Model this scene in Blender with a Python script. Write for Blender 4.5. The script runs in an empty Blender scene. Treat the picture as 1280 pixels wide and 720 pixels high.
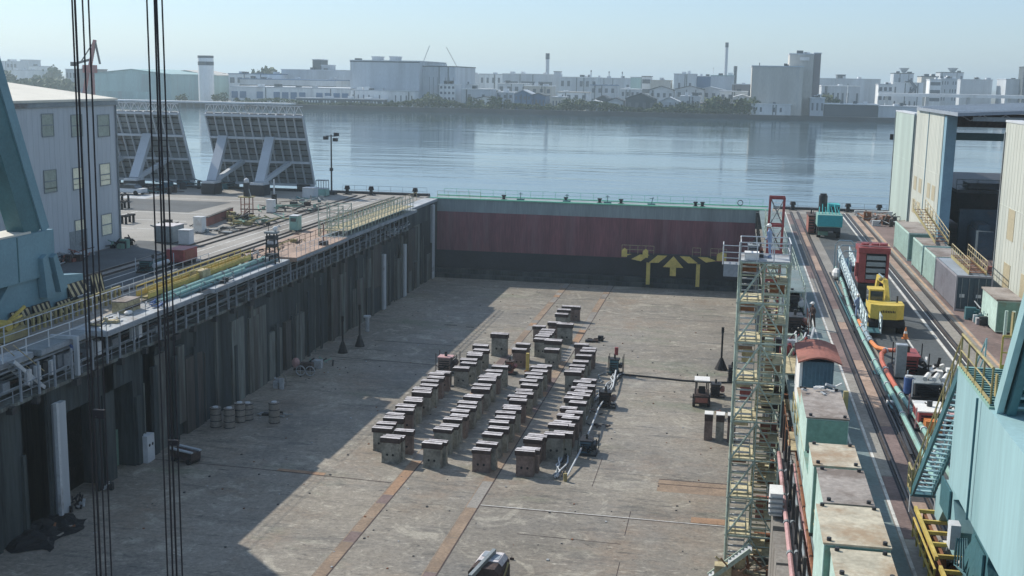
import bpy, math, random
from mathutils import Vector, Matrix, Quaternion
random.seed(7)
S = bpy.context.scene
C = S.collection
R = math.radians
# ---------------------------------------------------------------- camera, sky, sun, exposure
F = 1473.664; CH = 16.0
CR = Vector((0.98238654, 0.18606203, 0.01725114))
CU = Vector((-0.049283, 0.1689385, 0.98439371))
CF = Vector((-0.18024391, 0.96790532, -0.1751326))
cam = bpy.data.objects.new('camera', bpy.data.cameras.new('camera')); C.objects.link(cam)
cam.matrix_world = Matrix(((CR.x, CU.x, -CF.x, 0), (CR.y, CU.y, -CF.y, 0), (CR.z, CU.z, -CF.z, CH), (0, 0, 0, 1)))
cam.data.lens = 36*F/1280; cam.data.sensor_width = 36; cam.data.clip_start = .5; cam.data.clip_end = 9000
S.camera = cam
SUN = Vector((-1.08, .62, 1.0)).normalized()
w = bpy.data.worlds.new('World'); S.world = w; w.use_nodes = True
nt = w.node_tree; bg = nt.nodes['Background']
sky = nt.nodes.new('ShaderNodeTexSky'); sky.sky_type = 'NISHITA'; sky.sun_disc = False
sky.sun_elevation = math.asin(SUN.z); sky.sun_rotation = math.atan2(SUN.x, SUN.y)
sky.air_density = 1.0; sky.dust_density = 0.6; sky.ozone_density = 2.5; sky.altitude = 0
tint = nt.nodes.new('ShaderNodeVectorMath'); tint.operation = 'MULTIPLY'; tint.inputs[1].default_value = (.76, .92, 1.10)
whit = nt.nodes.new('ShaderNodeMix'); whit.data_type = 'RGBA'; whit.inputs[0].default_value = .4; whit.inputs[7].default_value = (4.1, 5.0, 6.0, 1)
nt.links.new(sky.outputs[0], tint.inputs[0]); nt.links.new(tint.outputs[0], whit.inputs[6]); nt.links.new(whit.outputs[2], bg.inputs[0]); bg.inputs[1].default_value = .11
sl = bpy.data.lights.new('sun', 'SUN'); sl.energy = 4.1; sl.angle = R(.6); sl.color = (1, .93, .83)
so = bpy.data.objects.new('sun', sl); C.objects.link(so); so.rotation_euler = SUN.to_track_quat('Z', 'Y').to_euler()
so.location = (-60, 40, 80)
S.view_settings.view_transform = 'Standard'; S.view_settings.look = 'None'
S.view_settings.exposure = 0.34; S.view_settings.gamma = 1

def at(px, py, ax, v):            # world point on the plane ax=v seen at pixel px,py of the photograph
    d = CR*((px-640)/F) + CU*(-(py-360)/F) + CF
    i = 'xyz'.index(ax); o = Vector((0, 0, CH))
    return o + d*((v-o[i])/d[i])
def gp(px, py, z=0): return at(px, py, 'z', z)
FL = -10.4

# ---------------------------------------------------------------- materials
def pm(name, col, rough=.8, metal=0., var=.25, scale=.5, dirt=0., dcol=(.10, .055, .03), streak=False, bump=.03, dscale=.35, fine=6., spec=.3):
    m = bpy.data.materials.new(name); m.use_nodes = True
    n = m.node_tree.nodes; l = m.node_tree.links; b = n['Principled BSDF']
    tc = n.new('ShaderNodeTexCoord'); oi = n.new('ShaderNodeObjectInfo')
    mu = n.new('ShaderNodeMath'); mu.operation = 'MULTIPLY'; mu.inputs[1].default_value = 53.; l.new(oi.outputs['Random'], mu.inputs[0])
    ad = n.new('ShaderNodeVectorMath'); ad.operation = 'ADD'; l.new(tc.outputs['Object'], ad.inputs[0]); l.new(mu.outputs[0], ad.inputs[1])
    mp = n.new('ShaderNodeMapping'); l.new(ad.outputs[0], mp.inputs[0])
    if streak: mp.inputs['Scale'].default_value = (1, 1, .09)
    n1 = n.new('ShaderNodeTexNoise'); n1.inputs['Scale'].default_value = scale; n1.inputs['Detail'].default_value = 8; n1.inputs['Roughness'].default_value = .65
    l.new(mp.outputs[0], n1.inputs['Vector'])
    r1 = n.new('ShaderNodeMapRange'); r1.inputs[1].default_value = .3; r1.inputs[2].default_value = .7
    r1.inputs[3].default_value = 1-var; r1.inputs[4].default_value = 1+var; l.new(n1.outputs[0], r1.inputs[0])
    n2 = n.new('ShaderNodeTexNoise'); n2.inputs['Scale'].default_value = fine; n2.inputs['Detail'].default_value = 4
    l.new(mp.outputs[0], n2.inputs['Vector'])
    r2 = n.new('ShaderNodeMapRange'); r2.inputs[1].default_value = .3; r2.inputs[2].default_value = .7
    r2.inputs[3].default_value = 1-var*.6; r2.inputs[4].default_value = 1+var*.6; l.new(n2.outputs[0], r2.inputs[0])
    mm = n.new('ShaderNodeMath'); mm.operation = 'MULTIPLY'; l.new(r1.outputs[0], mm.inputs[0]); l.new(r2.outputs[0], mm.inputs[1])
    vm = n.new('ShaderNodeVectorMath'); vm.operation = 'SCALE'; vm.inputs[0].default_value = col; l.new(mm.outputs[0], vm.inputs['Scale'])
    out = vm.outputs[0]
    if dirt > 0:
        n3 = n.new('ShaderNodeTexNoise'); n3.inputs['Scale'].default_value = dscale; n3.inputs['Detail'].default_value = 9; n3.inputs['Roughness'].default_value = .7
        a2 = n.new('ShaderNodeVectorMath'); a2.operation = 'ADD'; a2.inputs[1].default_value = (31, 17, 5); l.new(mp.outputs[0], a2.inputs[0]); l.new(a2.outputs[0], n3.inputs['Vector'])
        r3 = n.new('ShaderNodeMapRange'); r3.inputs[1].default_value = .62-dirt*.3; r3.inputs[2].default_value = .72-dirt*.22
        r3.inputs[3].default_value = 0; r3.inputs[4].default_value = min(1, .5+dirt*.5); l.new(n3.outputs[0], r3.inputs[0])
        mx = n.new('ShaderNodeMix'); mx.data_type = 'RGBA'; l.new(r3.outputs[0], mx.inputs[0]); l.new(out, mx.inputs[6]); mx.inputs[7].default_value = (*dcol, 1)
        out = mx.outputs[2]
    l.new(out, b.inputs['Base Color'])
    b.inputs['Roughness'].default_value = rough; b.inputs['Metallic'].default_value = metal
    b.inputs['Specular IOR Level'].default_value = spec
    if bump:
        bp = n.new('ShaderNodeBump'); bp.inputs['Strength'].default_value = .6; bp.inputs['Distance'].default_value = bump
        l.new(n2.outputs[0], bp.inputs['Height']); l.new(bp.outputs[0], b.inputs['Normal'])
    return m
M = {}
def dm(k, *a, **kw): M[k] = pm(k, *a, **kw); return M[k]
dm('quay_concrete', (.25, .235, .21), var=.3, scale=.12, dirt=.35, dcol=(.12, .10, .085), dscale=.08)
dm('yard_concrete', (.26, .25, .225), var=.25, scale=.08, dirt=.3, dcol=(.15, .14, .13), dscale=.05)
dm('asphalt', (.075, .085, .09), var=.3, scale=.2, dirt=.25, dcol=(.16, .15, .13), dscale=.15)
dm('teal_paint_ground', (.15, .20, .205), var=.25, scale=.3, dirt=.3, dcol=(.2, .2, .19), dscale=.3)
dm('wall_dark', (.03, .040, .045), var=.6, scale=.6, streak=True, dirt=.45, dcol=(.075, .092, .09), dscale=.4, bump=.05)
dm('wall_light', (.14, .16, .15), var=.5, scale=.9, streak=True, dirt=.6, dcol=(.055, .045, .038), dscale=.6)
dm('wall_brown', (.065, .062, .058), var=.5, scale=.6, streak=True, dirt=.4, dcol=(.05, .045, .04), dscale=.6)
dm('gallery_grey', (.25, .28, .31), var=.2, dirt=.3, dcol=(.12, .12, .12))
dm('pale_steel', (.50, .53, .55), var=.12, dirt=.2)
dm('white_paint', (.68, .68, .66), var=.12, dirt=.18, dcol=(.3, .24, .18))
dm('slab_white', (.37, .40, .42), var=.25, scale=.6, dirt=.35, dcol=(.22, .19, .16), dscale=.5)
dm('slab_rust', (.36, .26, .20), var=.3, scale=.4, dirt=.35, dcol=(.22, .16, .12), dscale=.5)
dm('grey_steel', (.22, .25, .26), var=.2, dirt=.2, rough=.6)
dm('dark_steel', (.035, .037, .04), var=.3, rough=.55)
dm('black', (.012, .012, .014), var=.3, rough=.6)
dm('rope', (.012, .011, .016), var=.2, rough=.6)
dm('rail_steel', (.10, .085, .075), var=.3, rough=.45, metal=.4)
dm('rust', (.20, .085, .04), var=.4, scale=1.2, dirt=.4, dcol=(.09, .04, .025), dscale=1.)
dm('rust_strip', (.25, .185, .13), var=.35, scale=.5, dirt=.4, dcol=(.2, .15, .11), dscale=.4)
dm('rust_orange', (.29, .185, .115), var=.3, scale=.8, dirt=.3, dcol=(.24, .14, .09), dscale=.6)
dm('plate_brown', (.17, .125, .115), var=.3, scale=.4, dirt=.3, dcol=(.1, .08, .075), dscale=.5)
dm('teal_crane', (.30, .47, .49), var=.12, scale=.4, streak=True, dirt=.25, dcol=(.14, .27, .28), rough=.45, dscale=.2, bump=.01)
dm('teal_deep', (.055, .14, .16), var=.15, rough=.5)
dm('blue_crane', (.15, .27, .32), var=.12, scale=.3, rough=.5, dirt=.15, dcol=(.09, .17, .2), bump=.01)
dm('green_steel', (.36, .44, .37), var=.25, scale=1, dirt=.35, dcol=(.25, .24, .2), rough=.6, dscale=1.5)
dm('mint', (.42, .56, .50), var=.18, scale=.7, dirt=.15, dcol=(.22, .3, .25))
dm('box_green', (.17, .29, .235), var=.18, scale=.7, dirt=.25, dcol=(.2, .17, .11), dscale=.9)
dm('box_roof', (.46, .42, .33), var=.25, scale=.9, dirt=.5, dcol=(.30, .20, .12), dscale=.45)
dm('box_roof_grey', (.30, .27, .245), var=.25, scale=.9, dirt=.5, dcol=(.14, .11, .09), dscale=.5)
dm('red_paint', (.27, .065, .065), var=.25, dirt=.2, rough=.5)
dm('red_roof', (.27, .11, .085), var=.25, dirt=.3)
dm('orange_paint', (.62, .22, .07), var=.2, dirt=.2, rough=.5)
dm('yellow_paint', (.52, .40, .11), var=.2, scale=1, dirt=.25, dcol=(.3, .2, .06), rough=.5)
dm('yellow_dull', (.33, .28, .13), var=.25, scale=1, dirt=.35, dcol=(.2, .17, .1), rough=.6)
dm('yellow_bright', (.58, .44, .09), var=.15, scale=1, rough=.5, dirt=.25, dcol=(.3, .22, .05))
dm('timber', (.42, .36, .22), var=.35, scale=2, dirt=.35, dcol=(.2, .16, .1), dscale=1.5)
dm('timber_dark', (.06, .042, .038), var=.4, scale=2.5)
dm('cap_top', (.52, .50, .51), var=.3, scale=2, dirt=.25, dcol=(.25, .2, .2), dscale=2)
dm('block_grey', (.265, .262, .225), var=.3, scale=1.3, dirt=.45, dcol=(.10, .09, .08), dscale=1.2)
dm('block_brown', (.20, .15, .13), var=.3, scale=1.3, dirt=.4, dcol=(.1, .07, .06), dscale=1.2)
dm('blue_shed', (.085, .15, .20), var=.2, dirt=.2, dcol=(.05, .09, .12))
dm('gate_grey', (.23, .28, .29), var=.2, scale=.3, dirt=.35, dcol=(.12, .15, .16), dscale=.12, streak=True)
dm('gate_red', (.18, .075, .088), var=.35, scale=.5, streak=True, dirt=.35, dcol=(.20, .12, .135), dscale=.5)
dm('gate_dark', (.030, .034, .042), var=.3, scale=.2)
dm('mint_bright', (.22, .62, .42), var=.15, rough=.5)
dm('cladding', (.43, .47, .50), var=.08, scale=.25, streak=True, rough=.6, dirt=.12, dcol=(.24, .28, .32), bump=.005)
dm('shed_cladding', (.50, .52, .46), var=.12, scale=.4, streak=True, dirt=.3, dcol=(.38, .42, .38), rough=.6, bump=.005)
dm('shed_cladding_mint', (.42, .50, .45), var=.12, scale=.4, streak=True, dirt=.3, dcol=(.33, .42, .39), rough=.6, bump=.005)
dm('shed_column', (.20, .33, .40), var=.12, rough=.5)
dm('roof_cream', (.62, .60, .52), var=.08, scale=.3)
dm('roof_grey', (.26, .30, .34), var=.12, scale=.5)
dm('window_reflection', (.82, .78, .58), var=.12, scale=1.5, rough=.3, spec=.5)  # cream panes: reflected light put into the colour
dm('window_dim', (.30, .34, .29), var=.15, scale=1.5, rough=.35)
dm('window_tan', (.42, .37, .25), var=.12, rough=.5)
dm('glass', (.03, .045, .055), rough=.08, var=.1, spec=.8, bump=0)
dm('hull', (.05, .042, .042), var=.3, scale=.3, dirt=.3, dcol=(.07, .05, .045))
dm('far_grey', (.50, .54, .57), var=.18, scale=.12, streak=True, dirt=.2, dcol=(.3, .32, .33), dscale=.1, bump=0)
dm('far_white', (.72, .74, .74), var=.18, scale=.12, streak=True, dirt=.2, dcol=(.3, .32, .33), dscale=.1, bump=0)
dm('far_blue', (.12, .2, .32), var=.1, scale=.03, bump=0)
dm('far_dark', (.09, .11, .12), var=.2, scale=.03, bump=0)
dm('far_teal', (.32, .47, .46), var=.18, scale=.12, streak=True, dirt=.2, dcol=(.3, .32, .33), dscale=.1, bump=0)
dm('far_teal_roof', (.30, .46, .46), var=.18, scale=.12, streak=True, dirt=.2, dcol=(.3, .32, .33), dscale=.1, bump=0)
dm('far_tan', (.52, .50, .45), var=.18, scale=.12, streak=True, dirt=.2, dcol=(.3, .32, .33), dscale=.1, bump=0)
dm('far_brown', (.24, .22, .22), var=.1, scale=.03, bump=0)
dm('plank', (.55, .50, .33), var=.3, scale=2, dirt=.3, dcol=(.25, .2, .12), dscale=1.5)
dm('hazard_yellow', (.56, .46, .14), var=.2, scale=1, dirt=.2, dcol=(.4, .3, .1))
dm('far_window', (.13, .15, .17), var=.1, rough=.3, bump=0)
dm('far_red', (.42, .12, .11), var=.1, bump=0)
dm('leaf', (.055, .085, .035), var=.4, scale=.3, bump=0)
dm('leaf_light', (.10, .13, .05), var=.4, scale=.3, bump=0)
dm('bark', (.06, .045, .035))
dm('far_land', (.16, .17, .15), var=.3, scale=.02, bump=0)
dm('quay_far', (.07, .08, .08), var=.3, scale=.05, bump=0)
dm('pipe_green', (.24, .41, .36), var=.15, dirt=.2, dcol=(.2, .22, .18), rough=.5)
dm('pink_paint', (.50, .30, .29), var=.2, dirt=.3, rough=.5)
dm('blue_paint', (.08, .14, .32), var=.2, rough=.45)
dm('silver', (.30, .38, .41), var=.15, rough=.4, metal=.3)
dm('container_dark', (.05, .075, .095), var=.2, dirt=.15, dcol=(.12, .09, .07))
dm('container_sunlit_side', (.27, .265, .29), var=.12, dirt=.2, dcol=(.17, .15, .16))  # paler long side: sunlight on it put into the colour
dm('line_white', (.55, .55, .52), var=.25, scale=1, dirt=.35, dcol=(.2, .2, .19), dscale=1.5)
dm('line_orange', (.45, .30, .20), var=.25, scale=1, dirt=.35, dcol=(.25, .2, .16), dscale=1.5)
dm('skin', (.45, .28, .2), var=.05, bump=0)
dm('overalls', (.25, .33, .48), var=.15)
dm('helmet', (.75, .75, .72), var=.05, rough=.4)
dm('shade_joint_black', (.006, .007, .009), var=.3, rough=.7, bump=.1)  # black of the dark floor joints and of the added shade mound
dm('hose_red', (.45, .13, .08), var=.2, rough=.5)

def floor_material():
    m = bpy.data.materials.new('dock_floor_concrete'); m.use_nodes = True
    n = m.node_tree.nodes; l = m.node_tree.links; b = n['Principled BSDF']
    tc = n.new('ShaderNodeTexCoord')
    def noise(s, det=10, rough=.65, sc=(1, 1, 1), off=0, dist=0):
        mp = n.new('ShaderNodeMapping'); mp.inputs['Scale'].default_value = sc; mp.inputs['Location'].default_value = (off, off, 0)
        l.new(tc.outputs['Object'], mp.inputs[0]); x = n.new('ShaderNodeTexNoise'); x.inputs['Scale'].default_value = s
        x.inputs['Detail'].default_value = det; x.inputs['Roughness'].default_value = rough; x.inputs['Distortion'].default_value = dist
        l.new(mp.outputs[0], x.inputs['Vector']); return x.outputs[0]
    def rng(o, a, b_, c, d):
        r = n.new('ShaderNodeMapRange'); r.inputs[1].default_value = a; r.inputs[2].default_value = b_; r.inputs[3].default_value = c; r.inputs[4].default_value = d
        l.new(o, r.inputs[0]); return r.outputs[0]
    def mix(f, a, c2):
        x = n.new('ShaderNodeMix'); x.data_type = 'RGBA'; l.new(f, x.inputs[0])
        if isinstance(a, tuple): x.inputs[6].default_value = (*a, 1)
        else: l.new(a, x.inputs[6])
        x.inputs[7].default_value = (*c2, 1); return x.outputs[2]
    c = mix(rng(noise(.06), .38, .62, 0, 1), (.25, .225, .185), (.18, .165, .14))
    c = mix(rng(noise(.3, off=40, dist=1.5, rough=.75), .53, .62, 0, .75), c, (.36, .335, .275))
    c = mix(rng(noise(.12, off=90, rough=.75), .53, .66, 0, .75), c, (.225, .175, .13))
    c = mix(rng(noise(.45, off=10, sc=(.35, 1.8, 1), rough=.8), .53, .63, 0, .85), c, (.11, .105, .092))
    c = mix(rng(noise(.16, off=70, sc=(.5, 1, 1)), .57, .68, 0, .7), c, (.15, .165, .115))
    c = mix(rng(noise(1.1, off=5, sc=(.4, 1.5, 1), dist=2.5, rough=.75), .58, .64, 0, .85), c, (.42, .395, .33))
    c = mix(rng(noise(.9, off=25, sc=(.45, 1.4, 1), dist=2.5, rough=.75), .59, .65, 0, .85), c, (.055, .052, .048))
    c = mix(rng(noise(.05, off=55, sc=(1, .6, 1), rough=.7), .56, .64, 0, .5), c, (.10, .10, .095))
    sc = n.new('ShaderNodeVectorMath'); sc.operation = 'SCALE'; l.new(c, sc.inputs[0]); l.new(rng(noise(4, 7, .8), .33, .67, .66, 1.34), sc.inputs['Scale'])
    l.new(sc.outputs[0], b.inputs['Base Color'])
    l.new(rng(noise(.12, off=33), .4, .62, .55, .9), b.inputs['Roughness'])
    bp = n.new('ShaderNodeBump'); bp.inputs['Distance'].default_value = .03; bp.inputs['Strength'].default_value = .5
    l.new(noise(3, 6), bp.inputs['Height']); l.new(bp.outputs[0], b.inputs['Normal']); b.inputs['Specular IOR Level'].default_value = .3
    return m
M['floor'] = floor_material()
def water_material():
    m = bpy.data.materials.new('harbour_water'); m.use_nodes = True
    n = m.node_tree.nodes; l = m.node_tree.links; b = n['Principled BSDF']
    b.inputs['Base Color'].default_value = (.03, .065, .085, 1); b.inputs['Roughness'].default_value = .09; b.inputs['IOR'].default_value = 1.33
    tc = n.new('ShaderNodeTexCoord')
    def bump(scale, sx, sy, dist, prev=None, maskscale=None):
        mp = n.new('ShaderNodeMapping'); mp.inputs['Scale'].default_value = (sx, sy, 1); l.new(tc.outputs['Object'], mp.inputs[0])
        x = n.new('ShaderNodeTexNoise'); x.inputs['Scale'].default_value = scale; x.inputs['Detail'].default_value = 3; l.new(mp.outputs[0], x.inputs['Vector'])
        h = x.outputs[0]
        if maskscale:
            y = n.new('ShaderNodeTexNoise'); y.inputs['Scale'].default_value = maskscale; y.inputs['Detail'].default_value = 4
            m2 = n.new('ShaderNodeMapping'); m2.inputs['Scale'].default_value = (.5, 1.6, 1); l.new(tc.outputs['Object'], m2.inputs[0]); l.new(m2.outputs[0], y.inputs['Vector'])
            r = n.new('ShaderNodeMapRange'); r.inputs[1].default_value = .42; r.inputs[2].default_value = .62; r.inputs[3].default_value = .06; l.new(y.outputs[0], r.inputs[0])
            q = n.new('ShaderNodeMath'); q.operation = 'MULTIPLY'; l.new(h, q.inputs[0]); l.new(r.outputs[0], q.inputs[1]); h = q.outputs[0]
        bp = n.new('ShaderNodeBump'); bp.inputs['Distance'].default_value = dist; bp.inputs['Strength'].default_value = 1
        l.new(h, bp.inputs['Height'])
        if prev: l.new(prev, bp.inputs['Normal'])
        return bp.outputs[0]
    o = bump(.22, .22, 1, .22, None, .010); o = bump(1.1, .5, 1, .022, o, .02)
    l.new(o, b.inputs['Normal'])
    return m
M['water'] = water_material()

# ---------------------------------------------------------------- mesh helpers
OFF = {}
class B:
    def __init__(s): s.v = []; s.f = []; s.m = []
    def add(s, vs, fs, mi=0):
        k = len(s.v); s.v += [tuple(p) for p in vs]; s.f += [tuple(i+k for i in f) for f in fs]; s.m += [mi]*len(fs); return s
    def box(s, x0, x1, y0, y1, z0, z1, mi=0, top=None):
        vs = [(x0,y0,z0),(x1,y0,z0),(x1,y1,z0),(x0,y1,z0),(x0,y0,z1),(x1,y0,z1),(x1,y1,z1),(x0,y1,z1)]
        s.add(vs, [(0,3,2,1),(0,1,5,4),(1,2,6,5),(2,3,7,6),(3,0,4,7)], mi); s.add(vs[4:], [(0,1,2,3)], mi if top is None else top); return s
    def beam(s, a, b, w, h=None, mi=0, up=(0,0,1)):
        h = h or w; a = Vector(a); b = Vector(b); d = (b-a).normalized(); u = Vector(up)
        if abs(d.dot(u)) > .98: u = Vector((0,1,0))
        r = d.cross(u).normalized()*w/2; u = r.cross(d).normalized()*h/2
        vs = [a-r-u, a+r-u, a+r+u, a-r+u, b-r-u, b+r-u, b+r+u, b-r+u]
        return s.add(vs, [(0,1,2,3),(4,7,6,5),(0,4,5,1),(1,5,6,2),(2,6,7,3),(3,7,4,0)], mi)
    def tube(s, a, b, r, n=8, mi=0, r2=None, caps=True):
        a = Vector(a); b = Vector(b); r2 = r if r2 is None else r2; d = (b-a).normalized()
        u = Vector((0,0,1)) if abs(d.z) < .95 else Vector((1,0,0)); x = d.cross(u).normalized(); y = d.cross(x)
        vs = []
        for c, rr in ((a, r), (b, r2)):
            for i in range(n): t = 2*math.pi*i/n; vs.append(c+x*math.cos(t)*rr+y*math.sin(t)*rr)
        fs = [(i, (i+1) % n, n+(i+1) % n, n+i) for i in range(n)]
        if caps: fs += [tuple(range(n))[::-1], tuple(range(n, 2*n))]
        return s.add(vs, fs, mi)
    def path(s, pts, r, n=6, mi=0):
        pts = [Vector(p) for p in pts]; vs = []; fs = []
        for k, p in enumerate(pts):
            d = (pts[min(k+1, len(pts)-1)]-pts[max(k-1, 0)]).normalized(); u = Vector((0,0,1)) if abs(d.z) < .95 else Vector((1,0,0))
            x = d.cross(u).normalized(); y = d.cross(x)
            for i in range(n): t = 2*math.pi*i/n; vs.append(p+x*math.cos(t)*r+y*math.sin(t)*r)
            if k: fs += [((k-1)*n+i, (k-1)*n+(i+1) % n, k*n+(i+1) % n, k*n+i) for i in range(n)]
        fs += [tuple(range(n))[::-1], tuple(range((len(pts)-1)*n, len(pts)*n))]
        return s.add(vs, fs, mi)
    def prism(s, poly, ax, a0, a1, mi=0):   # poly in the two other axes (in xyz order)
        def P(p, a): return {'x': (a, p[0], p[1]), 'y': (p[0], a, p[1]), 'z': (p[0], p[1], a)}[ax]
        n = len(poly); vs = [P(p, a0) for p in poly]+[P(p, a1) for p in poly]
        fs = [tuple(range(n)), tuple(range(n, 2*n))[::-1]]+[(i, n+i, n+(i+1) % n, (i+1) % n) for i in range(n)]
        return s.add(vs, fs, mi)
    def poly(s, pts, mi=0): return s.add(pts, [tuple(range(len(pts)))], mi)
    def ball(s, c, r, mi=0, n=8, k=5, sq=(1,1,1)):
        vs = []; fs = []
        for j in range(k+1):
            ph = math.pi*j/k
            for i in range(n): t = 2*math.pi*i/n; vs.append((c[0]+r*sq[0]*math.sin(ph)*math.cos(t), c[1]+r*sq[1]*math.sin(ph)*math.sin(t), c[2]+r*sq[2]*math.cos(ph)))
        for j in range(k):
            for i in range(n): fs.append((j*n+i, (j+1)*n+i, (j+1)*n+(i+1) % n, j*n+(i+1) % n))
        return s.add(vs, fs, mi)
    def build(s, name, mats, parent=None, smooth=False, bevel=0, loc=None):
        o0 = OFF.get(parent.name, Vector()) if parent and loc is None else Vector()
        me = bpy.data.meshes.new(name)
        me.from_pydata([(p[0]-o0.x, p[1]-o0.y, p[2]-o0.z) for p in s.v], [], s.f)
        if not isinstance(mats, (list, tuple)): mats = [mats]
        for m in mats: me.materials.append(M[m])
        me.polygons.foreach_set('material_index', [min(i, len(mats)-1) for i in s.m])
        if smooth: me.polygons.foreach_set('use_smooth', [True]*len(s.f))
        me.validate(); me.update()
        import bmesh
        bm = bmesh.new(); bm.from_mesh(me); bmesh.ops.recalc_face_normals(bm, faces=bm.faces)
        if bevel: bmesh.ops.bevel(bm, geom=bm.edges[:], offset=bevel, segments=1, affect='EDGES')
        bm.to_mesh(me); bm.free()
        o = bpy.data.objects.new(name, me); C.objects.link(o)
        if loc is not None: o.location = loc
        if parent: o.parent = parent; OFF[o.name] = o0
        else: OFF[o.name] = Vector()
        return o
def tag(o, label, cat, group=None):
    o['label'] = label; o['category'] = cat
    if group: o['group'] = group
    return o
def T(name, label, cat, loc=(0,0,0), group=None, local=False, rz=0):
    o = bpy.data.objects.new(name, None); C.objects.link(o); o.location = loc; o.rotation_euler = (0, 0, rz); o.empty_display_size = .3
    OFF[o.name] = Vector() if local else Vector(loc)
    return tag(o, label, cat, group)
def struct(name, b, mats):
    o = b.build(name, mats); o['kind'] = 'structure'; return o
def copy_tree(o, parent=None):
    c = o.copy(); C.objects.link(c); c.parent = parent
    for ch in o.children: copy_tree(ch, c)
    return c
def inst(o, name, parent, loc, rot=None):     # one more part sharing the mesh of another
    c = bpy.data.objects.new(name, o.data); C.objects.link(c); c.parent = parent; c.location = loc
    if rot: c.rotation_euler = rot
    return c
ORD = ['nearest', 'second', 'third', 'fourth', 'fifth', 'sixth', 'seventh', 'eighth', 'ninth', 'tenth', 'eleventh', 'twelfth', 'thirteenth', 'fourteenth', 'fifteenth', 'sixteenth', 'seventeenth', 'eighteenth', 'nineteenth', 'twentieth', 'twenty-first', 'twenty-second', 'twenty-third', 'twenty-fourth', 'twenty-fifth']
def railing(p0, p1, h, step, mat, label, group=None, r=.025, mids=1, name='railing', toe=False):
    p0 = Vector(p0); p1 = Vector(p1); t = T(name, label, 'railing', p0, group)
    n = max(2, int((p1-p0).length/step)+1); u = Vector((0, 0, h))
    B().tube(p0+u, p1+u, r, 6).build('top_rail', mat, t)
    for k in range(mids): q = u*((k+1)/(mids+1)); B().tube(p0+q, p1+q, r*.8, 5).build('middle_rail', mat, t)
    if toe: B().beam(p0+Vector((0,0,.08)), p1+Vector((0,0,.08)), .02, .14).build('toe_board', mat, t)
    ps = B().tube(p0, p0+u, r*1.1, 6).build('post', mat, t)
    for k in range(1, n): inst(ps, 'post', t, (p1-p0)*(k/(n-1)))
    return t
# ================================================================ ground, water, dock basin
struct('harbour_water', B().poly([(-3500, 156.3, -2.0), (3500, 156.3, -2.0), (3500, 606, -2.0), (-3500, 606, -2.0)]), 'water')
struct('dock_floor', B().box(-42, 6, -60, 153, FL-1, FL), 'floor')
struct('left_quay', B().box(-420, -40.6, -120, 156, -12, 0), 'quay_concrete')
struct('right_quay', B().box(5.1, 420, -120, 156, -12, 0), 'quay_concrete')
struct('far_shore', B().box(-3000, 3000, 603, 8000, -4, -.05), 'far_land')
def sheet(name, x0, x1, y0, y1, mat, z=.004):
    return struct(name, B().box(x0, x1, y0, y1, z-.003, z), mat)
sheet('yard_paving', -150, -55, 104, 155.5, 'yard_concrete')
sheet('yard_paving', -55, -51, 104, 155.5, 'yard_concrete', .004)
sheet('yard_paving', -62, -56.8, 60, 103.9, 'yard_concrete')
sheet('tar_patch', -76, -62, 127, 139, 'asphalt', .009)
sheet('pale_paving', -100, -74, 139.3, 150, 'slab_white', .009)
sheet('crane_lane', -48.3, -45.1, 20, 92, 'asphalt')
sheet('crane_lane', -56, -50.4, 20, 104, 'asphalt')
sheet('slab_plates', -43.4, -40.7, 91, 118, 'slab_rust')
sheet('lane_line', -46.05, -45.9, 20, 150, 'line_white', .008)
sheet('lane_line', -47.6, -47.45, 20, 150, 'line_white', .008)
for x, y0, y1 in ((-88, 106, 126), (-80, 106, 126), (-68, 106, 126)): sheet('bay_line', x, x+.2, y0, y1, 'line_white', .009)
for y in (112, 119, 126, 141): sheet('bay_line', -95, -58.5, y, y+.25, 'line_white', .014)
# right side lanes
sheet('teal_walkway', 3.4+1.75, 6.45, -20, 152, 'teal_paint_ground')
sheet('walkway_line', 5.72, 5.82, -20, 152, 'line_white', .009)
sheet('walkway_line', 6.5, 6.62, -20, 152, 'line_white', .009)
sheet('road_asphalt', 9.1, 13.2, -20, 153, 'asphalt')
sheet('road_line', 13.25, 13.42, -20, 153, 'line_white', .009)
sheet('road_line', 13.85, 13.95, -20, 153, 'line_white', .009)
sheet('road_line', 11.35, 11.47, 20, 77, 'line_white', .009)
sheet('kerb_line', 15.62, 15.82, -20, 153, 'line_orange', .009)
sheet('slab_plates', 14.45, 15.1, 96, 150, 'slab_rust', .006)
sheet('shed_apron', 15.9, 60, 20, 153, 'plate_brown', .004)
random.seed(3)
y = 20
while y < 150:     # cover plates between the crane rails
    L = random.choice((2.4, 4.8, 6.5, 9)); sheet('cover_plate', 7.38, 8.02, y, y+L-.08, random.choice(('plate_brown', 'slab_rust', 'quay_concrete', 'plate_brown')), .012); y += L
y = 20
while y < 150:
    L = random.choice((3.5, 7, 11)); sheet('cover_plate', 6.63, 7.18, y, y+L-.1, random.choice(('plate_brown', 'yard_concrete', 'quay_concrete', 'asphalt')), .010); y += L
for x0, x1 in ((13.46, 13.84), (14.2, 14.34)):
    sheet('track_groove', x0, x1, -20, 152, 'dark_steel', .006)
def track(x, y0, y1, label):
    t = T('crane_rail', label, 'crane rail', (x, y0, 0))
    B().box(x-.035, x+.035, y0, y1, .0, .12).box(x-.09, x+.09, y0, y1, .005, .03).build('rail_bar', 'rail_steel', t)
    B().box(x+.1, x+.17, y0, y1, -.02, .016).box(x-.17, x-.1, y0, y1, -.02, .016).build('flange_groove', 'black', t)
track(7.26, -20, 152.5, 'steel crane rail nearest the dock on the right quay, beside the teal walkway')
track(8.12, -20, 152.5, 'second steel crane rail from the dock on the right quay, beside the green pipes')
track(14.1, -20, 152.5, 'crane rail next to the thin orange line on the right quay')
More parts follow.
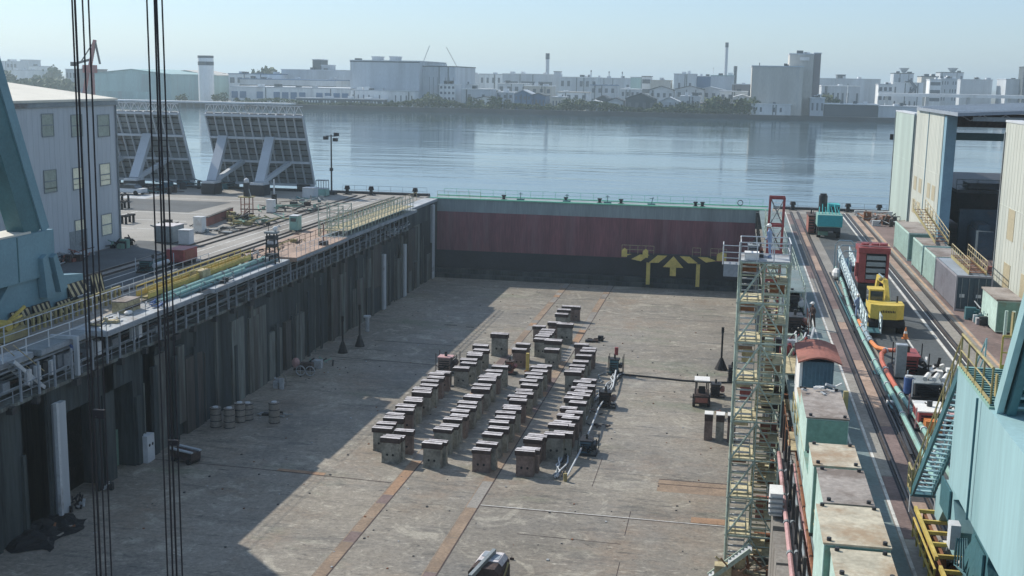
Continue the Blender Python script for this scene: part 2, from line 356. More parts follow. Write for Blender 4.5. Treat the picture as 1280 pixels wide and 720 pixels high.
track(15.2, -20, 152.5, 'rightmost crane rail on the right quay, next to the mint containers')
track(-43.8, -20, 152.5, 'crane rail nearest the dock on the left quay, behind the yellow gangway')
track(-44.7, -20, 152.5, 'second crane rail from the dock on the left quay, beside the lane line')
track(-48.7, -20, 152.5, 'third crane rail from the dock on the left quay, beyond the asphalt lane')
track(-49.9, -20, 152.5, 'crane rail on the left quay farthest from the dock, next to the yard')

# ---- floor details of the dock
fz = FL+.004
def fsheet(name, x0, x1, y0, y1, mat, z=None): z = z or fz; return struct(name, B().box(x0, x1, y0, y1, z-.003, z), mat)
for xc in (-20.75, -15.05):
    y = 20; random.seed(int(-xc))
    while y < 152.5:
        L = random.choice((1.6, 2.4, 3.5, 5)); L = min(L, 152.5-y)
        fsheet('floor_strip', xc-.34, xc+.34, y, y+L-.06, random.choice(('rust_strip', 'plate_brown', 'rust_orange', 'rust_strip', 'quay_concrete')) if y < 108 or random.random() < .75 else 'quay_concrete', fz); y += L
    fsheet('strip_edge', xc+.34, xc+.43, 20, 152.5, 'timber_dark', fz+.004); fsheet('strip_edge', xc-.41, xc-.36, 20, 152.5, 'rust_strip', fz+.002)
def joint(pts, wd, mat):
    b = B()
    for a, c in zip(pts, pts[1:]): b.add([(a[0], a[1]-wd/2, fz+.008), (c[0], c[1]-wd/2, fz+.008), (c[0], c[1]+wd/2, fz+.008), (a[0], a[1]+wd/2, fz+.008)], [(0,1,2,3)])
    struct('expansion_joint', b, mat)
joint([(-14.6, 68.95), (-8, 68.9), (-2, 68.8), (3.4, 68.8)], .09, 'line_white'); joint([(-14.6, 68.8), (3.4, 68.68)], .07, 'timber_dark')
joint([(-39, 72.4), (-31, 72.2), (-21.2, 71.6)], .09, 'timber_dark'); joint([(-29.4, 72.35), (-26, 72.2)], .5, 'rust_orange')
joint([(-37, 104.4), (-30, 103.9), (-24.5, 103.4)], .16, 'shade_joint_black'); joint([(-35, 112.2), (-26, 111.8)], .14, 'shade_joint_black')
joint([(-36.2, 108.3), (-32.5, 108)], .14, 'shade_joint_black'); joint([(-30, 121.5), (-28.6, 121.5)], .3, 'shade_joint_black'); joint([(-27.5, 121), (-26.6, 121)], .3, 'shade_joint_black')
joint([(-8.5, 103.7), (3.4, 103.2)], .05, 'timber_dark'); joint([(-14, 99), (3, 98.6)], .04, 'timber_dark'); joint([(-12.5, 131), (3.3, 131)], .05, 'timber_dark')
joint([(-11.5, 64.8), (-5.4, 64.6)], .05, 'timber_dark'); joint([(-40, 88), (-22, 87.6)], .04, 'timber_dark')
for k, x in enumerate((-8.2, -5.2, -5.3)):
    fsheet('floor_seam', x, x+.04, (74, 56, 66)[k], (80, 62, 70)[k], 'timber_dark', fz+.006)
fsheet('rusty_floor_plate', -3.95, .5, 74.1, 76.4, 'rust_strip'); fsheet('rusty_floor_plate', -3.95, 1.5, 75.5, 75.62, 'timber_dark', fz+.004); fsheet('rusty_floor_plate', -3.95, 3.3, 76.45, 76.57, 'timber_dark', fz+.004)
fsheet('rusty_floor_plate', -1.55, 1.6, 68.95, 69.9, 'rust_orange', fz+.012)

# ---- left dock wall with its sunken gallery
t = T('dock_wall', 'tall dark stained wall of the dry dock on the left with a sunken service gallery along its top', 'dock wall', (-39, 20, FL))
b = B(); y = 20.; random.seed(11)
segs = []
while y < 153:
    L = random.uniform(2.2, 6.5); y1 = min(153, y+L)
    segs.append((y, y1)); y = y1
for y0, y1 in segs:
    if 62 < (y0+y1)/2 < 72: continue
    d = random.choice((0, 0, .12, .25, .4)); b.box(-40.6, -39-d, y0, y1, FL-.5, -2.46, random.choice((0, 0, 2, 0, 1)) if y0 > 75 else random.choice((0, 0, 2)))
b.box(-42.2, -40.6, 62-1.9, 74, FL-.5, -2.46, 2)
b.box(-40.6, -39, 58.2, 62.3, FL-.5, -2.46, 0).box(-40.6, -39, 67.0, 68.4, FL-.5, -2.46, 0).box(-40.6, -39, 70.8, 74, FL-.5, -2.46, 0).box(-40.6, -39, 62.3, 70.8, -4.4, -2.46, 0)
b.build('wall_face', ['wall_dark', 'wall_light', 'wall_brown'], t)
b = B(); random.seed(5); y = 44
while y < 152:
    b.box(-39.0, -38.72-random.random()*.12, y, y+random.uniform(.25, .7), FL, -2.6-random.choice((0, 0, 1.5, 3)), random.choice((0, 0, 1))); y += random.uniform(2.2, 5.5)
b.build('pilaster', ['wall_dark', 'wall_light'], t)
b = B()
for k in range(26): yy = random.uniform(56, 150); b.tube((-38.9, yy, FL), (-38.9, yy, -2.6-random.random()*3), .05, 6)
b.build('drain_pipe', 'wall_light', t)
random.seed(44)
for k in range(22):
    yy = random.uniform(68, 148); L = random.uniform(1.0, 3.4); z0 = FL+random.choice((0, 0, random.uniform(.5, 4))); z1 = min(-2.6, z0+random.uniform(3, 7)); x1 = -38.97+random.random()*.14
    B().box(-39.5, x1, yy, yy+L, z0, z1).build('wall_patch', random.choice(('wall_light', 'wall_brown', 'wall_light')), t)
B().box(-40.6, -38.62, 20, 138, -2.46, -2.25).build('gallery_ledge', 'wall_light', t)
b = B(); y = 50
while y < 138: b.box(-38.75, -38.35, y, y+random.uniform(.3, .9), -2.75, -2.35); y += random.uniform(2, 4.2)
b.build('fender_block', 'dark_steel', t)
B().box(-40.6, -40.3, 20, 153, -2.25, -.36).build('gallery_back_wall', 'wall_dark', t)
for y0, y1, x1, m in ((20, 60, -39.2, 'slab_white'), (60.5, 66, -39.0, 'grey_steel'), (66.1, 79.8, -38.0, 'slab_white'), (80, 81.6, -38.3, 'dark_steel'), (81.8, 97, -38.0, 'slab_white'), (98, 112, -37.7, 'slab_rust'), (112.1, 139, -37.9, 'grey_steel'), (139.1, 152.9, -38.8, 'slab_white')):
    B().box(-40.6, x1, y0, y1, -.36, -.001 if y0 != 98 else .02).box(x1, x1+.05, y0, y1, -.3, -.04, 1).build('cover_slab', [m, 'gallery_grey'], t)
for y0, y1 in ((139, 153),): B().box(-40.6, -39.02, y0, y1, -2.46, -.37).build('wall_head', 'wall_dark', t)
p = B().box(-.055, .055, -.055, .055, 0, 1.89).build('gallery_post', 'gallery_grey', t, loc=(.55, 30, 8.15))
for k in range(1, 48):
    yy = 50+k*1.85+random.uniform(-.35, .35)
    if yy < 138.5: inst(p, 'gallery_post', t, (.55, yy-20, 8.15))
for y0 in (61.1, 127.5, 136.1, 149.8):
    z1 = {61.1: -3.3, 127.5: -3.9, 136.1: -3.9, 149.8: -.5}[y0]
    B().box(-39.3, -38.65, y0+.1, y0+1.1, FL, z1-.15, 0).box(-38.72, -38.5, y0-.12, y0+.12, FL+.1, z1, 1).build('fender_rail', ['cladding', 'pale_steel'], t)
B().box(-40.5, -40.2, 68.4, 70.8, FL, -7.9).build('alcove_panel', 'box_green', t)
b = B(); random.seed(9)
for k in range(34):
    yy = 52+random.random()*84; z = -2.2+random.random()*.5; b.box(-40.2, -39.9+random.random()*.5, yy, yy+random.uniform(.3, .8), z, z+random.uniform(.4, 1.1), random.choice((0, 0, 1, 2)))
for z in (-.8, -1.2, -1.45): b.tube((-40.1, 40, z), (-40.1, 138, z), .06, 6, 1)
b.build('gallery_equipment', ['gallery_grey', 'grey_steel', 'dark_steel'], t)
b = B()                                          # light electrical boxes hanging in the near gallery
for yy in (58.6, 59.5, 61.0, 66.2, 70.5, 71.4): b.box(-38.9, -38.7, yy, yy+.45, -1.6, -.75)
b.build('electrical_box', 'pale_steel', t)
railing((-38.68, 50, -2.25), (-38.68, 137, -2.25), .85, 1.75, 'gallery_grey', 'grey railing along the lip of the sunken gallery on the left dock wall', r=.028)

# ---- right dock wall
t = T('dock_wall', 'right wall of the dry dock, mostly hidden behind the green stair tower and its pipes', 'dock wall', (3.5, 20, FL))
b = B(); y = -20
while y < 153: L = random.uniform(3, 8); d = random.choice((0, .1, .2)); b.box(3.5+d, 5.2, y, min(153, y+L), FL-.5, -2.46, random.choice((0, 1))); y += L
b.build('wall_face', ['wall_light', 'wall_brown'], t)
B().box(3.0, 5.2, -20, 153, -2.46, -2.25).build('gallery_ledge', 'yard_concrete', t)
B().box(4.9, 5.2, -20, 153, -2.25, -.3).build('gallery_back_wall', 'wall_dark', t)
B().box(3.4, 5.14, -20, 152.9, -.3, -.001).build('cover_slab', 'teal_paint_ground', t)
b = B(); random.seed(21)
for k in range(60): yy = 30+random.random()*120; z = FL+random.random()*6; b.box(3.1, 3.5, yy, yy+random.uniform(.2, .7), FL, z, random.choice((0, 1)))
b.build('pilaster', ['wall_brown', 'grey_steel'], t)
p = B().box(-.06, .06, -.06, .06, 0, 1.95).build('gallery_post', 'wall_brown', t, loc=(-.4, 15, 8.15))
for k in range(1, 44): inst(p, 'gallery_post', t, (-.4, 15+k*2.6, 8.15))
# pipes along the right gallery
for x, z, r, m, lab, cat in ((2.86, -2.0, .10, 'pink_paint', 'long faded pink pipe running along the right dock wall below the yellow railing', 'pipe'), (3.12, -1.95, .08, 'black', 'black hose pipe running beside the long pink pipe on the right dock wall', 'pipe'), (3.3, -1.5, .06, 'grey_steel', 'thin grey conduit above the black hose on the right dock wall', 'pipe')):
    t = T('pipe', lab, cat, (x, 25, z))
    B().tube((x, 25, z), (x, 57.5 if r > .07 else 90, z), r, 8).build('pipe_run', m, t)
    o = B().tube((0, 0, 0), (0, .2, 0), r*1.35, 8).build('flange', 'grey_steel', t, loc=(0, 3, 0))
    for k in range(1, 9): inst(o, 'flange', t, (0, 3+k*3.3, 0))
t = T('concrete_ledge', 'row of weathered concrete blocks hanging below the white box beside the stair tower', 'ledge', (2.6, 40, FL))
b = B()
for k in range(7): b.box(2.35, 2.95, 36+k*2.1, 37.9+k*2.1, FL+random.random()*2, -2.3-random.random()*.3)
b.build('ledge_block', 'quay_concrete', t)
t = T('junction_box', 'white slatted box on the ledge between stair tower and pink pipe', 'box', (2.5, 50, -2.2))
B().box(2.2, 2.75, 49.4, 50.6, -2.3, -1.3).build('casing', 'white_paint', t, bevel=.02)
b = B()
for k in range(4): b.box(2.15, 2.8, 49.34, 49.39, -2.2+k*.22, -2.12+k*.22)
b.build('slat', 'grey_steel', t)
railing((3.42, 30, 0), (3.42, 58, 0), 1.0, 2.0, 'yellow_dull', 'yellow railing on the dock edge beside the green site boxes', r=.03)

# ---- dock gate (floating caisson) at the sea end
t = T('dock_gate', 'long steel dock gate, grey above and weathered purple red below, facing the sea', 'dock gate', (-18, 153, FL))
B().box(-39.7, 4.4, 153.0, 157.2, -2.0+.3, -.0).build('grey_band', 'gate_grey', t)
B().box(-39.0, 3.8, 153.02, 157.1, -6.9, -1.7).build('red_band', 'gate_red', t)
B().box(-39.0, 3.8, 153.04, 157.0, FL, -6.9).build('dark_base', 'gate_dark', t)
B().box(-39.0, 3.5, 152.0, 153.0, FL, FL+1.1).box(-39.0, 3.5, 151.2, 152.0, FL, FL+.55).build('sill_step', ['wall_dark'], t)
B().box(-39.9, 4.6, 152.85, 153.1, -.02, .14).box(-39.9, 4.6, 157.0, 157.2, .0, .14).build('deck_edge', 'mint_bright', t)
B().box(-39.7, -38.9, 150.6, 153, FL, -.2).build('gate_recess', 'wall_dark', t)
B().box(3.0, 4.4, 151.6, 153, FL, -.2).build('gate_recess', 'wall_dark', t)
railing((-38.9, 156.9, .0), (3.9, 156.9, .0), 1.0, 1.7, 'mint_bright', 'mint green railing along the far edge of the dock gate', r=.022)
railing((-38.9, 153.2, .0), (-33, 153.2, .0), 1.0, 1.2, 'yellow_dull', 'short yellowish railing on the left end of the dock gate', r=.02)
for k, (px, lab) in enumerate(((617, 'left end'), (742, 'left of centre'), (770, 'centre'), (867, 'right of the centre'), (876, 'right'), (698, 'left part'))):
    q = gp(px, 252+(px-540)*.036, .1); t = T('bollard', 'small black bollard on the deck of the dock gate, ' + ('leftmost', 'third from the left', 'fourth from the left', 'fifth from the left', 'rightmost', 'second from the left')[k], 'bollard', (q.x, 154.6, 0), 'bollards on the dock gate', local=True)
    B().tube((0,0,0), (0,0,.45), .2, 10).tube((0,0,.45), (0,0,.62), .3, 10).build('post', 'black', t); B().box(-.35, .35, -.35, .35, 0, .06).build('base_plate', 'dark_steel', t)
for k, (px, lab) in enumerate(((640, 'green valve stand at the left of the dock gate deck'), (753, 'green valve stand beside the middle bollards on the dock gate'), (810, 'thin tilted green valve stand on the right half of the dock gate'), (700, 'slim green valve stand on the left half of the dock gate'))):
    q = gp(px, 252+(px-540)*.036, .1); t = T('valve_stand', lab, 'valve', (q.x, 154, 0), local=True)
    B().box(-.5, .5, -.2, .2, 0, .25).build('base', 'teal_deep', t); B().tube((0,0,.2), (.2*(k == 2), 0, 1.1), .05, 6).tube((-.25,0,.9), (.25,0,.9), .04, 6).build('stem', 'teal_deep', t)
t = T('life_ring_stand', 'round ring on a short stand near the right end of the dock gate', 'ring stand', (gp(925, 262).x, 154, 0), local=True)
b = B(); rr = [(.33*math.cos(a*math.pi/6), 0, .75+.33*math.sin(a*math.pi/6)) for a in range(13)]; b.path(rr, .06); b.build('ring', 'dark_steel', t); B().tube((0,0,0), (0,0,.45), .05).build('stand', 'mint_bright', t)

# striped work platform against the gate
t = T('work_platform', 'yellow and black striped work platform with railings standing against the dock gate', 'platform', (at(842, 330, 'y', 151).x, 151, FL))
Y0, Y1 = 150.2, 151.6
def gx(px, py=325): q = at(px, py, 'y', 150.2); return q.x, q.z
def gl(x): return x
top = [gx(777, 318), gx(908, 321.5)]; bot = [gx(908, 323.5), gx(898, 326), gx(876, 329.5), gx(811, 328.5), gx(792, 325), gx(777, 320)]
xa, xb = top[0][0], top[1][0]
def lerp_bottom(x):
    ps = sorted(bot)
    for (x0, z0), (x1, z1) in zip(ps, ps[1:]):
        if x0 <= x <= x1: return z0+(z1-z0)*(x-x0)/(x1-x0+1e-9)
    return ps[0][1] if x < ps[0][0] else ps[-1][1]
zt = (top[0][1]+top[1][1])/2
B().prism([(xa, zt), (xb, zt)]+[(x, z) for x, z in bot], 'y', Y0, Y1).build('beam', 'dark_steel', t)
b = B(); mid = (xa+xb)/2; N = 6; pitch = (xb-xa)/11.5
for side in (-1, 1):
    for k in range(3):
        c = mid+side*(1.75+k*2*pitch*.98); sl_ = -side*.9
        zb = lambda x: lerp_bottom(min(max(x, xa), xb))
        x0, x1 = c-.62, c+.62; x0t, x1t = x0+(-side)*(-.0), x1
        pts = [(x0+side*.75, zb(x0+side*.75)+.02), (x1+side*.75, zb(x1+side*.75)+.02), (x1-side*.35, zt-.02), (x0-side*.35, zt-.02)]
        pts = [(min(max(x, xa), xb), z) for x, z in pts]
        b.prism(pts, 'y', Y0-.03, Y0-.005)
b.build('hazard_stripe', 'hazard_yellow', t)
B().prism([(mid-1.3, zt-1.5), (mid, zt-.05), (mid+1.3, zt-1.5), (mid+.38, zt-1.5), (mid+.38, zt-2.6), (mid-.38, zt-2.6), (mid-.38, zt-1.5)], 'y', Y0-.12, Y0-.035).build('arrow', 'hazard_yellow', t)
for px in (810.5, 873): x = gx(px)[0]; B().box(x-.24, x+.24, Y0+.1, Y0+.6, FL+.55, zt-1.0).build('leg', 'hazard_yellow', t)
for x0, x1 in ((xa, xa+.7), (xa+2.7, xa+3.4), (xb-1.2, xb)): B().prism([(x0, zt-.4), (x1, zt-.4), (x1, zt+.5), ((x0+x1)/2, zt+.75), (x0, zt+.4)], 'y', Y0-.1, Y0+.1).build('bracket', 'hazard_yellow', t)
b = B()
for x0, x1 in ((xa, xa+4.1), (xa+9, xa+10), (xb-2.0, xb)):
    for z in (.55, 1.1): b.tube((x0, Y0+.2, zt+z), (x1, Y0+.2, zt+z), .03, 5)
    n = max(2, int((x1-x0)/.9)+1)
    for i in range(n): x = x0+(x1-x0)*i/(n-1); b.tube((x, Y0+.2, zt), (x, Y0+.2, zt+1.1), .03, 5)
b.build('handrail', 'timber', t)

# ================================================================ far shore
FARG = 'buildings on the far shore'
def far(label, px0, px1, top, Y=640, depth=40, wall='far_grey', roof='far_grey', cat='building', gable=None, win=None, wmat='far_window', name='warehouse', apex=None, base=0, bands=()):
    pm_ = (px0+px1)/2; x0 = at(px0, 110, 'y', Y).x; x1 = at(px1, 110, 'y', Y).x; z1 = max(at(pm_, top, 'y', Y).z, 2.); random.seed(int(px0*13))
    t = T(name, label, cat, ((x0+x1)/2, Y+depth/2, base), FARG)
    B().box(x0, x1, Y, Y+depth, base-.5, z1).build('wall', wall, t)
    if gable:
        za = at(pm_, gable, 'y', Y).z; xa_ = (x0+x1)/2 if apex is None else at(apex, 110, 'y', Y).x
        B().prism([(x0-.5, z1-.05), (xa_, za-.3), (x1+.5, z1-.05), (x1+.5, z1+.35), (xa_, za), (x0-.5, z1+.35)], 'y', Y-.6, Y+depth+.5).build('roof', roof, t)
        B().prism([(x0, z1-.1), (xa_, za-.35), (x1, z1-.1)], 'y', Y+.01, Y+.4).build('gable', wall, t)
    else:
        B().box(x0-.3, x1+.3, Y-.3, Y+depth+.3, z1, z1+.5).build('roof', roof, t)
    if win:
        rows, cols, fr = win; H = z1-base; cw = (x1-x0)/cols; rh = H/rows
        o = B().box(-cw*fr/2, cw*fr/2, -.12, -.02, 0, rh*.42).build('window', wmat, t, loc=(0, 0, 0))
        for r in range(rows):
            for c in range(cols):
                loc = (x0+cw*(c+.5)-t.location.x, Y-t.location.y, base+rh*(r+.32)-t.location.z)
                if r == c == 0: o.location = loc
                elif cols > 4 and random.random() < .3: continue
                else: inst(o, 'window', t, loc)
    random.seed(int(px0*7+px1)); nu = 0 if gable or px1-px0 < 14 else random.randint(1, 4)
    for k in range(nu):
        xx = random.uniform(x0+1, x1-3); ww = random.uniform(1, 3.5); hh = random.uniform(.6, 1.8); B().box(xx, xx+ww, Y+2, Y+6, z1+.5, z1+.5+hh).build('rooftop_unit', random.choice(('far_grey', 'far_white', 'far_dark')), t)
    if win and px1-px0 > 20:
        for k in range(2): xx = random.uniform(x0+1, x1-1); B().box(xx, xx+.4, Y-.25, Y-.03, base, z1).build('downpipe', 'far_dark', t)
        xx = random.uniform(x0+1, x1-6); B().box(xx, xx+random.uniform(2, 5), Y-.2, Y-.03, base, base+(z1-base)*.28).build('loading_door', random.choice(('far_dark', 'far_blue', 'far_white')), t)
    for f0, f1, m in bands: B().box(x0-.15, x1+.15, Y-.2, Y-.03, base+(z1-base)*f0, base+(z1-base)*f1).build('stripe', m, t)
    return t, x0, x1, z1
BL = [
 # left part
 ('long grey apartment block at the far left skyline', 1, 27, 77, 1000, 30, 'far_grey', 'far_grey', (3, 6, .6)),
 ('taller grey stair tower block beside the leftmost skyline apartments', 27, 37, 75, 1000, 20, 'far_grey', 'far_white', None),
 ('small pale building right of the leftmost skyline apartments', 37, 52, 83, 980, 20, 'far_white', 'far_grey', (1, 4, .5)),
 ('low pale shed behind the left wooded bank', 0, 60, 88, 900, 20, 'far_white', 'far_grey', None),
 ('small grey block above the wooded bank at left', 83, 95, 87, 760, 15, 'far_grey', 'far_white', (2, 3, .5)),
 ('small brownish red building behind the crane wires at left', 96, 120, 87, 720, 15, 'far_brown', 'far_brown', (2, 4, .4)),
 ('pale building left of the big grey shore block with blue roof stripe', 352, 438, 88, 700, 40, 'far_grey', 'far_grey', None),
 ('dark stair tower standing on the pale long warehouse', 391, 402, 75, 706, 12, 'far_dark', 'far_grey', None),
 ('small rooftop hut right of the dark stair tower', 402, 413, 82, 705, 10, 'far_grey', 'far_grey', None),
 ('low building in front of the big teal shed, beside the white cylinder', 262, 300, 96, 720, 20, 'far_teal', 'far_grey', (1, 6, .4)),
 ('pale three step building left of the long warehouse', 286, 352, 93, 690, 25, 'far_white', 'far_blue', (2, 7, .6)),
 ('low grey warehouse right of the two tower cranes', 568, 600, 93, 900, 30, 'far_grey', 'far_grey', None),
 ('white apartment house with dark windows beside the big grey block', 549, 569, 106, 630, 14, 'far_white', 'far_white', (4, 4, .55)),
 ('pale blue shore house with one small window', 578, 613, 112, 625, 16, 'far_grey', 'far_white', (1, 2, .2)),
 ('flat white roofed shed behind the pale blue shore house', 569, 592, 106, 660, 12, 'far_white', 'far_white', None),
 ('white hall with small dark roof machines left of the long industrial hall', 599, 627, 93, 880, 30, 'far_white', 'far_grey', (2, 4, .4)),
 # middle
 ('long grey industrial hall on the middle skyline with dark strip window', 628, 692, 93, 820, 40, 'far_grey', 'far_white', (1, 3, .8)),
 ('short square tower at the right end of the long industrial hall', 692, 699, 90, 810, 10, 'far_grey', 'far_dark', None),
 ('grey factory right of the square tower with dark windows', 699, 746, 97, 800, 30, 'far_grey', 'far_white', (2, 6, .45)),
 ('pale long factory wing under three thin stacks', 734, 788, 98, 900, 30, 'far_grey', 'far_grey', (1, 8, .5)),
 ('narrow teal grey block at the middle skyline', 788, 801, 97, 780, 20, 'far_teal', 'far_grey', None),
 ('small block with white bands beside the narrow teal one', 802, 813, 96, 770, 15, 'far_white', 'far_dark', (3, 1, .9)),
 ('wide cream hall between two blocks on the middle skyline', 813, 838, 101, 760, 20, 'far_tan', 'far_tan', None),
 ('square grey block left of the tall slim chimney', 842, 869, 93, 760, 30, 'far_grey', 'far_grey', (1, 2, .2)),
 ('bluish hall right of the square grey block', 869, 888, 96, 780, 30, 'far_blue', 'far_grey', None),
 ('pale power station hall at the foot of the tall slim chimney', 888, 917, 95, 780, 30, 'far_grey', 'far_teal', None),
 ('low long building left of the tall silo', 915, 940, 106, 700, 20, 'far_brown', 'far_grey', (1, 5, .5)),
 # right
 ('long blue grey warehouse right of the tall silo', 1024, 1100, 99, 900, 60, 'far_grey', 'far_grey', None),
 ('rooftop hut on the long blue grey warehouse', 1046, 1056, 94, 905, 15, 'far_dark', 'far_dark', None),
 ('twin round tower block with a mast on the right skyline, left one', 1116, 1141, 92, 950, 20, 'far_grey', 'far_dark', (2, 5, .5)),
 ('mast block with antennas on the right skyline, right one', 1174, 1203, 91, 950, 20, 'far_grey', 'far_dark', (3, 6, .5)),
 ('cream building with a dark chevron on its wall', 1116, 1154, 104, 760, 20, 'far_white', 'far_white', (2, 6, .3)),
 ('white banded office block right of the chevron building', 1162, 1176, 100, 780, 15, 'far_white', 'far_grey', (4, 1, .9)),
 ('dark topped hall behind the white banded office', 1151, 1172, 96, 860, 20, 'far_tan', 'far_dark', None),
 ('grey block under the right mast block with small windows', 1176, 1196, 99, 800, 20, 'far_grey', 'far_grey', (4, 6, .4)),
 ('long grey hall right of the mast block', 1200, 1240, 100, 900, 30, 'far_grey', 'far_grey', None),
 ('grey hall at the right edge of the skyline', 1257, 1330, 100, 880, 30, 'far_grey', 'far_grey', None),
 ('narrow dark tower at the right edge of the picture', 1278, 1290, 84, 870, 15, 'far_dark', 'far_dark', None),
 ('low grey depot in front of the long blue grey warehouse', 1027, 1075, 108, 720, 30, 'far_grey', 'far_white', (1, 8, .4)),
 ('small white depot office left of the chevron building', 1098, 1116, 106, 740, 15, 'far_white', 'far_grey', (3, 3, .6)),
 ('white flat wharf roof with open dark front right of the silo', 1031, 1100, 131, 612, 16, 'far_dark', 'far_white', None),
 ('grey wharf shed right of the open white wharf roof', 1100, 1170, 134, 612, 14, 'far_grey', 'far_grey', None),
]
for lab, a, b_, top, Y, dp, wm, rm, win in BL: far(lab, a, b_, top, Y, dp, wm, rm, win=win)
far('big teal gabled shed on the far left shore', 118, 214, 92.5, 640, 60, 'far_teal', 'far_teal_roof', gable=86, bands=((.0, .32, 'far_teal'),))
far('second teal shed with tan roof beside the big teal gabled shed', 206, 262, 94, 690, 40, 'far_teal', 'far_tan', gable=87.5, apex=232)
far('big windowless grey storage block, tallest on the left half of the shore', 438, 524, 76.5, 625, 60, 'far_grey', 'far_grey', bands=((.0, .12, 'far_white'), (.975, 1.0, 'far_dark')))
far('lower ribbed wing on the right side of the big grey storage block', 524.5, 569, 83.5, 632, 50, 'far_grey', 'far_dark', win=(1, 9, .08))
far('left square lift hut on the roof of the big grey storage block', 465, 475, 71.5, 640, 8, 'far_grey', 'far_grey', base=20)
far('right square lift hut on the roof of the big grey storage block', 487, 497, 71.5, 640, 8, 'far_grey', 'far_grey', base=20)
far('low white annex with small windows before the big grey storage block', 438, 518, 114, 615, 9, 'far_white', 'far_grey', win=(1, 12, .2))
far('long low white warehouse on the left shore', 288, 437, 110, 618, 40, 'far_white', 'far_grey', win=(1, 14, .75), wmat='far_blue')
far('middle tier blue roofed warehouse behind the low white one', 300, 420, 100, 665, 25, 'far_grey', 'far_blue', bands=((.5, .75, 'far_dark'),))
far('long pier shed with open columns along the left shore', 370, 480, 124, 607, 6, 'far_dark', 'far_grey', win=(1, 30, .5), wmat='far_white')
# tall silo block
far('tall pale concrete silo block on the right part of the shore', 939, 1003, 83.5, 612, 40, 'far_tan', 'far_grey', name='silo_block', win=None)
far('taller tower of the pale silo block with a white roof sign', 985, 1015, 68, 622, 20, 'far_tan', 'far_grey', name='silo_tower')
far('dark grey side of the silo tower', 1015.3, 1024, 67, 630, 20, 'far_brown', 'far_grey', name='silo_tower')
far('white loading shed at the foot of the pale silo block', 940, 990, 131, 607, 4.5, 'far_white', 'far_white', win=(1, 6, .3))
far('low wharf building between silo and white wharf roof', 1014, 1032, 123, 612, 10, 'far_grey', 'far_white', win=(1, 3, .4))
t = T('roof_sign', 'blank white sign near the top of the silo tower', 'sign', (at(1006, 73, 'y', 621).x, 621, at(1006, 73, 'y', 621).z)); q = at(1000, 75.5, 'y', 621); q2 = at(1012, 71.5, 'y', 621)
B().box(q.x, q2.x, 621.2, 621.8, q.z, q2.z).build('panel', 'white_paint', t)
q = at(1140, 109, 'y', 759); s_ = .52
tag(B().prism([(q.x-3, q.z+4.5), (q.x+1, q.z), (q.x-3, q.z-4.5), (q.x-1, q.z-4.5), (q.x+3.2, q.z), (q.x-1, q.z+4.5)], 'y', 758.6, 759.3).build('chevron_sign', 'far_window'), 'dark chevron mark fixed on the cream building wall', 'sign')
# elevated road
t = T('elevated_road', 'long pale elevated road crossing the right part of the far shore', 'elevated road', (at(1150, 118, 'y', 700).x, 700, 0)); xa_ = at(1098, 118, 'y', 700).x; xb_ = at(1400, 118, 'y', 700).x; zz = at(1150, 117, 'y', 700).z
B().box(xa_, xb_, 700, 712, zz-1.8, zz).build('deck', 'far_white', t)
p = B().box(-.8, .8, 3, 5, 0, zz-1.8).build('pier', 'far_grey', t, loc=(xa_-t.location.x+5, 0, 0))
for k in range(1, 9): inst(p, 'pier', t, (xa_-t.location.x+5+k*22, 0, 0))
# houses in front along the middle shore
random.seed(31)
HS = [(643, 664, 118, 'far_blue', 'far_grey', 'blue fronted wharf house at the left of the middle shore', 616, 112),
 (664, 682, 120, 'far_blue', 'far_dark', 'dark blue small wharf house beside the blue fronted one', 620, 116),
 (690, 706, 122, 'far_tan', 'far_grey', 'tan shed with a mast beside the blue wharf houses', 616, 0),
 (697, 735, 116, 'far_white', 'far_tan', 'long white walled house with a flat tan roof', 640, 0),
 (733, 752, 128, 'far_grey', 'far_white', 'low white roofed boat shed left of the dark gabled houses', 614, 125),
 (746, 762, 124, 'far_dark', 'far_dark', 'small dark gabled house on the middle shore', 622, 119),
 (760, 780, 127, 'far_grey', 'far_dark', 'grey house with a low dark gable left of the large gabled house', 615, 122),
 (783, 820, 124, 'far_dark', 'far_dark', 'large two storey gabled house with dark front on the middle shore', 612, 116),
 (824, 850, 128, 'far_grey', 'far_grey', 'wide grey roofed house right of the large gabled house', 616, 121),
 (851, 876, 121, 'far_grey', 'far_grey', 'tall grey walled shed on the middle shore', 625, 0),
 (870, 906, 113, 'far_grey', 'far_grey', 'wide pale hall behind the right middle shore trees', 670, 108),
 (845, 880, 112, 'far_grey', 'far_dark', 'dark roofed hall behind the grey walled shed', 660, 107),
 (812, 842, 113, 'far_grey', 'far_dark', 'dark gabled hall behind the large gabled house', 655, 107),
 (900, 935, 115, 'far_white', 'far_grey', 'pale long shed left of the silo', 640, 0),
 (876, 915, 130, 'far_dark', 'far_brown', 'low brown wharf shed left of the silo', 611, 0),
 (614, 642, 116, 'far_grey', 'far_white', 'grey shed with white roof left of the blue wharf houses', 640, 0),
 (738, 770, 107, 'far_grey', 'far_blue', 'grey blue factory hall above the dark gabled houses', 720, 0),
 (655, 690, 108, 'far_tan', 'far_white', 'pale green roofed hall behind the blue wharf houses', 700, 0),
 (622, 660, 105, 'far_grey', 'far_white', 'white roofed hall in front of the long industrial hall', 740, 0),
 (776, 800, 112, 'far_grey', 'far_white', 'small white roofed hall behind the low dark gable', 690, 0),
 (918, 938, 122, 'far_grey', 'far_white', 'small pale house just left of the silo', 622, 118),
 (520, 545, 128, 'far_white', 'far_grey', 'low white shed on the shore right of the big grey block', 610, 0),
 (594, 620, 124, 'far_white', 'far_dark', 'low white house with dark roof beside the pale blue shore house', 618, 120),
]
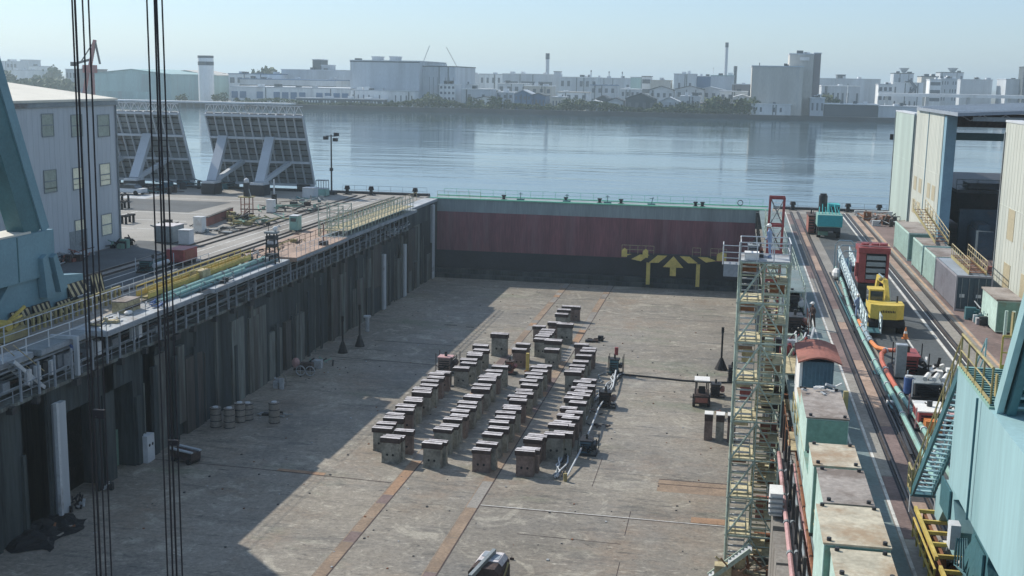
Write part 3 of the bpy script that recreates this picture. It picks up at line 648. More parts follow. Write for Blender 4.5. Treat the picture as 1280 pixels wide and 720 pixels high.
for a, b_, top, wm, rm, lab, Y, g in HS: far(lab, a, b_, top, Y, 14, wm, rm, gable=g or None, win=(1 if top > 118 else 2, 4, .45), name='house')
# chimneys, masts
def stack(label, px, top, w_, Y, m='far_grey', name='chimney', cap='far_dark'):
    q = at(px, top, 'y', Y); r = w_/2*Y/F; t = T(name, label, name, (q.x, Y, 0), local=True)
    B().tube((0,0,0), (0,0,q.z), r*1.12, 12, r2=r).build('shaft', m, t); B().tube((0,0,q.z-r*3), (0,0,q.z+.2), r*1.12, 12).build('cap', cap, t)
stack('tallest slim grey chimney on the skyline', 908.8, 53.5, 3.6, 900); stack('short dark chimney right of the tallest slim one', 919.5, 83, 3.8, 890, 'far_dark')
stack('stout grey chimney above the long industrial hall', 684.6, 67, 4.6, 900, 'far_grey')
for px, tp, n_ in ((739, 88, 'left'), (761.5, 89.5, 'middle'), (778, 90, 'right')): stack(n_+' one of three thin stacks on the middle skyline', px, tp, 1.3, 950, 'far_grey')
stack('thin antenna pole on the tall silo block', 949.5, 79, 1.0, 630, 'far_dark', 'antenna_pole'); stack('thin flag pole above the square grey block', 892, 85, .5, 800, 'far_white', 'flag_pole')
stack('white pole above the depot in front of the long warehouse', 1060, 105, .9, 700, 'far_white', 'light_pole')
for px in (1130, 1191):
    q = at(px, 87, 'y', 955); t = T('water_tower', 'mushroom shaped water tower above the ' + ('left' if px < 1150 else 'right') + ' mast block', 'water tower', (q.x, 955, 0), local=True)
    B().tube((0,0,0), (0,0,q.z), 1.2, 10).build('shaft', 'far_white', t); B().tube((0,0,q.z-2), (0,0,q.z+1.2), 1.5, 12, r2=4).build('bowl', 'far_grey', t)
# white cylinder silo with dark band
q = at(253, 70, 'y', 622); t = T('storage_silo', 'tall white cylindrical silo with dark blue bands at its top on the left shore', 'silo', (q.x, 626, 0), local=True)
B().tube((0,0,0), (0,0,q.z), 4.3, 20).build('shell', 'far_white', t, smooth=False); B().tube((0,0,q.z-1), (0,0,q.z+.3), 4.4, 20).build('band', 'far_dark', t); B().tube((0,0,q.z-5), (0,0,q.z-3), 4.38, 20).build('band', 'far_dark', t)
# tower cranes far away
def luffer(label, px, base, top, tipx, Y, m, sc=.5):
    q = at(px, base, 'y', Y); a = at(tipx, top, 'y', Y); t = T('tower_crane', label, 'crane', (q.x, Y, 0))
    B().beam((q.x, Y, 0), (q.x, Y, q.z), sc*1.6).build('mast', m, t); B().beam((q.x, Y, q.z-.5), (a.x, Y, a.z), sc).build('jib', m, t); B().beam((q.x, Y, q.z), (q.x+(q.x-a.x)*.25, Y, q.z+2.4), sc*1.5).build('counter_jib', m, t)
luffer('left one of two thin tower cranes behind the big grey block', 527.5, 81, 57, 537, 1000, 'far_grey'); luffer('right one of two thin tower cranes, its jib leaning left', 574, 88, 59, 558, 1000, 'far_tan')
# red level luffing crane at left
Y = 430; q = lambda x, y_: at(x, y_, 'y', Y)
t = T('harbour_crane', 'dark red level luffing harbour crane seen between the wires at left', 'crane', (q(108, 118).x, Y, -2))
b0 = q(108, 118); h0 = q(112, 78); tip = q(118.5, 50); jib = q(125, 80)
B().beam((b0.x-3, Y, -2), (h0.x-1, Y, h0.z-4), 1.1).beam((b0.x+3, Y, -2), (h0.x+1, Y, h0.z-4), 1.1).beam((b0.x-2, Y, 4), (b0.x+2, Y, 4), .6).build('portal', 'far_red', t)
B().box(h0.x-2, h0.x+2, Y-2, Y+2, h0.z-4, h0.z-1).build('machine_house', 'far_red', t)
B().beam((h0.x, Y, h0.z-2), (tip.x, Y, tip.z), 1.1).build('jib', 'far_red', t); B().beam((tip.x, Y, tip.z), (jib.x, Y, jib.z), .6).build('fly_jib', 'dark_steel', t)
c1 = q(92, 80); B().beam((h0.x, Y, h0.z+1), (c1.x, Y, c1.z), .8).box(c1.x-.8, c1.x+1.2, Y-1, Y+1, c1.z-.8, c1.z+.8).build('counterweight_arm', 'dark_steel', t); B().beam((c1.x+3, Y, c1.z+.6), (tip.x, Y, tip.z), .35).build('tie_rod', 'dark_steel', t)
sheetq = struct('harbour_jetty', B().box(b0.x-30, b0.x+12, Y-6, Y+6, -4, -1.2), 'quay_far')
t = T('pier', 'long low concrete pier on piles along the left far shore', 'pier', (at(230, 126, 'y', 596).x, 596, -2)); xa_ = at(-40, 126, 'y', 596).x; xb_ = at(365, 126, 'y', 596).x
B().box(xa_, xb_, 592, 602, .2, 1.0).build('deck', 'far_grey', t)
b = B(); x = xa_
while x < xb_: b.box(x, x+.8, 592.2, 601.8, -3, .2); x += 4
b.build('pile_row', 'far_dark', t)
tag(B().box(at(340, 130, 'y', 600).x, 400, 600, 603.2, -4, .3).build('sea_wall', 'quay_far'), 'dark sea wall running along the foot of the far shore', 'sea wall')
B_ = B(); x = -420
# trees of the far shore
def crown_mesh(seed, n=260):
    random.seed(seed); b = B(); cl = [(random.uniform(-.6, .6), random.uniform(-.5, .5), random.uniform(.35, 1.1), random.uniform(.25, .5)) for _ in range(9)]
    for k in range(n):
        c = random.choice(cl); d = Vector((random.gauss(0, 1), random.gauss(0, 1), random.gauss(0, 1))).normalized()*c[3]*random.uniform(.6, 1.05)
        p = Vector(c[:3])+d; u = Vector((random.gauss(0,1), random.gauss(0,1), random.gauss(0,1))).normalized(); v = u.orthogonal().normalized(); s_ = random.uniform(.05, .12)
        b.add([p-u*s_-v*s_, p+u*s_-v*s_*.6, p+u*s_*.7+v*s_, p-u*s_+v*s_*.8], [(0,1,2,3)], random.choice((0, 0, 1)))
    return b
protos = []
for k in range(3):
    t = T('tree', '', 'tree', (0,0,0), 'trees along the far shore', local=True)
    crown_mesh(50+k).build('crown', ['leaf', 'leaf_light'], t); B().tube((0,0,-.3), (0,0,.7), .06, 5, r2=.03).beam((0,0,.4), (.25,0,.8), .03).beam((0,0,.4), (-.25,.1,.75), .03).build('trunk', 'bark', t)
    protos.append(t)
TR = [(268, 116, 127, 612, 'dark round tree left of the long low white warehouse'), (281, 115, 127, 613, 'second dark round tree beside the long low white warehouse'), (297, 122, 129, 608, 'small tree before the left end of the low white warehouse'),
 (325, 83, 92, 860, 'tree rising over the long warehouse roof at left'), (332, 84, 92, 865, 'low tree right of the one over the long warehouse roof'), (57, 80, 92, 900, 'dark tree standing on the left skyline'),
 (539, 113, 131, 612, 'tall tree right of the big grey storage block'), (548, 120, 132, 609, 'low tree before the white apartment house'), (560, 128, 136, 606, 'small shore tree left of the pale blue house'), (571, 127, 137, 606, 'shore bush tree just left of the pale blue house'),
 (590, 121, 137, 606, 'broad tree before the pale blue shore house'), (600, 123, 137, 607, 'broad tree right of the pale blue shore house'), (622, 118, 136, 608, 'light tree right of the white house with dark roof'), (633, 124, 138, 607, 'dark tree left of the blue wharf houses'),
 (705, 122, 138, 608, 'wide tree right of the tan shed with a mast'), (717, 119, 138, 609, 'tallest tree in front of the long white walled house'), (728, 124, 138, 608, 'tree left of the low boat shed'), (775, 132, 141, 606, 'low tree left of the large gabled house'),
 (822, 126, 141, 608, 'tree between the large gabled house and the wide grey roofed one'), (855, 128, 142, 607, 'tree before the tall grey walled shed'), (880, 120, 140, 612, 'light green tree behind the low brown wharf shed'), (891, 124, 142, 607, 'dark tree before the low brown wharf shed'),
 (905, 122, 142, 609, 'light tree at the right end of the brown wharf shed'), (925, 121, 143, 608, 'light green tree left of the silo'), (934, 118, 142, 610, 'tall tree touching the silo wall'), (1037, 118, 130, 650, 'yellow green tree right of the silo'), (1050, 121, 131, 640, 'second yellow green tree right of the silo'), (800, 136, 142, 605, 'little tree at the foot of the large gabled house'),
 (670, 134, 140, 605, 'low bush tree by the blue wharf houses'), (525, 133, 138, 605, 'low tree at the right end of the pier shed'), (508, 133, 138, 605, 'low tree before the white annex'), (490, 132, 138, 605, 'round low tree before the white annex, left one')]
TR += [(px, top, 140, 607, lab) for px, top, lab in ((645, 131, 'small tree at the foot of the blue fronted wharf house'), (684, 128, 'ragged tree between the blue wharf houses and the tan shed'), (740, 130, 'small tree before the low boat shed'), (757, 131, 'small tree before the small dark gabled house'), (768, 129, 'tree right of the small dark gabled house'),
 (838, 131, 'low tree before the wide grey roofed house'), (847, 128, 'leaning tree right of the wide grey roofed house'), (866, 126, 'tree before the tall grey walled shed, right one'), (898, 120, 'tall tree behind the right end of the brown wharf shed'), (914, 124, 'tree between the brown wharf shed and the silo'), (582, 130, 'low tree at the left corner of the pale blue house'), (610, 128, 'low tree at the right corner of the pale blue house'), (554, 126, 'ragged tree before the white apartment house'))]
TR += [(px, top, 128, 612, lab) for px, top, lab in ((310, 121, 'small tree before the low white warehouse, second from its left end'), (345, 122, 'small tree before the middle of the low white warehouse'), (232, 116, 'tree before the second teal shed'), (222, 118, 'low tree before the joint of the two teal sheds'))]
for k, (px, top, bt, Y, lab) in enumerate(TR):
    t = protos[k] if k < 3 else copy_tree(protos[k % 3]); q = at(px, top, 'y', Y); t['label'] = lab
    h = max(q.z, 3.5); t.location = (q.x, Y, 0); t.scale = (h*.62, h*.62, h/1.45); t.rotation_euler = (0, 0, k*1.3)
def leafmass(name, x0, x1, y0, y1, z0, z1, n, s0, label, cat='shrubs'):
    b = B(); random.seed(n)
    for k in range(n):
        x = random.uniform(x0, x1); hh = (.55+.45*math.sin(x*.11)*math.sin(x*.037+1)+.2*random.random()); p = Vector((x, random.uniform(y0, y1), z0+(z1-z0)*hh*random.random()**.5))
        u = Vector((random.gauss(0,1), random.gauss(0,1), random.gauss(0,1))).normalized(); v = u.orthogonal().normalized(); s_ = random.uniform(.6, 1.2)*s0
        b.add([p-u*s_-v*s_, p+u*s_-v*s_*.6, p+u*s_*.7+v*s_, p-u*s_+v*s_*.8], [(0,1,2,3)], random.choice((0, 0, 1)))
    o = b.build(name, ['leaf', 'leaf_light']); tag(o, label, cat); o['kind'] = 'stuff'; return o
leafmass('woodland', at(-60, 100, 'y', 740).x, at(100, 100, 'y', 740).x, 700, 745, 0, at(50, 91, 'y', 740).z, 5200, 1.2, 'dark wooded bank behind the grey building at far left', 'wood')
leafmass('shore_shrubs', at(480, 135, 'y', 604).x, at(935, 135, 'y', 604).x, 603.3, 607, 0, 4.6, 7000, .4, 'dark scrub growing along the far sea wall')
leafmass('shore_shrubs', at(300, 130, 'y', 604).x, at(480, 130, 'y', 604).x, 603.3, 606, 0, 3.0, 1800, .32, 'thin scrub along the left far sea wall')
# parked vehicles on the far right depot, low clutter
random.seed(77)
vb = None
for k in range(34):
    px = 1098+random.random()*95; Y = random.uniform(640, 690); q = at(px, 120, 'y', Y)
    t = T('parked_truck', '', 'truck', (q.x, Y, 0), 'small vehicles parked on the far right depot', local=True, rz=random.choice((0, .1, 1.57)))
    if vb is None:
        vb = [B().box(-1.2, 1.2, -3, 1.6, .7, 3.2).build('cargo_box', m, t if i == 0 else None) for i, m in enumerate(('far_white', 'far_blue', 'far_red'))]
        cb = B().box(-1.1, 1.1, 1.7, 3.2, .5, 2.4).build('cab', 'far_white', t); ch = B().box(-1.1, 1.1, -3, 3, .3, .7).build('chassis', 'far_dark', t)
    else:
        o = vb[(0, 0, 1, 0, 2)[k % 5]]; inst(o, 'cargo_box', t, (0,0,0)); inst(cb, 'cab', t, (0,0,0)); inst(ch, 'chassis', t, (0,0,0))
    t['label'] = 'small %s box truck parked on the far right depot below the elevated road' % ('white', 'white', 'blue', 'white', 'red')[k % 5]; t['group'] = '%s box trucks on the far depot' % ('white', 'white', 'blue', 'white', 'red')[k % 5]
for o in vb[1:]: bpy.data.objects.remove(o)

# ---------------------------------------------------------------- haze
def haze(dens, col):
    o = B().box(-3700, 3700, -260, 8200, -14, 62).build('haze', 'black'); o['kind'] = 'stuff'
    m = bpy.data.materials.new('haze'); m.use_nodes = True; n = m.node_tree.nodes; n.clear()
    out = n.new('ShaderNodeOutputMaterial'); v = n.new('ShaderNodeVolumePrincipled'); v.inputs['Density'].default_value = dens
    v.inputs['Color'].default_value = (*col, 1); v.inputs['Anisotropy'].default_value = .3
    m.node_tree.links.new(v.outputs[0], out.inputs['Volume']); o.data.materials[0] = m
    return o
haze(.00034, (.76, .92, .98))
# ================================================================ keel blocks on the dock floor
def block_proto(name, body, capw=1.42, w_=1.26, d=.62, h=1.42, hc=.36, holes=True, capm='timber_dark', twin=False):
    t = T(name, '', 'keel block', (0,0,0), local=True)
    b = B(); b.box(-w_/2, w_/2, -d/2, d/2, 0, h)
    b.box(-w_/2-.02, w_/2+.02, -d/2-.02, d/2+.02, 0, .09, 0)
    for x in (-.43*w_, .43*w_): b.box(x-.03, x+.03, -d/2-.025, -d/2, .1, h-.02)
    b.build('body', body, t)
    if holes:
        o = B().tube((0, -.03, 0), (0, 0, 0), .085, 10).build('lifting_hole', 'black', t, loc=(-.21, -d/2-.002, h*.42)); inst(o, 'lifting_hole', t, (.21, -d/2-.002, h*.42))
    cb = B(); n = 3; e = [(-.02, .01), (.0, -.015), (.02, .0)]
    for i in range(n): yy = -d/2-.03+(d+.02)*i/n; cb.box(-capw/2+e[i][0], capw/2+e[i][1], yy, yy+(d+.02)/n-.012, h, h+hc-(.0, .015, .03)[(i+len(body)) % 3], 0, 1)
    cb.build('cap', [capm, 'cap_top'], t)  # tops paler than the sides: sun glint put into their colour
    return t
PR = [block_proto('keel_block', 'block_grey'), block_proto('keel_block', 'block_brown', capw=1.36, w_=1.2, h=1.38), block_proto('keel_block', 'block_grey', capw=1.4, w_=1.3, h=1.5, hc=.28, capm='timber_dark'),
  block_proto('keel_block', 'block_grey', capw=1.46, h=1.36, hc=.4, holes=True), block_proto('keel_block', 'block_brown', capw=1.3, w_=1.22, h=1.3, hc=.3, capm='timber_dark')]
used = [False]*5
def place(x, y, k, label, group, rz=0, sc=1):
    t = PR[k] if not used[k] else copy_tree(PR[k]); used[k] = True
    t.location = (x, y, FL); t.rotation_euler = (0, 0, rz); t.scale = (sc*random.uniform(.95, 1.04), sc*random.uniform(.88, 1.05), sc*random.uniform(.94, 1.06)); t['label'] = label; t['group'] = group; return t
random.seed(2)
def row(ys, xf, desc, group, kinds=(0, 0, 3, 3, 1, 2, 4)):
    for i, y in enumerate(ys):
        o_ = ORD[i] if i < len(ORD) else 'farthest'
        lab = ('%s keel block from the near end of the %s' % (o_, desc)) if i else 'nearest keel block of the %s' % desc
        place(xf(i)+random.uniform(-.06, .06), y+random.uniform(-.07, .07), random.choice(kinds), lab, group, random.uniform(-.06, .06))
def rng_(a, b_, n): return [a+(b_-a)*i/(n-1) for i in range(n)]
row([75.6, 77.9]+rng_(79.2, 95.2, 14), lambda i: [-22.45, -22.1][i] if i < 2 else -23.65+.13*(1 if i % 2 else -1), 'leftmost long row', 'keel blocks of the leftmost long row', (0, 1, 1, 3, 2, 4))
place(-23.75, 78.1, 0, 'keel block beside the third block of the leftmost long row, set to its left', 'keel blocks of the leftmost long row')
place(-22.35, 76.35, 2, 'keel block pressed against the back of the nearest block of the leftmost row', 'keel blocks of the leftmost long row')
row(rng_(97.0, 105.2, 7), lambda i: -22.25+.15*(1 if i % 2 else -1), 'short far left row', 'keel blocks of the short far left row')
row([75.3, 76.1]+rng_(78.6, 97.9, 16), lambda i: -19.3+.09*(1 if i % 2 else -1), 'second long row from the left', 'keel blocks of the second long row')
row([75.3, 76.05]+rng_(78.6, 100.0, 18), lambda i: -15.75+.11*(1 if i % 2 else -1), 'third long row from the left', 'keel blocks of the third long row')
row([75.2, 76.0, 78.1, 78.8], lambda i: -12.75+.1*(1 if i % 2 else -1), 'near cluster left of the rightmost row', 'keel blocks of the short near cluster', (0, 1))
row([79.3, 80.0]+rng_(81.4, 95.6, 16), lambda i: -11.3+.24*(1 if i % 2 else -1), 'rightmost long row', 'keel blocks of the rightmost long row', (0, 1, 4, 2, 3))
row([97.3]+rng_(99.0, 106.0, 7), lambda i: -12.6+.08*(1 if i % 2 else -1), 'far part of the rightmost row', 'keel blocks of the far right row', (1, 0, 4))
for i, (x, y, k) in enumerate(((-15.75, 105.4, 0), (-16.0, 107.9, 0), (-18.7, 104.8, 1), (-18.85, 107.6, 1), (-21.4, 109.0, 0), (-17.45, 109.6, 0), (-17.5, 110.6, 0), (-17.4, 111.7, 2), (-17.45, 112.9, 0), (-17.5, 114.2, 0), (-18.7, 116.0, 1), (-16.05, 116.0, 0), (-17.4, 117.6, 1), (-17.3, 122.2, 0), (-17.45, 125.0, 0), (-17.35, 127.3, 1), (-16.6, 127.4, 1), (-12.5, 107.2, 1), (-13.4, 108.6, 1))):
    lab = ['single keel block right in front of the stacked far cluster', 'keel block just behind the single one in front of the far cluster', 'red brown keel block in front of the two blocks beside the yellow post', 'keel block behind the red brown one near the yellow post', 'lone grey keel block standing apart left of the far cluster',
           'nearest block of the tight central file in the far cluster', 'second block of the tight central file in the far cluster', 'third block of the tight central file in the far cluster', 'fourth block of the tight central file in the far cluster', 'farthest block of the tight central file in the far cluster',
           'left block of the wide line at the back of the central file', 'large right block of the wide line at the back of the central file', 'middle block of the wide line at the back of the central file', 'nearest of the four farthest keel blocks near the brown strips', 'second of the four farthest keel blocks near the brown strips', 'left one of the two farthest keel blocks of all', 'right one of the two farthest keel blocks of all',
           'small block at the far end of the rightmost row', 'leftmost small block at the far end of the rightmost row'][i]
    place(x, y, k, lab, 'keel blocks of the far cluster', 0, 1.18 if i in (1, 4, 11) else 1)

# ---- other things on the dock floor
def machine(name, label, cat, x, y, w_, d, h, body='dark_steel', trim='red_paint', top='grey_steel', z=FL, rz=0, seed=1, posts=True, group=None):
    """a small plant unit: skid, engine housing with louvres, tank, pipes, frame"""
    random.seed(seed); t = T(name, label, cat, (x, y, z), group, local=True, rz=rz)
    b = B(); b.box(-w_/2, w_/2, -d/2, -d/2+.1, 0, .14).box(-w_/2, w_/2, d/2-.1, d/2, 0, .14).box(-w_/2, -w_/2+.1, -d/2+.11, d/2-.11, .02, .13).box(w_/2-.1, w_/2, -d/2+.11, d/2-.11, .02, .13); b.build('skid', 'dark_steel', t)
    B().box(-w_*.42, w_*.18, -d*.4, d*.4, .14, h*.72).build('housing', body, t, bevel=.02)
    b = B()
    for k in range(4): b.box(-w_*.36, w_*.12, -d*.4-.03, -d*.4-.001, h*.22+k*h*.11, h*.22+k*h*.11+h*.05)
    b.build('louvre', 'black', t)
    B().tube((w_*.33, -d*.35, h*.45), (w_*.33, d*.35, h*.45), min(w_, h)*.15, 12).build('tank', trim, t)
    B().box(-w_*.45, w_*.25, -d*.42, d*.42, h*.72, h*.77).build('lid', top, t)
    B().tube((-w_*.1, 0, h*.77), (-w_*.1, 0, h*1.0), w_*.07, 8).build('exhaust', 'dark_steel', t)
    b = B()
    for k in range(5): b.path([(random.uniform(-w_/2, w_/2), -d*.45, random.uniform(.2, h*.6)), (random.uniform(-w_/2, w_/2), -d*.55, random.uniform(.1, h*.5)), (random.uniform(-w_/2, w_/2), random.uniform(-d/2, d/2), random.uniform(h*.4, h*.9))], .035, 5)
    b.build('hose', 'black', t)
    if posts:
        for sx in (-1, 1):
            for sy in (-1, 1): B().box(sx*w_/2-.03, sx*w_/2+.03, sy*d/2-.03, sy*d/2+.03, .14, h*.95).build('frame_post', trim, t)
    return t
machine('welding_unit', 'dark red plant unit beside the thin pole at the far end of the leftmost row', 'welding unit', -24.7, 101.5, 1.9, 1.4, 1.9, 'block_brown', 'timber_dark', 'pink_paint', seed=2)
t = T('marker_pole', 'thin dark pole standing right of the dark red plant unit among the blocks', 'pole', (-23.2, 96.5, FL), local=True); B().tube((0,0,0), (0,0,2.6), .06, 6).build('shaft', 'dark_steel', t); B().tube((0,0,0), (0,0,.1), .25, 8).build('foot', 'dark_steel', t)
t = T('yellow_post', 'yellow painted post between the red brown block and the far cluster', 'post', (-17.7, 103.5, FL), local=True); B().box(-.14, .14, -.14, .14, 0, 1.7).build('shaft', 'yellow_paint', t, bevel=.02); B().box(-.25, .25, -.25, .25, 0, .08).build('foot', 'rust', t)
machine('oil_drum_rack', 'small maroon unit standing left of the yellow post', 'drum rack', -19.0, 102.2, 1.1, 1.0, 1.6, 'red_roof', 'red_paint', 'timber_dark', seed=5, posts=False)
machine('pump', 'dark blue grey pump unit on the floor right of the rightmost block row', 'pump', -9.3, 81.0, 1.3, 1.6, 1.4, 'blue_shed', 'dark_steel', 'black', seed=3)
machine('drum_unit', 'dark double drum unit standing alone right of the far right row', 'drum unit', -9.3, 93.5, 1.5, 1.2, 1.7, 'timber_dark', 'block_brown', 'black', seed=8, posts=False)
t = machine('pump', 'dark pump unit with a bright red cap joined to the long dark cable', 'pump', -9.7, 104.5, 1.3, 1.1, 1.9, 'teal_deep', 'dark_steel', 'black', seed=9); B().tube((0,0,1.8), (0,0,2.5), .17, 10).build('red_cap', 'red_paint', t)
def cone_post(name, label, x, y, h, r, z=FL, mat='black', group=None):
    t = T(name, label, 'stand', (x, y, z), group, local=True)
    B().tube((0,0,0), (0,0,1.1), r, 12, r2=.14).build('cone_base', mat, t); B().tube((0,0,1.1), (0,0,h), .09, 8).build('pole', mat, t); B().tube((0,0,h-.5), (0,0,h), .13, 8).build('head', mat, t); return t
cone_post('mast_stand', 'tall black pole with a cone foot standing left of the stair tower', -.3, 108.8, 4.0, .62)
cone_post('mast_stand', 'left one of two black cone footed poles at the foot of the left wall', -36.3, 106.2, 3.6, .5, group='cone footed poles by the left wall')
cone_post('mast_stand', 'right one of two black cone footed poles at the foot of the left wall', -35.6, 109.3, 4.2, .5, group='cone footed poles by the left wall')
t = T('white_post', 'pale post with a round cap near the left wall beyond the two black poles', 'post', (-37.0, 116.2, FL), local=True); B().tube((0,0,0), (0,0,1.5), .22, 10).build('shaft', 'slab_white', t); B().tube((0,0,1.5), (0,0,1.65), .42, 12).build('cap', 'pale_steel', t)
def debris(name, label, cat, x, y, w_, d, h, n, mats, z=FL, seed=1):
    random.seed(seed); t = T(name, label, cat, (x, y, z), local=True)
    per = [B() for _ in mats]
    for k in range(n):
        b = per[k % len(mats)]; p = Vector((random.uniform(-w_, w_)/2, random.uniform(-d, d)/2, random.uniform(.05, h*.5))); q = p+Vector((random.uniform(-.6, .6)*w_*.6, random.uniform(-.6, .6)*d*.6, random.uniform(-.1, .5)*h)); q.z = max(.04, q.z)
        if random.random() < .5: b.beam(p, q, random.uniform(.04, .16), random.uniform(.04, .12))
        elif random.random() < .6: b.tube(p, q, random.uniform(.03, .09), 6)
        else: s_ = random.uniform(.1, .35)*min(w_, 1.6); b.box(p.x-s_, p.x+s_*.7, p.y-s_*.6, p.y+s_*.6, 0, random.uniform(.2, 1)*h*.8)
    for k, (b, m) in enumerate(zip(per, mats)):
        if b.v: b.build(('scrap_bars', 'scrap_pieces', 'scrap_plates', 'scrap_bits')[k % 4], m, t)
    return t
debris('tool_heap', 'small dark heap of tools on the floor right of the two farthest brown strips', 'heap', -13.2, 117.6, 1.6, .9, .7, 14, ('black', 'timber_dark'), seed=4)
debris('tool_heap', 'dark bits lying beside the double drum unit', 'heap', -9.3, 87.6, 2.0, .9, .35, 8, ('black', 'timber_dark'), seed=6)
debris('tool_heap', 'small dark bits on the floor just right of the hose bundle', 'heap', -9.9, 91, 1.3, .6, .6, 7, ('dark_steel', 'block_brown'), seed=12)
# hose and cable bundle
t = T('hose_bundle', 'tangle of grey air hoses running along the right side of the block rows', 'hoses', (-10, 75, FL)); random.seed(14)
for k in range(7):
    pts = []; n = 26; off = random.uniform(-.35, .35)
    for i in range(n):
        y = 74.8+i*(104.5-74.8)/(n-1); x = -10.3+.6*math.sin(y*.13)+off+random.uniform(-.3, .3)+(.5 if y > 98 else 0); pts.append((x, y, FL+.06+random.random()*.22))
    B().path(pts, .055, 5).build('hose', ('pale_steel', 'grey_steel', 'dark_steel')[k % 3], t)
B().path([(-10.05, 74.7, FL+.12), (-9.75, 79, FL+.5), (-9.6, 85, FL+.7), (-9.7, 91, FL+.6), (-9.3, 98, FL+.5), (-9.6, 103.5, FL+.6)], .07, 6).build('long_pole', 'pale_steel', t)
B().tube((-10.05, 74.6, FL), (-10.05, 74.6, FL+.55), .13, 8).build('hose_end', 'yellow_dull', t)
tag(B().path([(-9.2, 104.3, FL+.07), (-6.5, 104.0, FL+.06), (-3.5, 103.4, FL+.06), (-.8, 103.5, FL+.06), (1.2, 103.9, FL+.06)], .09, 6).build('power_cable', 'black'), 'long dark cable lying across the floor from the red capped pump to the tower', 'cable')
tag(B().path([(-10.6, 101, FL+.05), (-11.2, 103.5, FL+.05), (-9.8, 104.8, FL+.3)], .07, 6).build('power_cable', 'grey_steel'), 'short grey cable joining the red capped pump to the hose bundle', 'cable')
# forklift seen from behind
def forklift(label, x, y, rz):
    t = T('forklift', label, 'forklift', (x, y, FL), local=True, rz=rz)
    B().box(-.6, .6, -1.1, .9, .35, 1.05).box(-.62, .62, -1.3, -1.1, .3, 1.0).build('body', 'timber_dark', t, bevel=.04)
    B().box(-.5, .5, -1.36, -1.31, .45, .85).build('counterweight', 'red_roof', t)
    for sx in (-1, 1):
        for yy in (-.9, .7):
            wl = B().tube((sx*.5, yy, .32), (sx*.72, yy, .32), .32, 14).build('wheel', 'black', t); B().tube((sx*.725, yy, .32), (sx*.735, yy, .32), .15, 10).build('rim', 'grey_steel', wl)
    for sx in (-1, 1):
        for yy in (-.85, .5): B().beam((sx*.52, yy, 1.0), (sx*.5, yy*.8, 2.1), .07).build('guard_post', 'dark_steel', t)
    B().box(-.62, .62, -.85, .6, 2.1, 2.2).build('roof', 'white_paint', t, bevel=.02)
    B().box(-.28, .28, -.5, .0, 1.05, 1.2).box(-.28, .28, -.62, -.5, 1.1, 1.65).build('seat', 'black', t)
    B().box(-.45, -.35, .95, 1.05, .1, 2.3).box(.35, .45, .95, 1.05, .1, 2.3).box(-.45, .45, .96, 1.04, 1.9, 2.0).build('mast', 'dark_steel', t)
    B().box(-.4, -.28, 1.05, 2.1, .08, .14).box(.28, .4, 1.05, 2.1, .08, .14).build('fork', 'dark_steel', t)
    return t
forklift('small dark forklift with a white roof and reddish rear, parked left of the tower', -1.75, 96.3, .03)
machine('generator', 'dark reddish generator between the white roofed forklift and the stair tower', 'generator', -.5, 99.0, 1.3, 1.2, 1.5, 'timber_dark', 'red_roof', 'dark_steel', seed=7, posts=False)
machine('generator', 'dark round shouldered unit behind the foot of the tall black cone pole', 'generator', .8, 104.5, 1.0, 1.2, 1.8, 'dark_steel', 'grey_steel', 'black', seed=22, posts=False)
debris('scrap_heap', 'small orange and dark scrap heap beside the stair tower behind three slim blocks', 'heap', .3, 92, 1.3, 1.6, .9, 16, ('rust_orange', 'dark_steel', 'red_roof'), seed=8)
for k, x in enumerate((-.95, -.1, .75)):
    t = T('slim_block', ('left', 'middle', 'right')[k]+' one of three slim upright blocks with white tops beside the stair tower', 'block', (x, 86.5, FL), 'slim white topped blocks', local=True)
    B().box(-.3, .3, -.45, .45, 0, 1.5).build('body', ('block_brown', 'block_grey', 'block_brown')[k], t); B().box(-.31, .31, -.46, .46, 1.5, 2.0).build('cap', 'timber_dark', t); B().box(-.32, .32, -.47, .47, 2.0, 2.05).build('top_plate', 'white_paint', t)
# boom lift at the bottom edge
t = T('boom_lift', 'dark machine with grey chamfered roof and a boom, cut by the bottom edge', 'boom lift', (-11.45, 56.7, FL), local=True, rz=-.08); t.scale = (.8, .8, .8)
B().box(-1.0, 1.0, -2.2, 1.3, .5, 1.5).build('chassis', 'black', t, bevel=.08)
B().prism([(-1.02, 1.45), (-1.02, 1.9), (-.72, 2.25), (.72, 2.25), (1.02, 1.9), (1.02, 1.45)], 'y', -1.6, 1.0).build('body', 'timber_dark', t)
B().prism([(-.93, 2.03), (-.66, 2.32), (.66, 2.32), (.93, 2.03), (.7, 2.26), (-.7, 2.26)], 'y', -.5, 1.05).build('roof', 'cap_top', t)
B().box(-.62, -.12, .1, .9, 2.325, 2.36).build('roof_panel', 'roof_grey', t); B().box(.1, .6, -.2, .6, 2.325, 2.35).build('roof_panel', 'roof_grey', t)
B().beam((.05, .8, 2.5), (-.45, -3.0, 2.2), .24, .3).build('boom', 'grey_steel', t)
for sx in (-1, 1):
    for yy in (-1.5, .7): B().tube((sx*.85, yy, .45), (sx*1.15, yy, .45), .45, 16).build('wheel', 'black', t)
B().tube((1.05, -.6, 1.3), (1.05, .5, 1.9), .08, 8).build('side_arm', 'yellow_dull', t)
tag(B().box(-.12, .12, -.03, .03, 0, .12).add([(-.03,0,.12),(.03,0,.12),(0,0,.24)], [(0,1,2)]).build('clamp', 'timber_dark', None, loc=(-11.1, 61.0, FL)), 'tiny dark clamp lying just beyond the machine at the bottom edge', 'clamp')
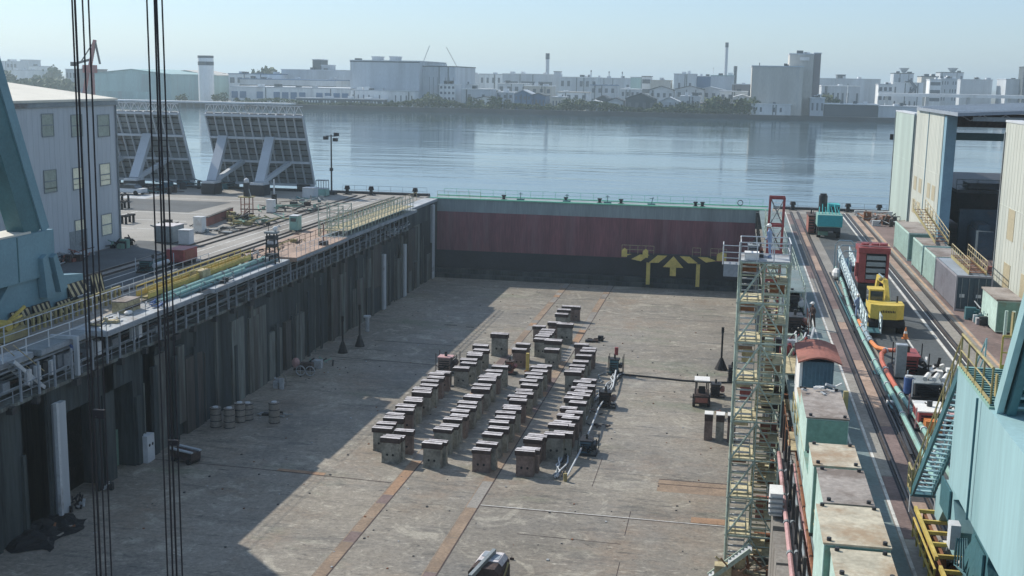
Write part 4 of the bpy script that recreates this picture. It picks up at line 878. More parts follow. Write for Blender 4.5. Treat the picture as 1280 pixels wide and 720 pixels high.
# along the left wall foot
def drum(x, y, r, h, label, mat='grey_steel', group=None, z=FL):
    t = T('drum', label, 'drum', (x, y, z), group, local=True)
    B().tube((0,0,0), (0,0,h), r, 14).build('shell', mat, t); b = B()
    for k in (.02, .33, .66, .97): b.tube((0,0,h*k-.02), (0,0,h*k+.03), r*1.05, 14)
    b.build('hoop', 'dark_steel', t); B().tube((0,0,h), (0,0,h+.08), r*.5, 10).build('lid', 'pale_steel', t); return t
for k, (px, py, hh) in enumerate(((270, 533, 1.5), (287, 534, 1.5), (300, 527, 1.5), (310, 524, 1.3), (343, 528, 1.6))):
    q = gp(px, py, FL); drum(q.x, q.y, .42, hh, ('leftmost grey drum of the group by the left wall', 'second grey drum from the left in the group by the left wall', 'third grey drum from the left in the group by the left wall', 'fourth grey drum from the left in the group by the left wall', 'single grey drum standing right of the drum group by the left wall')[k], 'quay_concrete')
debris('pipe_heap', 'low heap of pipes lying before the drum group at the left wall', 'heap', -34.6, 84.6, 2.5, .8, .4, 9, ('grey_steel', 'black'), seed=31)
for k, (px, py, lab) in enumerate(((308, 482, 'pale standing gas bottle nearest the camera along the left wall foot'), (325, 480, 'second pale gas bottle at the left wall foot'), (337, 468, 'third pale gas bottle at the left wall foot'), (343, 469, 'farthest pale gas bottle at the left wall foot'))):
    q = gp(px, py, FL); t = T('gas_bottle', lab, 'gas bottle', (q.x, q.y, FL), 'gas bottles by the left wall', local=True); B().tube((0,0,0), (0,0,1.0), .2, 10).tube((0,0,1.0), (0,0,1.2), .2, 10, r2=.08).build('cylinder', 'pale_steel', t); B().tube((0,0,1.2), (0,0,1.35), .06, 6).build('valve', 'dark_steel', t)
q = gp(351, 485, FL); debris('concrete_lumps', 'pale crumpled heap standing by the left wall right of the gas bottles', 'heap', q.x, q.y, 1.0, .8, 1.3, 16, ('quay_concrete', 'slab_white'), seed=41)
q = gp(382, 468, FL); t = T('cable_reel_cart', 'small cart with pale wheel and pink bundle at the foot of the left wall', 'cart', (q.x, q.y, FL), local=True)
B().box(-1.0, .8, -.4, .4, .4, .55).build('frame', 'dark_steel', t); b = B()
for x in (-.3, .6): b.path([(x+.42*math.cos(a*math.pi/8), -.45, .45+.42*math.sin(a*math.pi/8)) for a in range(17)], .05); b.beam((x-.4, -.45, .45), (x+.4, -.45, .45), .04).beam((x, -.45, .05), (x, -.45, .85), .04)
b.build('wheel', 'slab_white', t); B().ball((-.9, 0, 1.0), .5, sq=(.8, .7, 1)).build('bundle', 'pink_paint', t); B().box(-.4, .7, -.3, .3, .56, 1.1).build('crate', 'timber_dark', t)
q = gp(402, 458, FL); debris('scrap_heap', 'dark heap with a tilted white sheet at the wall right of the small cart', 'heap', q.x, q.y, 2.2, 1.2, 1.0, 18, ('dark_steel', 'box_green', 'slab_white'), seed=43)
q = gp(232, 577, FL); t = T('tool_trolley', 'low trolley with two blue white rails on the shaded floor at left', 'trolley', (q.x, q.y, FL), local=True, rz=-.35)
B().box(-1.0, 1.0, -.45, .45, .3, .85).build('box', 'timber_dark', t); B().box(-1.05, 1.05, -.5, -.28, .85, .95).box(-1.05, 1.05, .28, .5, .85, .95).build('rail', 'cladding', t)
for sx in (-1, 1): B().tube((sx*.7, -.5, .2), (sx*.7, .5, .2), .2, 10).build('wheel', 'black', t)
q = gp(182, 576, FL); t = T('white_cabinet', 'white cabinet with two dark dots standing before the teal alcove panel', 'cabinet', (-38.9, 72.0, FL), local=True)
B().box(-.35, .45, -.5, .5, 0, 1.9).build('casing', 'pale_steel', t); 
for yy in (-.2, .22): B().tube((.45, yy, 1.2), (.47, yy, 1.2), .11, 10).build('gauge', 'black', t)
q = gp(40, 665, FL); t = T('shade_mound', 'added low black mound standing in for shade in the bottom left corner', 'shade_mound', (q.x, q.y, FL), local=True); random.seed(8)  # invented mound: the dark corner is shade, put in as a black shape
vs = []; n = 16
for i in range(n+1):
    for j in range(n+1):
        u, v = i/n*2-1, j/n*2-1; r_ = max(abs(u), abs(v)); vs.append((u*2.3*(1+.14*math.sin(v*5))+.1*random.random(), v*2.7*(1+.16*math.sin(u*6))+.1*random.random(), .03+max(0, (1-r_**2))*.6*(1+.6*math.sin(u*9+v*4)*math.sin(v*11))*(.5+.5*random.random())))
B().add(vs, [(i*(n+1)+j, (i+1)*(n+1)+j, (i+1)*(n+1)+j+1, i*(n+1)+j+1) for i in range(n) for j in range(n)]).build('sheet', 'shade_joint_black', t)
debris('scrap_heap', 'dark heap with white flecks at the wall foot near the pale fender rail', 'heap', -38.6, 62.6, .9, 1.6, 1.0, 16, ('black', 'dark_steel', 'black', 'slab_white'), seed=44)
debris('scrap_heap', 'pale scraps at the foot of the left wall behind the left wires', 'heap', -38.4, 66.4, .7, 1.2, .8, 8, ('pale_steel', 'dark_steel'), seed=45)
debris('scrap_heap', 'loose rubble added at the wall foot just above the black shade mound', 'heap', -38.0, 59.0, 2.0, 2.6, .35, 26, ('dark_steel', 'quay_concrete', 'rust'), seed=46)
random.seed(19)      # small loose rubble of the floor
b = B()
for k in range(330):
    x = random.uniform(-38, 3); y = random.uniform(56, 150); s_ = random.uniform(.02, .07); b.box(x-s_, x+s_, y-s_, y+s_*random.uniform(.5, 2), FL, FL+s_*.8, random.choice((0, 0, 1, 2)))
o = b.build('floor_rubble', ['dark_steel', 'slab_white', 'rust']); tag(o, 'scattered small rubble and scraps over the dock floor', 'rubble'); o['kind'] = 'stuff'

# ================================================================ stair tower
TX0, TX1, TY0, TY1 = .55, 3.1, 62.0, 64.6; TZ1 = 6.75; LV = 8; SH = (TZ1-FL)/LV
t = T('stair_tower', 'tall pale green scaffold stair tower with timber landings standing on the dock floor', 'stair tower', (TX0, TY0, FL))
for x in (TX0, TX1):
    for y in (TY0, TY1): B().tube((x, y, FL), (x, y, TZ1+.1), .075, 8).build('leg', 'green_steel', t)
for x in ((TX0+TX1)/2,): B().tube((x, TY0, FL), (x, TY0, TZ1), .045, 6).tube((x, TY1, FL), (x, TY1, TZ1), .045, 6).build('mid_leg', 'green_steel', t)
random.seed(4)
for k in range(LV+1):
    z = FL+k*SH; b = B()
    for y in (TY0, TY1): b.tube((TX0-.1, y, z), (TX1+.1, y, z), .05, 6)
    for x in (TX0, TX1): b.tube((x, TY0, z), (x, TY1, z), .05, 6)
    for f_ in (.25, .5, .75):
        if k < LV: b.tube((TX0, TY1, z+SH*f_), (TX1, TY1, z+SH*f_), .04, 5).tube(((TX0+TX1)/2, TY0, z+SH*f_), (TX1, TY0, z+SH*f_), .03, 5); b.tube((TX1, TY0, z+SH*f_), (TX1, TY1, z+SH*f_), .028, 5); b.tube((TX0, TY0, z+SH*f_), (TX0, TY1, z+SH*f_), .025, 5)
    b.build('ledger', 'green_steel', t)
    if k < LV:
        xm = (TX0+TX1)/2
        B().tube((TX0, TY0-.03, z+.05), (xm, TY0-.03, z+SH-.05), .06, 6).build('brace', 'green_steel', t); B().tube((TX1, TY0-.03, z+.05), (xm, TY0-.03, z+SH-.05), .045, 6).build('brace', 'green_steel', t)
        B().tube((TX0, TY0, z), (TX0, TY1, z+SH), .035, 6).build('brace', 'green_steel', t); B().tube((TX1+.02, TY1, z), (TX1+.02, TY0, z+SH), .035, 6).build('brace', 'green_steel', t)
    if k > 0:
        B().box(TX0+.05, TX0+1.25, TY0+.05, TY1-.05, z+.05, z+.1).build('landing', 'plank', t)
        B().box(TX1-.6, TX1-.05, TY0+.05, TY1-.05, z-SH/2, z-SH/2+.05).build('landing', 'plank', t)
    if k < LV:    # stair flight in each storey
        y0, y1 = (TY0+.35, TY1-.35) if k % 2 else (TY1-.35, TY0+.35); xs = (1.75, 2.65)
        st = B(); 
        for x in xs: st.beam((x, y0, z+.1), (x, y1, z+SH), .04, .2)
        f = st.build('stair_flight', 'green_steel', t); b = B()
        for i in range(9): yy = y0+(y1-y0)*(i+.5)/9; zz = z+.1+SH*(i+.5)/9; b.box(xs[0], xs[1], yy-.13, yy+.13, zz-.02, zz+.02)
        b.build('tread', 'plank', f)
        st = B(); b = B(); xs = (TX0+.12, TX0+1.0)
        for i in range(7): zz = z+.25+SH*i/7.3; b.box(xs[0], xs[1], TY0+.5+i*.16, TY0+.72+i*.16, zz-.02, zz+.03)
        f = B().beam((xs[0], TY0+.45, z+.2), (xs[0], TY0+1.6, z+SH), .03, .16).beam((xs[1], TY0+.45, z+.2), (xs[1], TY0+1.6, z+SH), .03, .16).build('stair_flight', 'green_steel', t); b.build('tread', 'pale_steel', f)
        if k in (0, 1, 2, 3, 4): B().box(TX1-1.0, TX1-.1, TY1-.5, TY1-.1, z+.2, z+1.5).build('infill_panel', ('rust', 'red_roof', 'rust', 'red_roof', 'timber_dark')[k], t)
        B().box(TX1-.9, TX1-.1, TY1-.12, TY1-.06, z+.1, z+.8).box(TX0+.1, TX0+.9, TY1-.12, TY1-.06, z+1.2, z+1.7).build('rusty_panel', random.choice(('rust', 'rust_orange', 'red_roof', 'plank')), t)
        if k in (4, 5): B().box(TX0+.35, TX0+.95, TY1-.35, TY1-.3, z+.6, z+1.3).build('notice_board', ('red_paint', 'timber')[k-4], t)
for x0, y0, x1, y1 in ((TX0, TY0, TX1, TY0), (TX0, TY1, TX1, TY1), (TX0, TY0, TX0, TY1), (TX1, TY0, TX1, TY1)):
    b = B(); 
    for z in (.5, 1.05): b.tube((x0, y0, TZ1+z), (x1, y1, TZ1+z), .032, 6)
    for f_ in (0, .33, .67, 1): b.tube((x0+(x1-x0)*f_, y0+(y1-y0)*f_, TZ1), (x0+(x1-x0)*f_, y0+(y1-y0)*f_, TZ1+1.05), .032, 6)
    b.build('handrail', 'pale_steel', t)
B().box(TX0, TX1, TY0, TY1, TZ1+.06, TZ1+.12).build('top_deck', 'slab_white', t)
B().box(TX0-.85, TX0-.1, 61.8, 62.8, TZ1-.75, TZ1-.1).build('side_basket', 'gallery_grey', t)
b = B(); 
for x in (TX0-.9, TX0-.06):
    for y in (61.7, 62.9): b.tube((x, y, TZ1-.1), (x, y, TZ1+.95), .03, 5)
for z in (.3, .6, .95): b.tube((TX0-.9, 61.7, TZ1+z-.05), (TX0-.06, 61.7, TZ1+z-.05), .025, 5).tube((TX0-.9, 61.7, TZ1+z-.05), (TX0-.9, 62.9, TZ1+z-.05), .025, 5)
b.build('basket_rail', 'pale_steel', t)
B().beam((-.3, 60.6, FL), (1.85, 60.6, FL+1.95), .08, .22).beam((-.3, 61.4, FL), (1.85, 61.4, FL+1.95), .08, .22).build('entry_stair', 'green_steel', t)
b = B()
for i in range(13): f_ = i/13; b.box(-.28+2.15*f_, -.06+2.15*f_, 60.65, 61.35, FL+.08+1.95*f_, FL+.11+1.95*f_)
b.build('entry_tread', 'pale_steel', t)
debris('rusty_bar_heap', 'tangle of orange rusty bars at the foot of the stair tower', 'heap', 1.6, 61.2, 2.6, 1.2, 1.6, 44, ('rust_orange', 'rust', 'timber'), seed=61)
# equipment on the top deck
machine('winch', 'pale winch machine standing on the top deck of the stair tower', 'winch', 1.3, 63.7, .9, 1.1, .8, 'gallery_grey', 'red_roof', 'grey_steel', z=TZ1+.13, seed=66, posts=False)
tag(B().box(.75, 1.5, 62.15, 62.9, TZ1+.13, TZ1+.5).build('sack', 'white_paint'), 'crumpled white sack on the front of the tower top deck', 'sack')
# worker on the top deck
def person(label, x, y, z, rz, h=1.7, suit='overalls', hat='helmet', bend=.1):
    t = T('person', label, 'person', (x, y, z), local=True, rz=rz)
    me = bpy.data.meshes.new('body'); P = [(0,0,.95),(0,bend*.3,1.2),(0,bend*.6,1.42),(0,bend*.7,1.52),(0,bend*.8,1.62),
        (.1,0,.9),(.12,.06,.5),(.12,0,.08),(.12,.14,.04),(-.1,0,.9),(-.12,-.05,.5),(-.14,-.12,.08),(-.14,.02,.04),
        (.2,bend*.6,1.4),(.25,.04,1.13),(.22,.24,1.02),(-.2,bend*.6,1.4),(-.26,.02,1.13),(-.2,.2,.98)]
    E = [(0,1),(1,2),(2,3),(3,4),(0,5),(5,6),(6,7),(7,8),(0,9),(9,10),(10,11),(11,12),(2,13),(13,14),(14,15),(2,16),(16,17),(17,18)]
    RR = [.15,.15,.16,.06,.1,.1,.075,.055,.05,.1,.075,.055,.05,.08,.05,.04,.08,.05,.04]
    me.from_pydata([(a*h/1.75, b_*h/1.75, c*h/1.75) for a, b_, c in P], E, []); o = bpy.data.objects.new('body', me); C.objects.link(o); o.parent = t
    me.materials.append(M[suit]); sk = o.modifiers.new('skin', 'SKIN'); 
    for i, v in enumerate(me.skin_vertices[0].data): v.radius = (RR[i], RR[i]*.8)
    me.skin_vertices[0].data[0].use_root = True; s2 = o.modifiers.new('sub', 'SUBSURF'); s2.levels = s2.render_levels = 1
    k = h/1.75
    B().ball((0, bend*.85, 1.66), .1, sq=(.85, 1, 1.15)).ball((0, bend*.85+.1, 1.65), .02).build('head', 'skin', t)
    B().ball((0, bend*.85, 1.71), .125, sq=(1, 1.1, .85)).box(-.09, .09, bend*.85+.08, bend*.85+.19, 1.69, 1.71).build('helmet', hat, t)
    for s_ in (-1, 1): B().ball((.21*s_ , .24, 1.0), .045, sq=(.8, 1, 1.1)).build('hand', 'skin', t)
    return t
person('worker in blue grey overalls and white helmet standing on the stair tower deck', 2.05, 63.3, TZ1+.13, 1.2, suit='overalls')
# red lattice mast behind the tower
t = T('lattice_mast', 'red steel lattice mast rising behind the top of the stair tower', 'mast', (2.55, 70, 0)); x0, x1, y0, y1 = 2.15, 2.95, 69.6, 70.4; z0, z1 = 1.0, 9.45
for x in (x0, x1):
    for y in (y0, y1): B().beam((x+.1*(z0-9)/8, y, z0), (x, y, z1), .11).build('chord', 'red_paint', t)
for k in range(6): 
    z = z1-k*1.6; B().box(x0-.05, x1+.05, y0-.05, y0+.05, z-.07, z+.07).box(x0-.05, x1+.05, y1-.05, y1+.05, z-.07, z+.07).build('ring', 'red_paint', t)
    if k < 5: B().tube((x0, y0, z), (x1, y0, z-1.6), .035, 5).tube((x1, y0, z), (x0, y0, z-1.6), .035, 5).tube((x0, y1, z), (x1, y1, z-1.6), .03, 5).build('lacing', 'grey_steel', t)
b = B()
for k in range(28): b.tube((x0+.2, y1, z0+.3*k), (x1-.2, y1, z0+.3*k), .02, 4)
b.build('ladder', 'pale_steel', t)
B().beam((2.55, 70, -2.2), (2.55, 70, 1.1), .5).build('base', 'green_steel', t)

# scaffolds behind the tower on the right dock edge
def scaffold(label, x0, x1, y0, y1, z0, nz, dz, ny, mats=('green_steel', 'timber'), r=.035, seed=1):
    random.seed(seed); t = T('scaffold', label, 'scaffold', (x0, y0, z0))
    for i in range(ny+1):
        y = y0+(y1-y0)*i/ny
        for x in (x0, x1): B().tube((x, y, z0), (x, y, z0+nz*dz+.6), r, 5).build('upright', mats[0], t)
    for k in range(nz+1):
        z = z0+k*dz; b = B()
        for x in (x0, x1): b.tube((x, y0, z), (x, y1, z), r*.8, 5).tube((x, y0, z+.5), (x, y1, z+.5), r*.6, 4)
        for i in range(ny+1): y = y0+(y1-y0)*i/ny; b.tube((x0, y, z), (x1, y, z), r*.8, 5)
        b.build('ledger', mats[0], t)
        if k and random.random() < .8: B().box(x0, x1, y0, y0+(y1-y0)*random.choice((.5, 1)), z+.03, z+.07).build('deck', mats[1], t)
    b = B(); b.tube((x0, y0, z0), (x0, y0+(y1-y0)/ny, z0+dz), r*.7, 5).tube((x1, y0, z0), (x1, y0+(y1-y0)/ny, z0+dz), r*.7, 5); b.build('brace', mats[0], t)
    return t
scaffold('pale green pipe scaffold cage along the right dock edge beyond the tower', 3.5, 5.3, 84, 104, 0, 1, 1.5, 8, ('green_steel', 'teal_paint_ground'), seed=4)
scaffold('far green scaffold cage on the right dock edge near the gate', 3.6, 5.0, 108, 132, 0, 1, 1.8, 8, ('green_steel', 'teal_paint_ground'), seed=5)
scaffold('scaffold between stair tower and blue shed hanging down into the dock', 3.2, 4.6, 64.5, 74, -6, 3, 2.1, 4, seed=6)
scaffold('rusty looking scaffold between the tower and the first site box', 3.15, 3.9, 54, 60, -5, 2, 2.1, 3, ('rust', 'timber'), seed=7)
machine('compressor', 'dark compressor with white flap on the teal walkway behind the tower', 'compressor', 4.6, 84.5, 1.5, 2.2, 1.7, 'dark_steel', 'pale_steel', 'black', z=.0, seed=71)
machine('compressor', 'reddish brown compressor behind the scaffold right of the tower', 'compressor', 4.5, 77.5, 1.4, 2.0, 1.5, 'timber_dark', 'red_roof', 'dark_steel', z=.0, seed=72)
debris('scrap_heap', 'red, white and dark scrap piled behind the blue shed', 'heap', 4.2, 70.5, 1.8, 4.5, 1.6, 46, ('red_paint', 'pale_steel', 'dark_steel', 'green_steel'), z=0, seed=73)
debris('scrap_heap', 'brown and red scrap lying on the gallery right of the stair tower', 'heap', 3.9, 66.2, 1.2, 2.6, 1.3, 34, ('red_roof', 'rust', 'timber', 'dark_steel'), z=-1.2, seed=74)
person('person in dark clothes standing on the walkway behind the blue shed', 5.6, 79.0, .0, 2.2, suit='timber_dark', hat='helmet')
random.seed(6)
t = T('scrap_pipes', 'bundle of rusty and grey pipes lying along the gallery below the site boxes', 'pipes', (3.9, 30, -2.2))
for k in range(16): x = 3.2+random.random()*1.2; z = -2.15+random.random()*.9; y0 = 30+random.random()*10; B().tube((x, y0, z), (x+random.uniform(-.25, .25), y0+random.uniform(8, 22), z+random.uniform(-.2, .4)), random.uniform(.04, .09), 6).build('pipe', random.choice(('rust', 'grey_steel', 'timber_dark', 'pink_paint', 'wall_brown', 'yellow_dull')), t)

# blue shed with red roof and green site boxes on the right dock edge
t = T('small_shed', 'blue corrugated hut with a curved rusty red roof on the right dock edge', 'shed', (4.4, 58, 0))
B().box(3.75, 5.2, 57.3, 60.9, -.0, 2.75).build('wall', 'blue_shed', t); B().box(3.6, 3.74, 57.35, 60.9, 0, 2.75).build('side_sheet', 'white_paint', t)
b = B(); pr = []
for i in range(9): a = i/8; pr.append((3.5+2.05*a, 2.78+.28*math.sin(a*math.pi)))
for i in range(9): a = 1-i/8; pr.append((3.5+2.05*a, 2.70+.28*math.sin(a*math.pi)))
B().prism(pr, 'y', 57.0, 61.2).build('roof', 'red_roof', t)
b = B()
for k in range(8): b.box(3.8+k*.18, 3.85+k*.18, 57.25, 57.299, .05, 2.7)
b.build('corrugation', 'blue_shed', t); B().box(3.76, 5.18, 57.2, 57.24, 1.35, 1.40).build('batten', 'cladding', t)
def site_box(label, x0, x1, y0, y1, h, roof, wall='mint', front='box_green', top=(0,), rot=0, seed=0):
    random.seed(seed); t = T('site_box', label, 'site box', ((x0+x1)/2, y0, 0), 'green site boxes')
    B().box(x0, x1, y0, y1, 0, h).build('wall', wall, t)
    B().box(x0+.03, x1-.03, y0-.03, y0-.001, .1, h-.05).build('front_panel', front, t)
    B().box(x0-.03, x1+.03, y0-.05, y1+.03, h, h+.06).build('roof', roof, t, bevel=.01)
    for x in (x0+.15, x1-.15):
        for y in (y0+.15, y1-.15): B().tube((x, y, h+.06), (x, y, h+.16), .07, 8).build('lifting_lug', 'dark_steel', t)
    B().box(x0-.02, x1+.02, y0-.06, y0+.02, 0, .12).build('base_frame', 'dark_steel', t); return t
site_box('nearest green site box with a cream roof at the bottom of the picture', 3.35, 5.0, 32.0, 34.0, 2.5, 'box_roof', seed=1)
site_box('cream roofed green site box with rust patches, second from the camera', 3.15, 5.05, 34.15, 37.4, 2.62, 'box_roof', seed=2)
site_box('grey roofed green site box, third from the camera', 3.4, 4.95, 37.7, 41.2, 2.6, 'box_roof_grey', seed=3)
site_box('cream roofed green site box with yellow rail behind it, fourth from the camera', 3.3, 4.9, 41.5, 44.1, 2.62, 'box_roof', seed=4)
site_box('tall brown grey roofed green site box before the blue hut', 3.4, 5.05, 47.7, 52.3, 2.62, 'box_roof_grey', front='box_green', seed=5)
site_box('low green storage box behind the tall brown grey roofed box', 3.5, 5.0, 53.2, 56.4, 1.6, 'box_roof', wall='mint', seed=6)
site_box('low green crate between the fourth site box and the tall one', 3.35, 4.9, 44.4, 47.2, 1.3, 'box_green', front='box_green', seed=7)
railing((3.4, 44.2, 1.35), (4.9, 44.2, 1.35), 1.1, .75, 'yellow_dull', 'short yellow railing behind the fourth green site box')
for k, (x, y, z, r_) in enumerate(((4.3, 44.6, 2.0, .1),)): tag(B().ball((x, y, 1.42), .12, sq=(1, 1, .7)).build('safety_helmet', 'helmet'), 'white helmet lying by the short yellow railing', 'helmet')
debris('roof_scrap', 'white crumpled sheets on the far end of the tall grey roofed box', 'heap', 4.2, 51.9, 1.3, .8, .3, 8, ('white_paint', 'slab_white'), z=2.69, seed=80)
debris('roof_scrap', 'dark green gear beside the hut behind the tall grey roofed box', 'heap', 5.15, 55.0, .5, 2.0, 1.6, 14, ('teal_deep', 'black'), z=0, seed=81)
t = T('mooring_post', 'short rusty yellow post at the right corner of the tall grey roofed box', 'post', (5.2, 51.0, 0), local=True); B().box(-.1, .1, -.1, .1, 0, 3.0).build('shaft', 'yellow_dull', t)

# ================================================================ right quay
# green pipes along the rails
def pipe(label, pts, r, mat, bands=0, bm='pale_steel', name='pipe'):
    t = T(name, label, 'pipe', pts[0]); B().path(pts, r, 8).build('pipe_run', mat, t)
    for k in range(bands):
        f_ = (k+.5)/bands*(len(pts)-1); i = int(f_); a = Vector(pts[i]).lerp(Vector(pts[min(i+1, len(pts)-1)]), f_-i); d = (Vector(pts[min(i+1, len(pts)-1)])-Vector(pts[i])).normalized()
        B().tube(a, a+d*.12, r*1.4, 8).build('flange', bm, t)
    return t
pipe('long pale green pipe beside the right crane rails, the one nearer the rails', [(8.62, 40, .25), (8.62, 60, .25), (8.5, 75, .25), (8.6, 86, .25), (9.0, 96, .25), (9.15, 105, .25)], .12, 'pipe_green', 14)
pipe('second pale green pipe, running beside the pumps on the right quay', [(9.55, 40, .3), (9.3, 50, .3), (9.2, 57, .3), (8.95, 63, .3)], .12, 'pipe_green', 6)
pipe('orange red bent hose linking the second green pipe to the red pump', [(8.95, 63, .3), (8.85, 66, .35), (8.85, 68.6, .4), (9.0, 70.2, .5), (9.35, 70.8, .6), (9.8, 70.4, .7)], .13, 'hose_red', 2)
pipe('orange and white hose running from the excavator to the red pump', [(8.75, 81, .3), (8.8, 77, .3), (8.85, 74.5, .3), (9.0, 72.5, .35), (9.35, 71.4, .5)], .13, 'orange_paint', 1)
pipe('white hose coupling above the orange hose near the excavator', [(8.8, 79.5, .32), (8.82, 74.3, .34)], .145, 'silver', 3)
debris('floor_clamps', 'dark wedges and clamps strewn between right rails and green pipes', 'clamps', 8.55, 66, .5, 44, .25, 60, ('black', 'dark_steel', 'teal_deep'), z=.0, seed=90)
tag(B().box(8.2, 8.7, 60.4, 60.8, .02, .18).build('sack', 'white_paint'), 'white sack lying by the second right rail', 'sack')
# pumps
machine('pump', 'red and black pump with a tall grey cabinet on the right quay', 'pump', 10.3, 68.0, 1.6, 2.6, 1.5, 'red_paint', 'dark_steel', 'red_paint', z=.01, seed=101)
t = T('control_cabinet', 'tall grey control cabinet standing left of the red and black pump', 'cabinet', (9.55, 66.3, 0), local=True); B().box(-.28, .28, -.2, .25, .1, 1.9).build('casing', 'grey_steel', t, bevel=.02); B().box(-.3, .3, -.22, .27, 1.9, 1.96).build('top', 'pale_steel', t); B().box(-.2, -.1, -.1, .1, 0, .1).box(.1, .2, -.1, .1, 0, .1).build('foot', 'dark_steel', t)
debris('hose_heap', 'black coiled hoses and hoods right of the red pump', 'heap', 11.4, 67.2, 1.2, 2.2, 1.1, 30, ('black', 'dark_steel', 'white_paint'), z=.01, seed=102)
machine('pump', 'dark pump with a blue tank standing in front of the red pump', 'pump', 10.6, 62.9, 2.0, 2.0, 1.1, 'dark_steel', 'pale_steel', 'grey_steel', z=.01, seed=103)
t = T('tank', 'upright blue tank at the left end of the dark pump', 'tank', (9.55, 63.0, 0), local=True); B().tube((0,0,.05), (0,0,.9), .24, 14).build('shell', 'blue_paint', t); B().tube((0,0,.9), (0,0,1.0), .2, 14).build('lid', 'pale_steel', t)
for k in range(3): tag(B().tube((10.2+k*.45, 62.0, 1.1), (10.45+k*.45, 62.5, 1.25), .13, 10).build('filter_canister', 'white_paint'), ('left', 'middle', 'right')[k]+' one of three white canisters on top of the dark pump', 'canister', 'white canisters on the dark pump')
machine('pump', 'pink and red pump unit with a white hood, nearest pump to the camera', 'pump', 9.9, 57.2, 1.9, 2.4, 1.2, 'red_paint', 'pink_paint', 'white_paint', z=.01, seed=104)
debris('hose_heap', 'pink and white hose bits scattered around the nearest pump', 'heap', 10.6, 56.6, 1.6, 2.4, 1.0, 34, ('pink_paint', 'white_paint', 'dark_steel', 'orange_paint'), z=.01, seed=105)
t = T('lamp_post', 'slim pale lamp post standing right of the pumps', 'lamp post', (10.15, 55.5, 0), local=True); B().tube((0,0,0), (0,0,3.1), .06, 8).build('pole', 'pale_steel', t); B().box(-.14, .14, -.3, .1, 3.1, 3.25).build('lamp_head', 'white_paint', t); B().tube((0,0,0), (0,0,.06), .2, 8).build('foot', 'dark_steel', t)
# yellow excavator, seen from behind
t = T('excavator', 'yellow wheeled excavator seen from behind on the right quay', 'excavator', (10.25, 79.6, 0), local=True, rz=.02); t.scale = (.94, .94, .94)
B().box(-.75, .75, -1.2, 2.4, .45, .95).build('undercarriage', 'black', t)
for sx in (-1, 1):
    for yy in (-.7, 1.9): wl = B().tube((sx*.72, yy, .48), (sx*1.2, yy, .48), .48, 16).build('wheel', 'black', t); B().tube((sx*1.205, yy, .48), (sx*1.22, yy, .48), .24, 12).build('rim', 'yellow_paint', wl)
B().box(-1.1, 1.1, -.2, 2.0, .98, 1.25).build('slew_deck', 'dark_steel', t)
b = B(); b.prism([(-1.18, -.3), (-1.12, -.85), (-.6, -1.18), (.6, -1.18), (1.12, -.85), (1.18, -.3)], 'z', 1.0, 2.0).build('counterweight', 'yellow_bright', t)
B().box(-1.15, 1.15, -.3, .6, 1.25, 2.02).build('engine_cover', 'yellow_bright', t, bevel=.04)
b = B(); random.seed(5)
for k in range(9): x = -.44+k*.11; b.box(x, x+.06, -1.2, -1.182, 1.48, 1.62+.03*(k % 2))
b.build('maker_lettering', 'black', t)
B().box(-1.1, -.05, .6, 2.0, 1.3, 2.8).build('cab', 'yellow_bright', t, bevel=.05); B().box(-1.0, -.15, .57, .598, 2.0, 2.68).build('rear_window', 'glass', t); B().box(-1.12, -1.101, .75, 1.85, 1.9, 2.68).build('side_window', 'glass', t); B().box(-.049, -.03, .75, 1.85, 1.9, 2.68).build('side_window', 'glass', t)
B().beam((.35, 1.4, 1.5), (.3, 2.9, 3.0), .28, .45).build('boom', 'yellow_bright', t); B().beam((.3, 2.8, 3.0), (.1, 5.2, 3.0), .26, .36).build('boom_tip', 'yellow_bright', t); B().beam((.1, 5.1, 3.1), (0, 5.6, 1.4), .2, .3).build('arm', 'yellow_bright', t)
B().prism([(4.9, .5), (5.9, .6), (5.8, 1.4), (5.3, 1.5)], 'x', -.5, .4).build('bucket', 'dark_steel', t)
B().tube((.6, 1.8, 1.4), (.55, 2.7, 2.6), .06, 8).tube((.2, 3.2, 3.25), (.1, 4.9, 3.25), .06, 8).build('hydraulic_ram', 'silver', t); B().ball((-.05, 2.9, 3.2), .17).build('work_lamp', 'yellow_dull', t)
B().tube((.75, 0, 2.0), (.75, 0, 2.5), .06, 8).build('exhaust', 'dark_steel', t)
t = T('traffic_cone', 'orange and white traffic cone beside the right rear wheel of the excavator', 'traffic cone', (11.3, 77.3, 0), local=True)
B().tube((0,0,.04), (0,0,.75), .17, 12, r2=.03).build('cone', 'orange_paint', t); B().tube((0,0,.35), (0,0,.5), .118, 12, r2=.09).build('band', 'white_paint', t); B().box(-.22, .22, -.22, .22, 0, .04).build('base', 'orange_paint', t)
# red louvred machine behind the excavator
t = T('winch_truck', 'tall red framed machine with grey louvres standing behind the yellow excavator', 'machine', (10.15, 87.8, 0), local=True, rz=.0)
B().box(-1.0, 1.0, -.9, 4.2, .7, 1.9).build('chassis', 'dark_steel', t)
for sx in (-1, 1):
    for yy in (-.3, 1.0, 3.4): B().tube((sx*.75, yy, .5), (sx*1.1, yy, .5), .5, 14).build('wheel', 'black', t)
B().box(-1.05, -.55, -1.0, .8, 1.95, 4.1).box(-.55, 1.05, -1.0, -.8, 1.95, 2.2).box(.85, 1.05, -1.0, .8, 2.2, 4.1).box(-1.1, 1.1, -1.05, 1.4, 4.1, 4.5).build('frame', 'red_paint', t, bevel=.03)
b = B()
for k in range(4): b.box(-.5, .82, -.95, -.6, 2.25+k*.46, 2.55+k*.46)
b.build('louvre', 'grey_steel', t); B().box(-.5, .84, -.58, 1.2, 2.0, 4.08).build('housing', 'dark_steel', t)
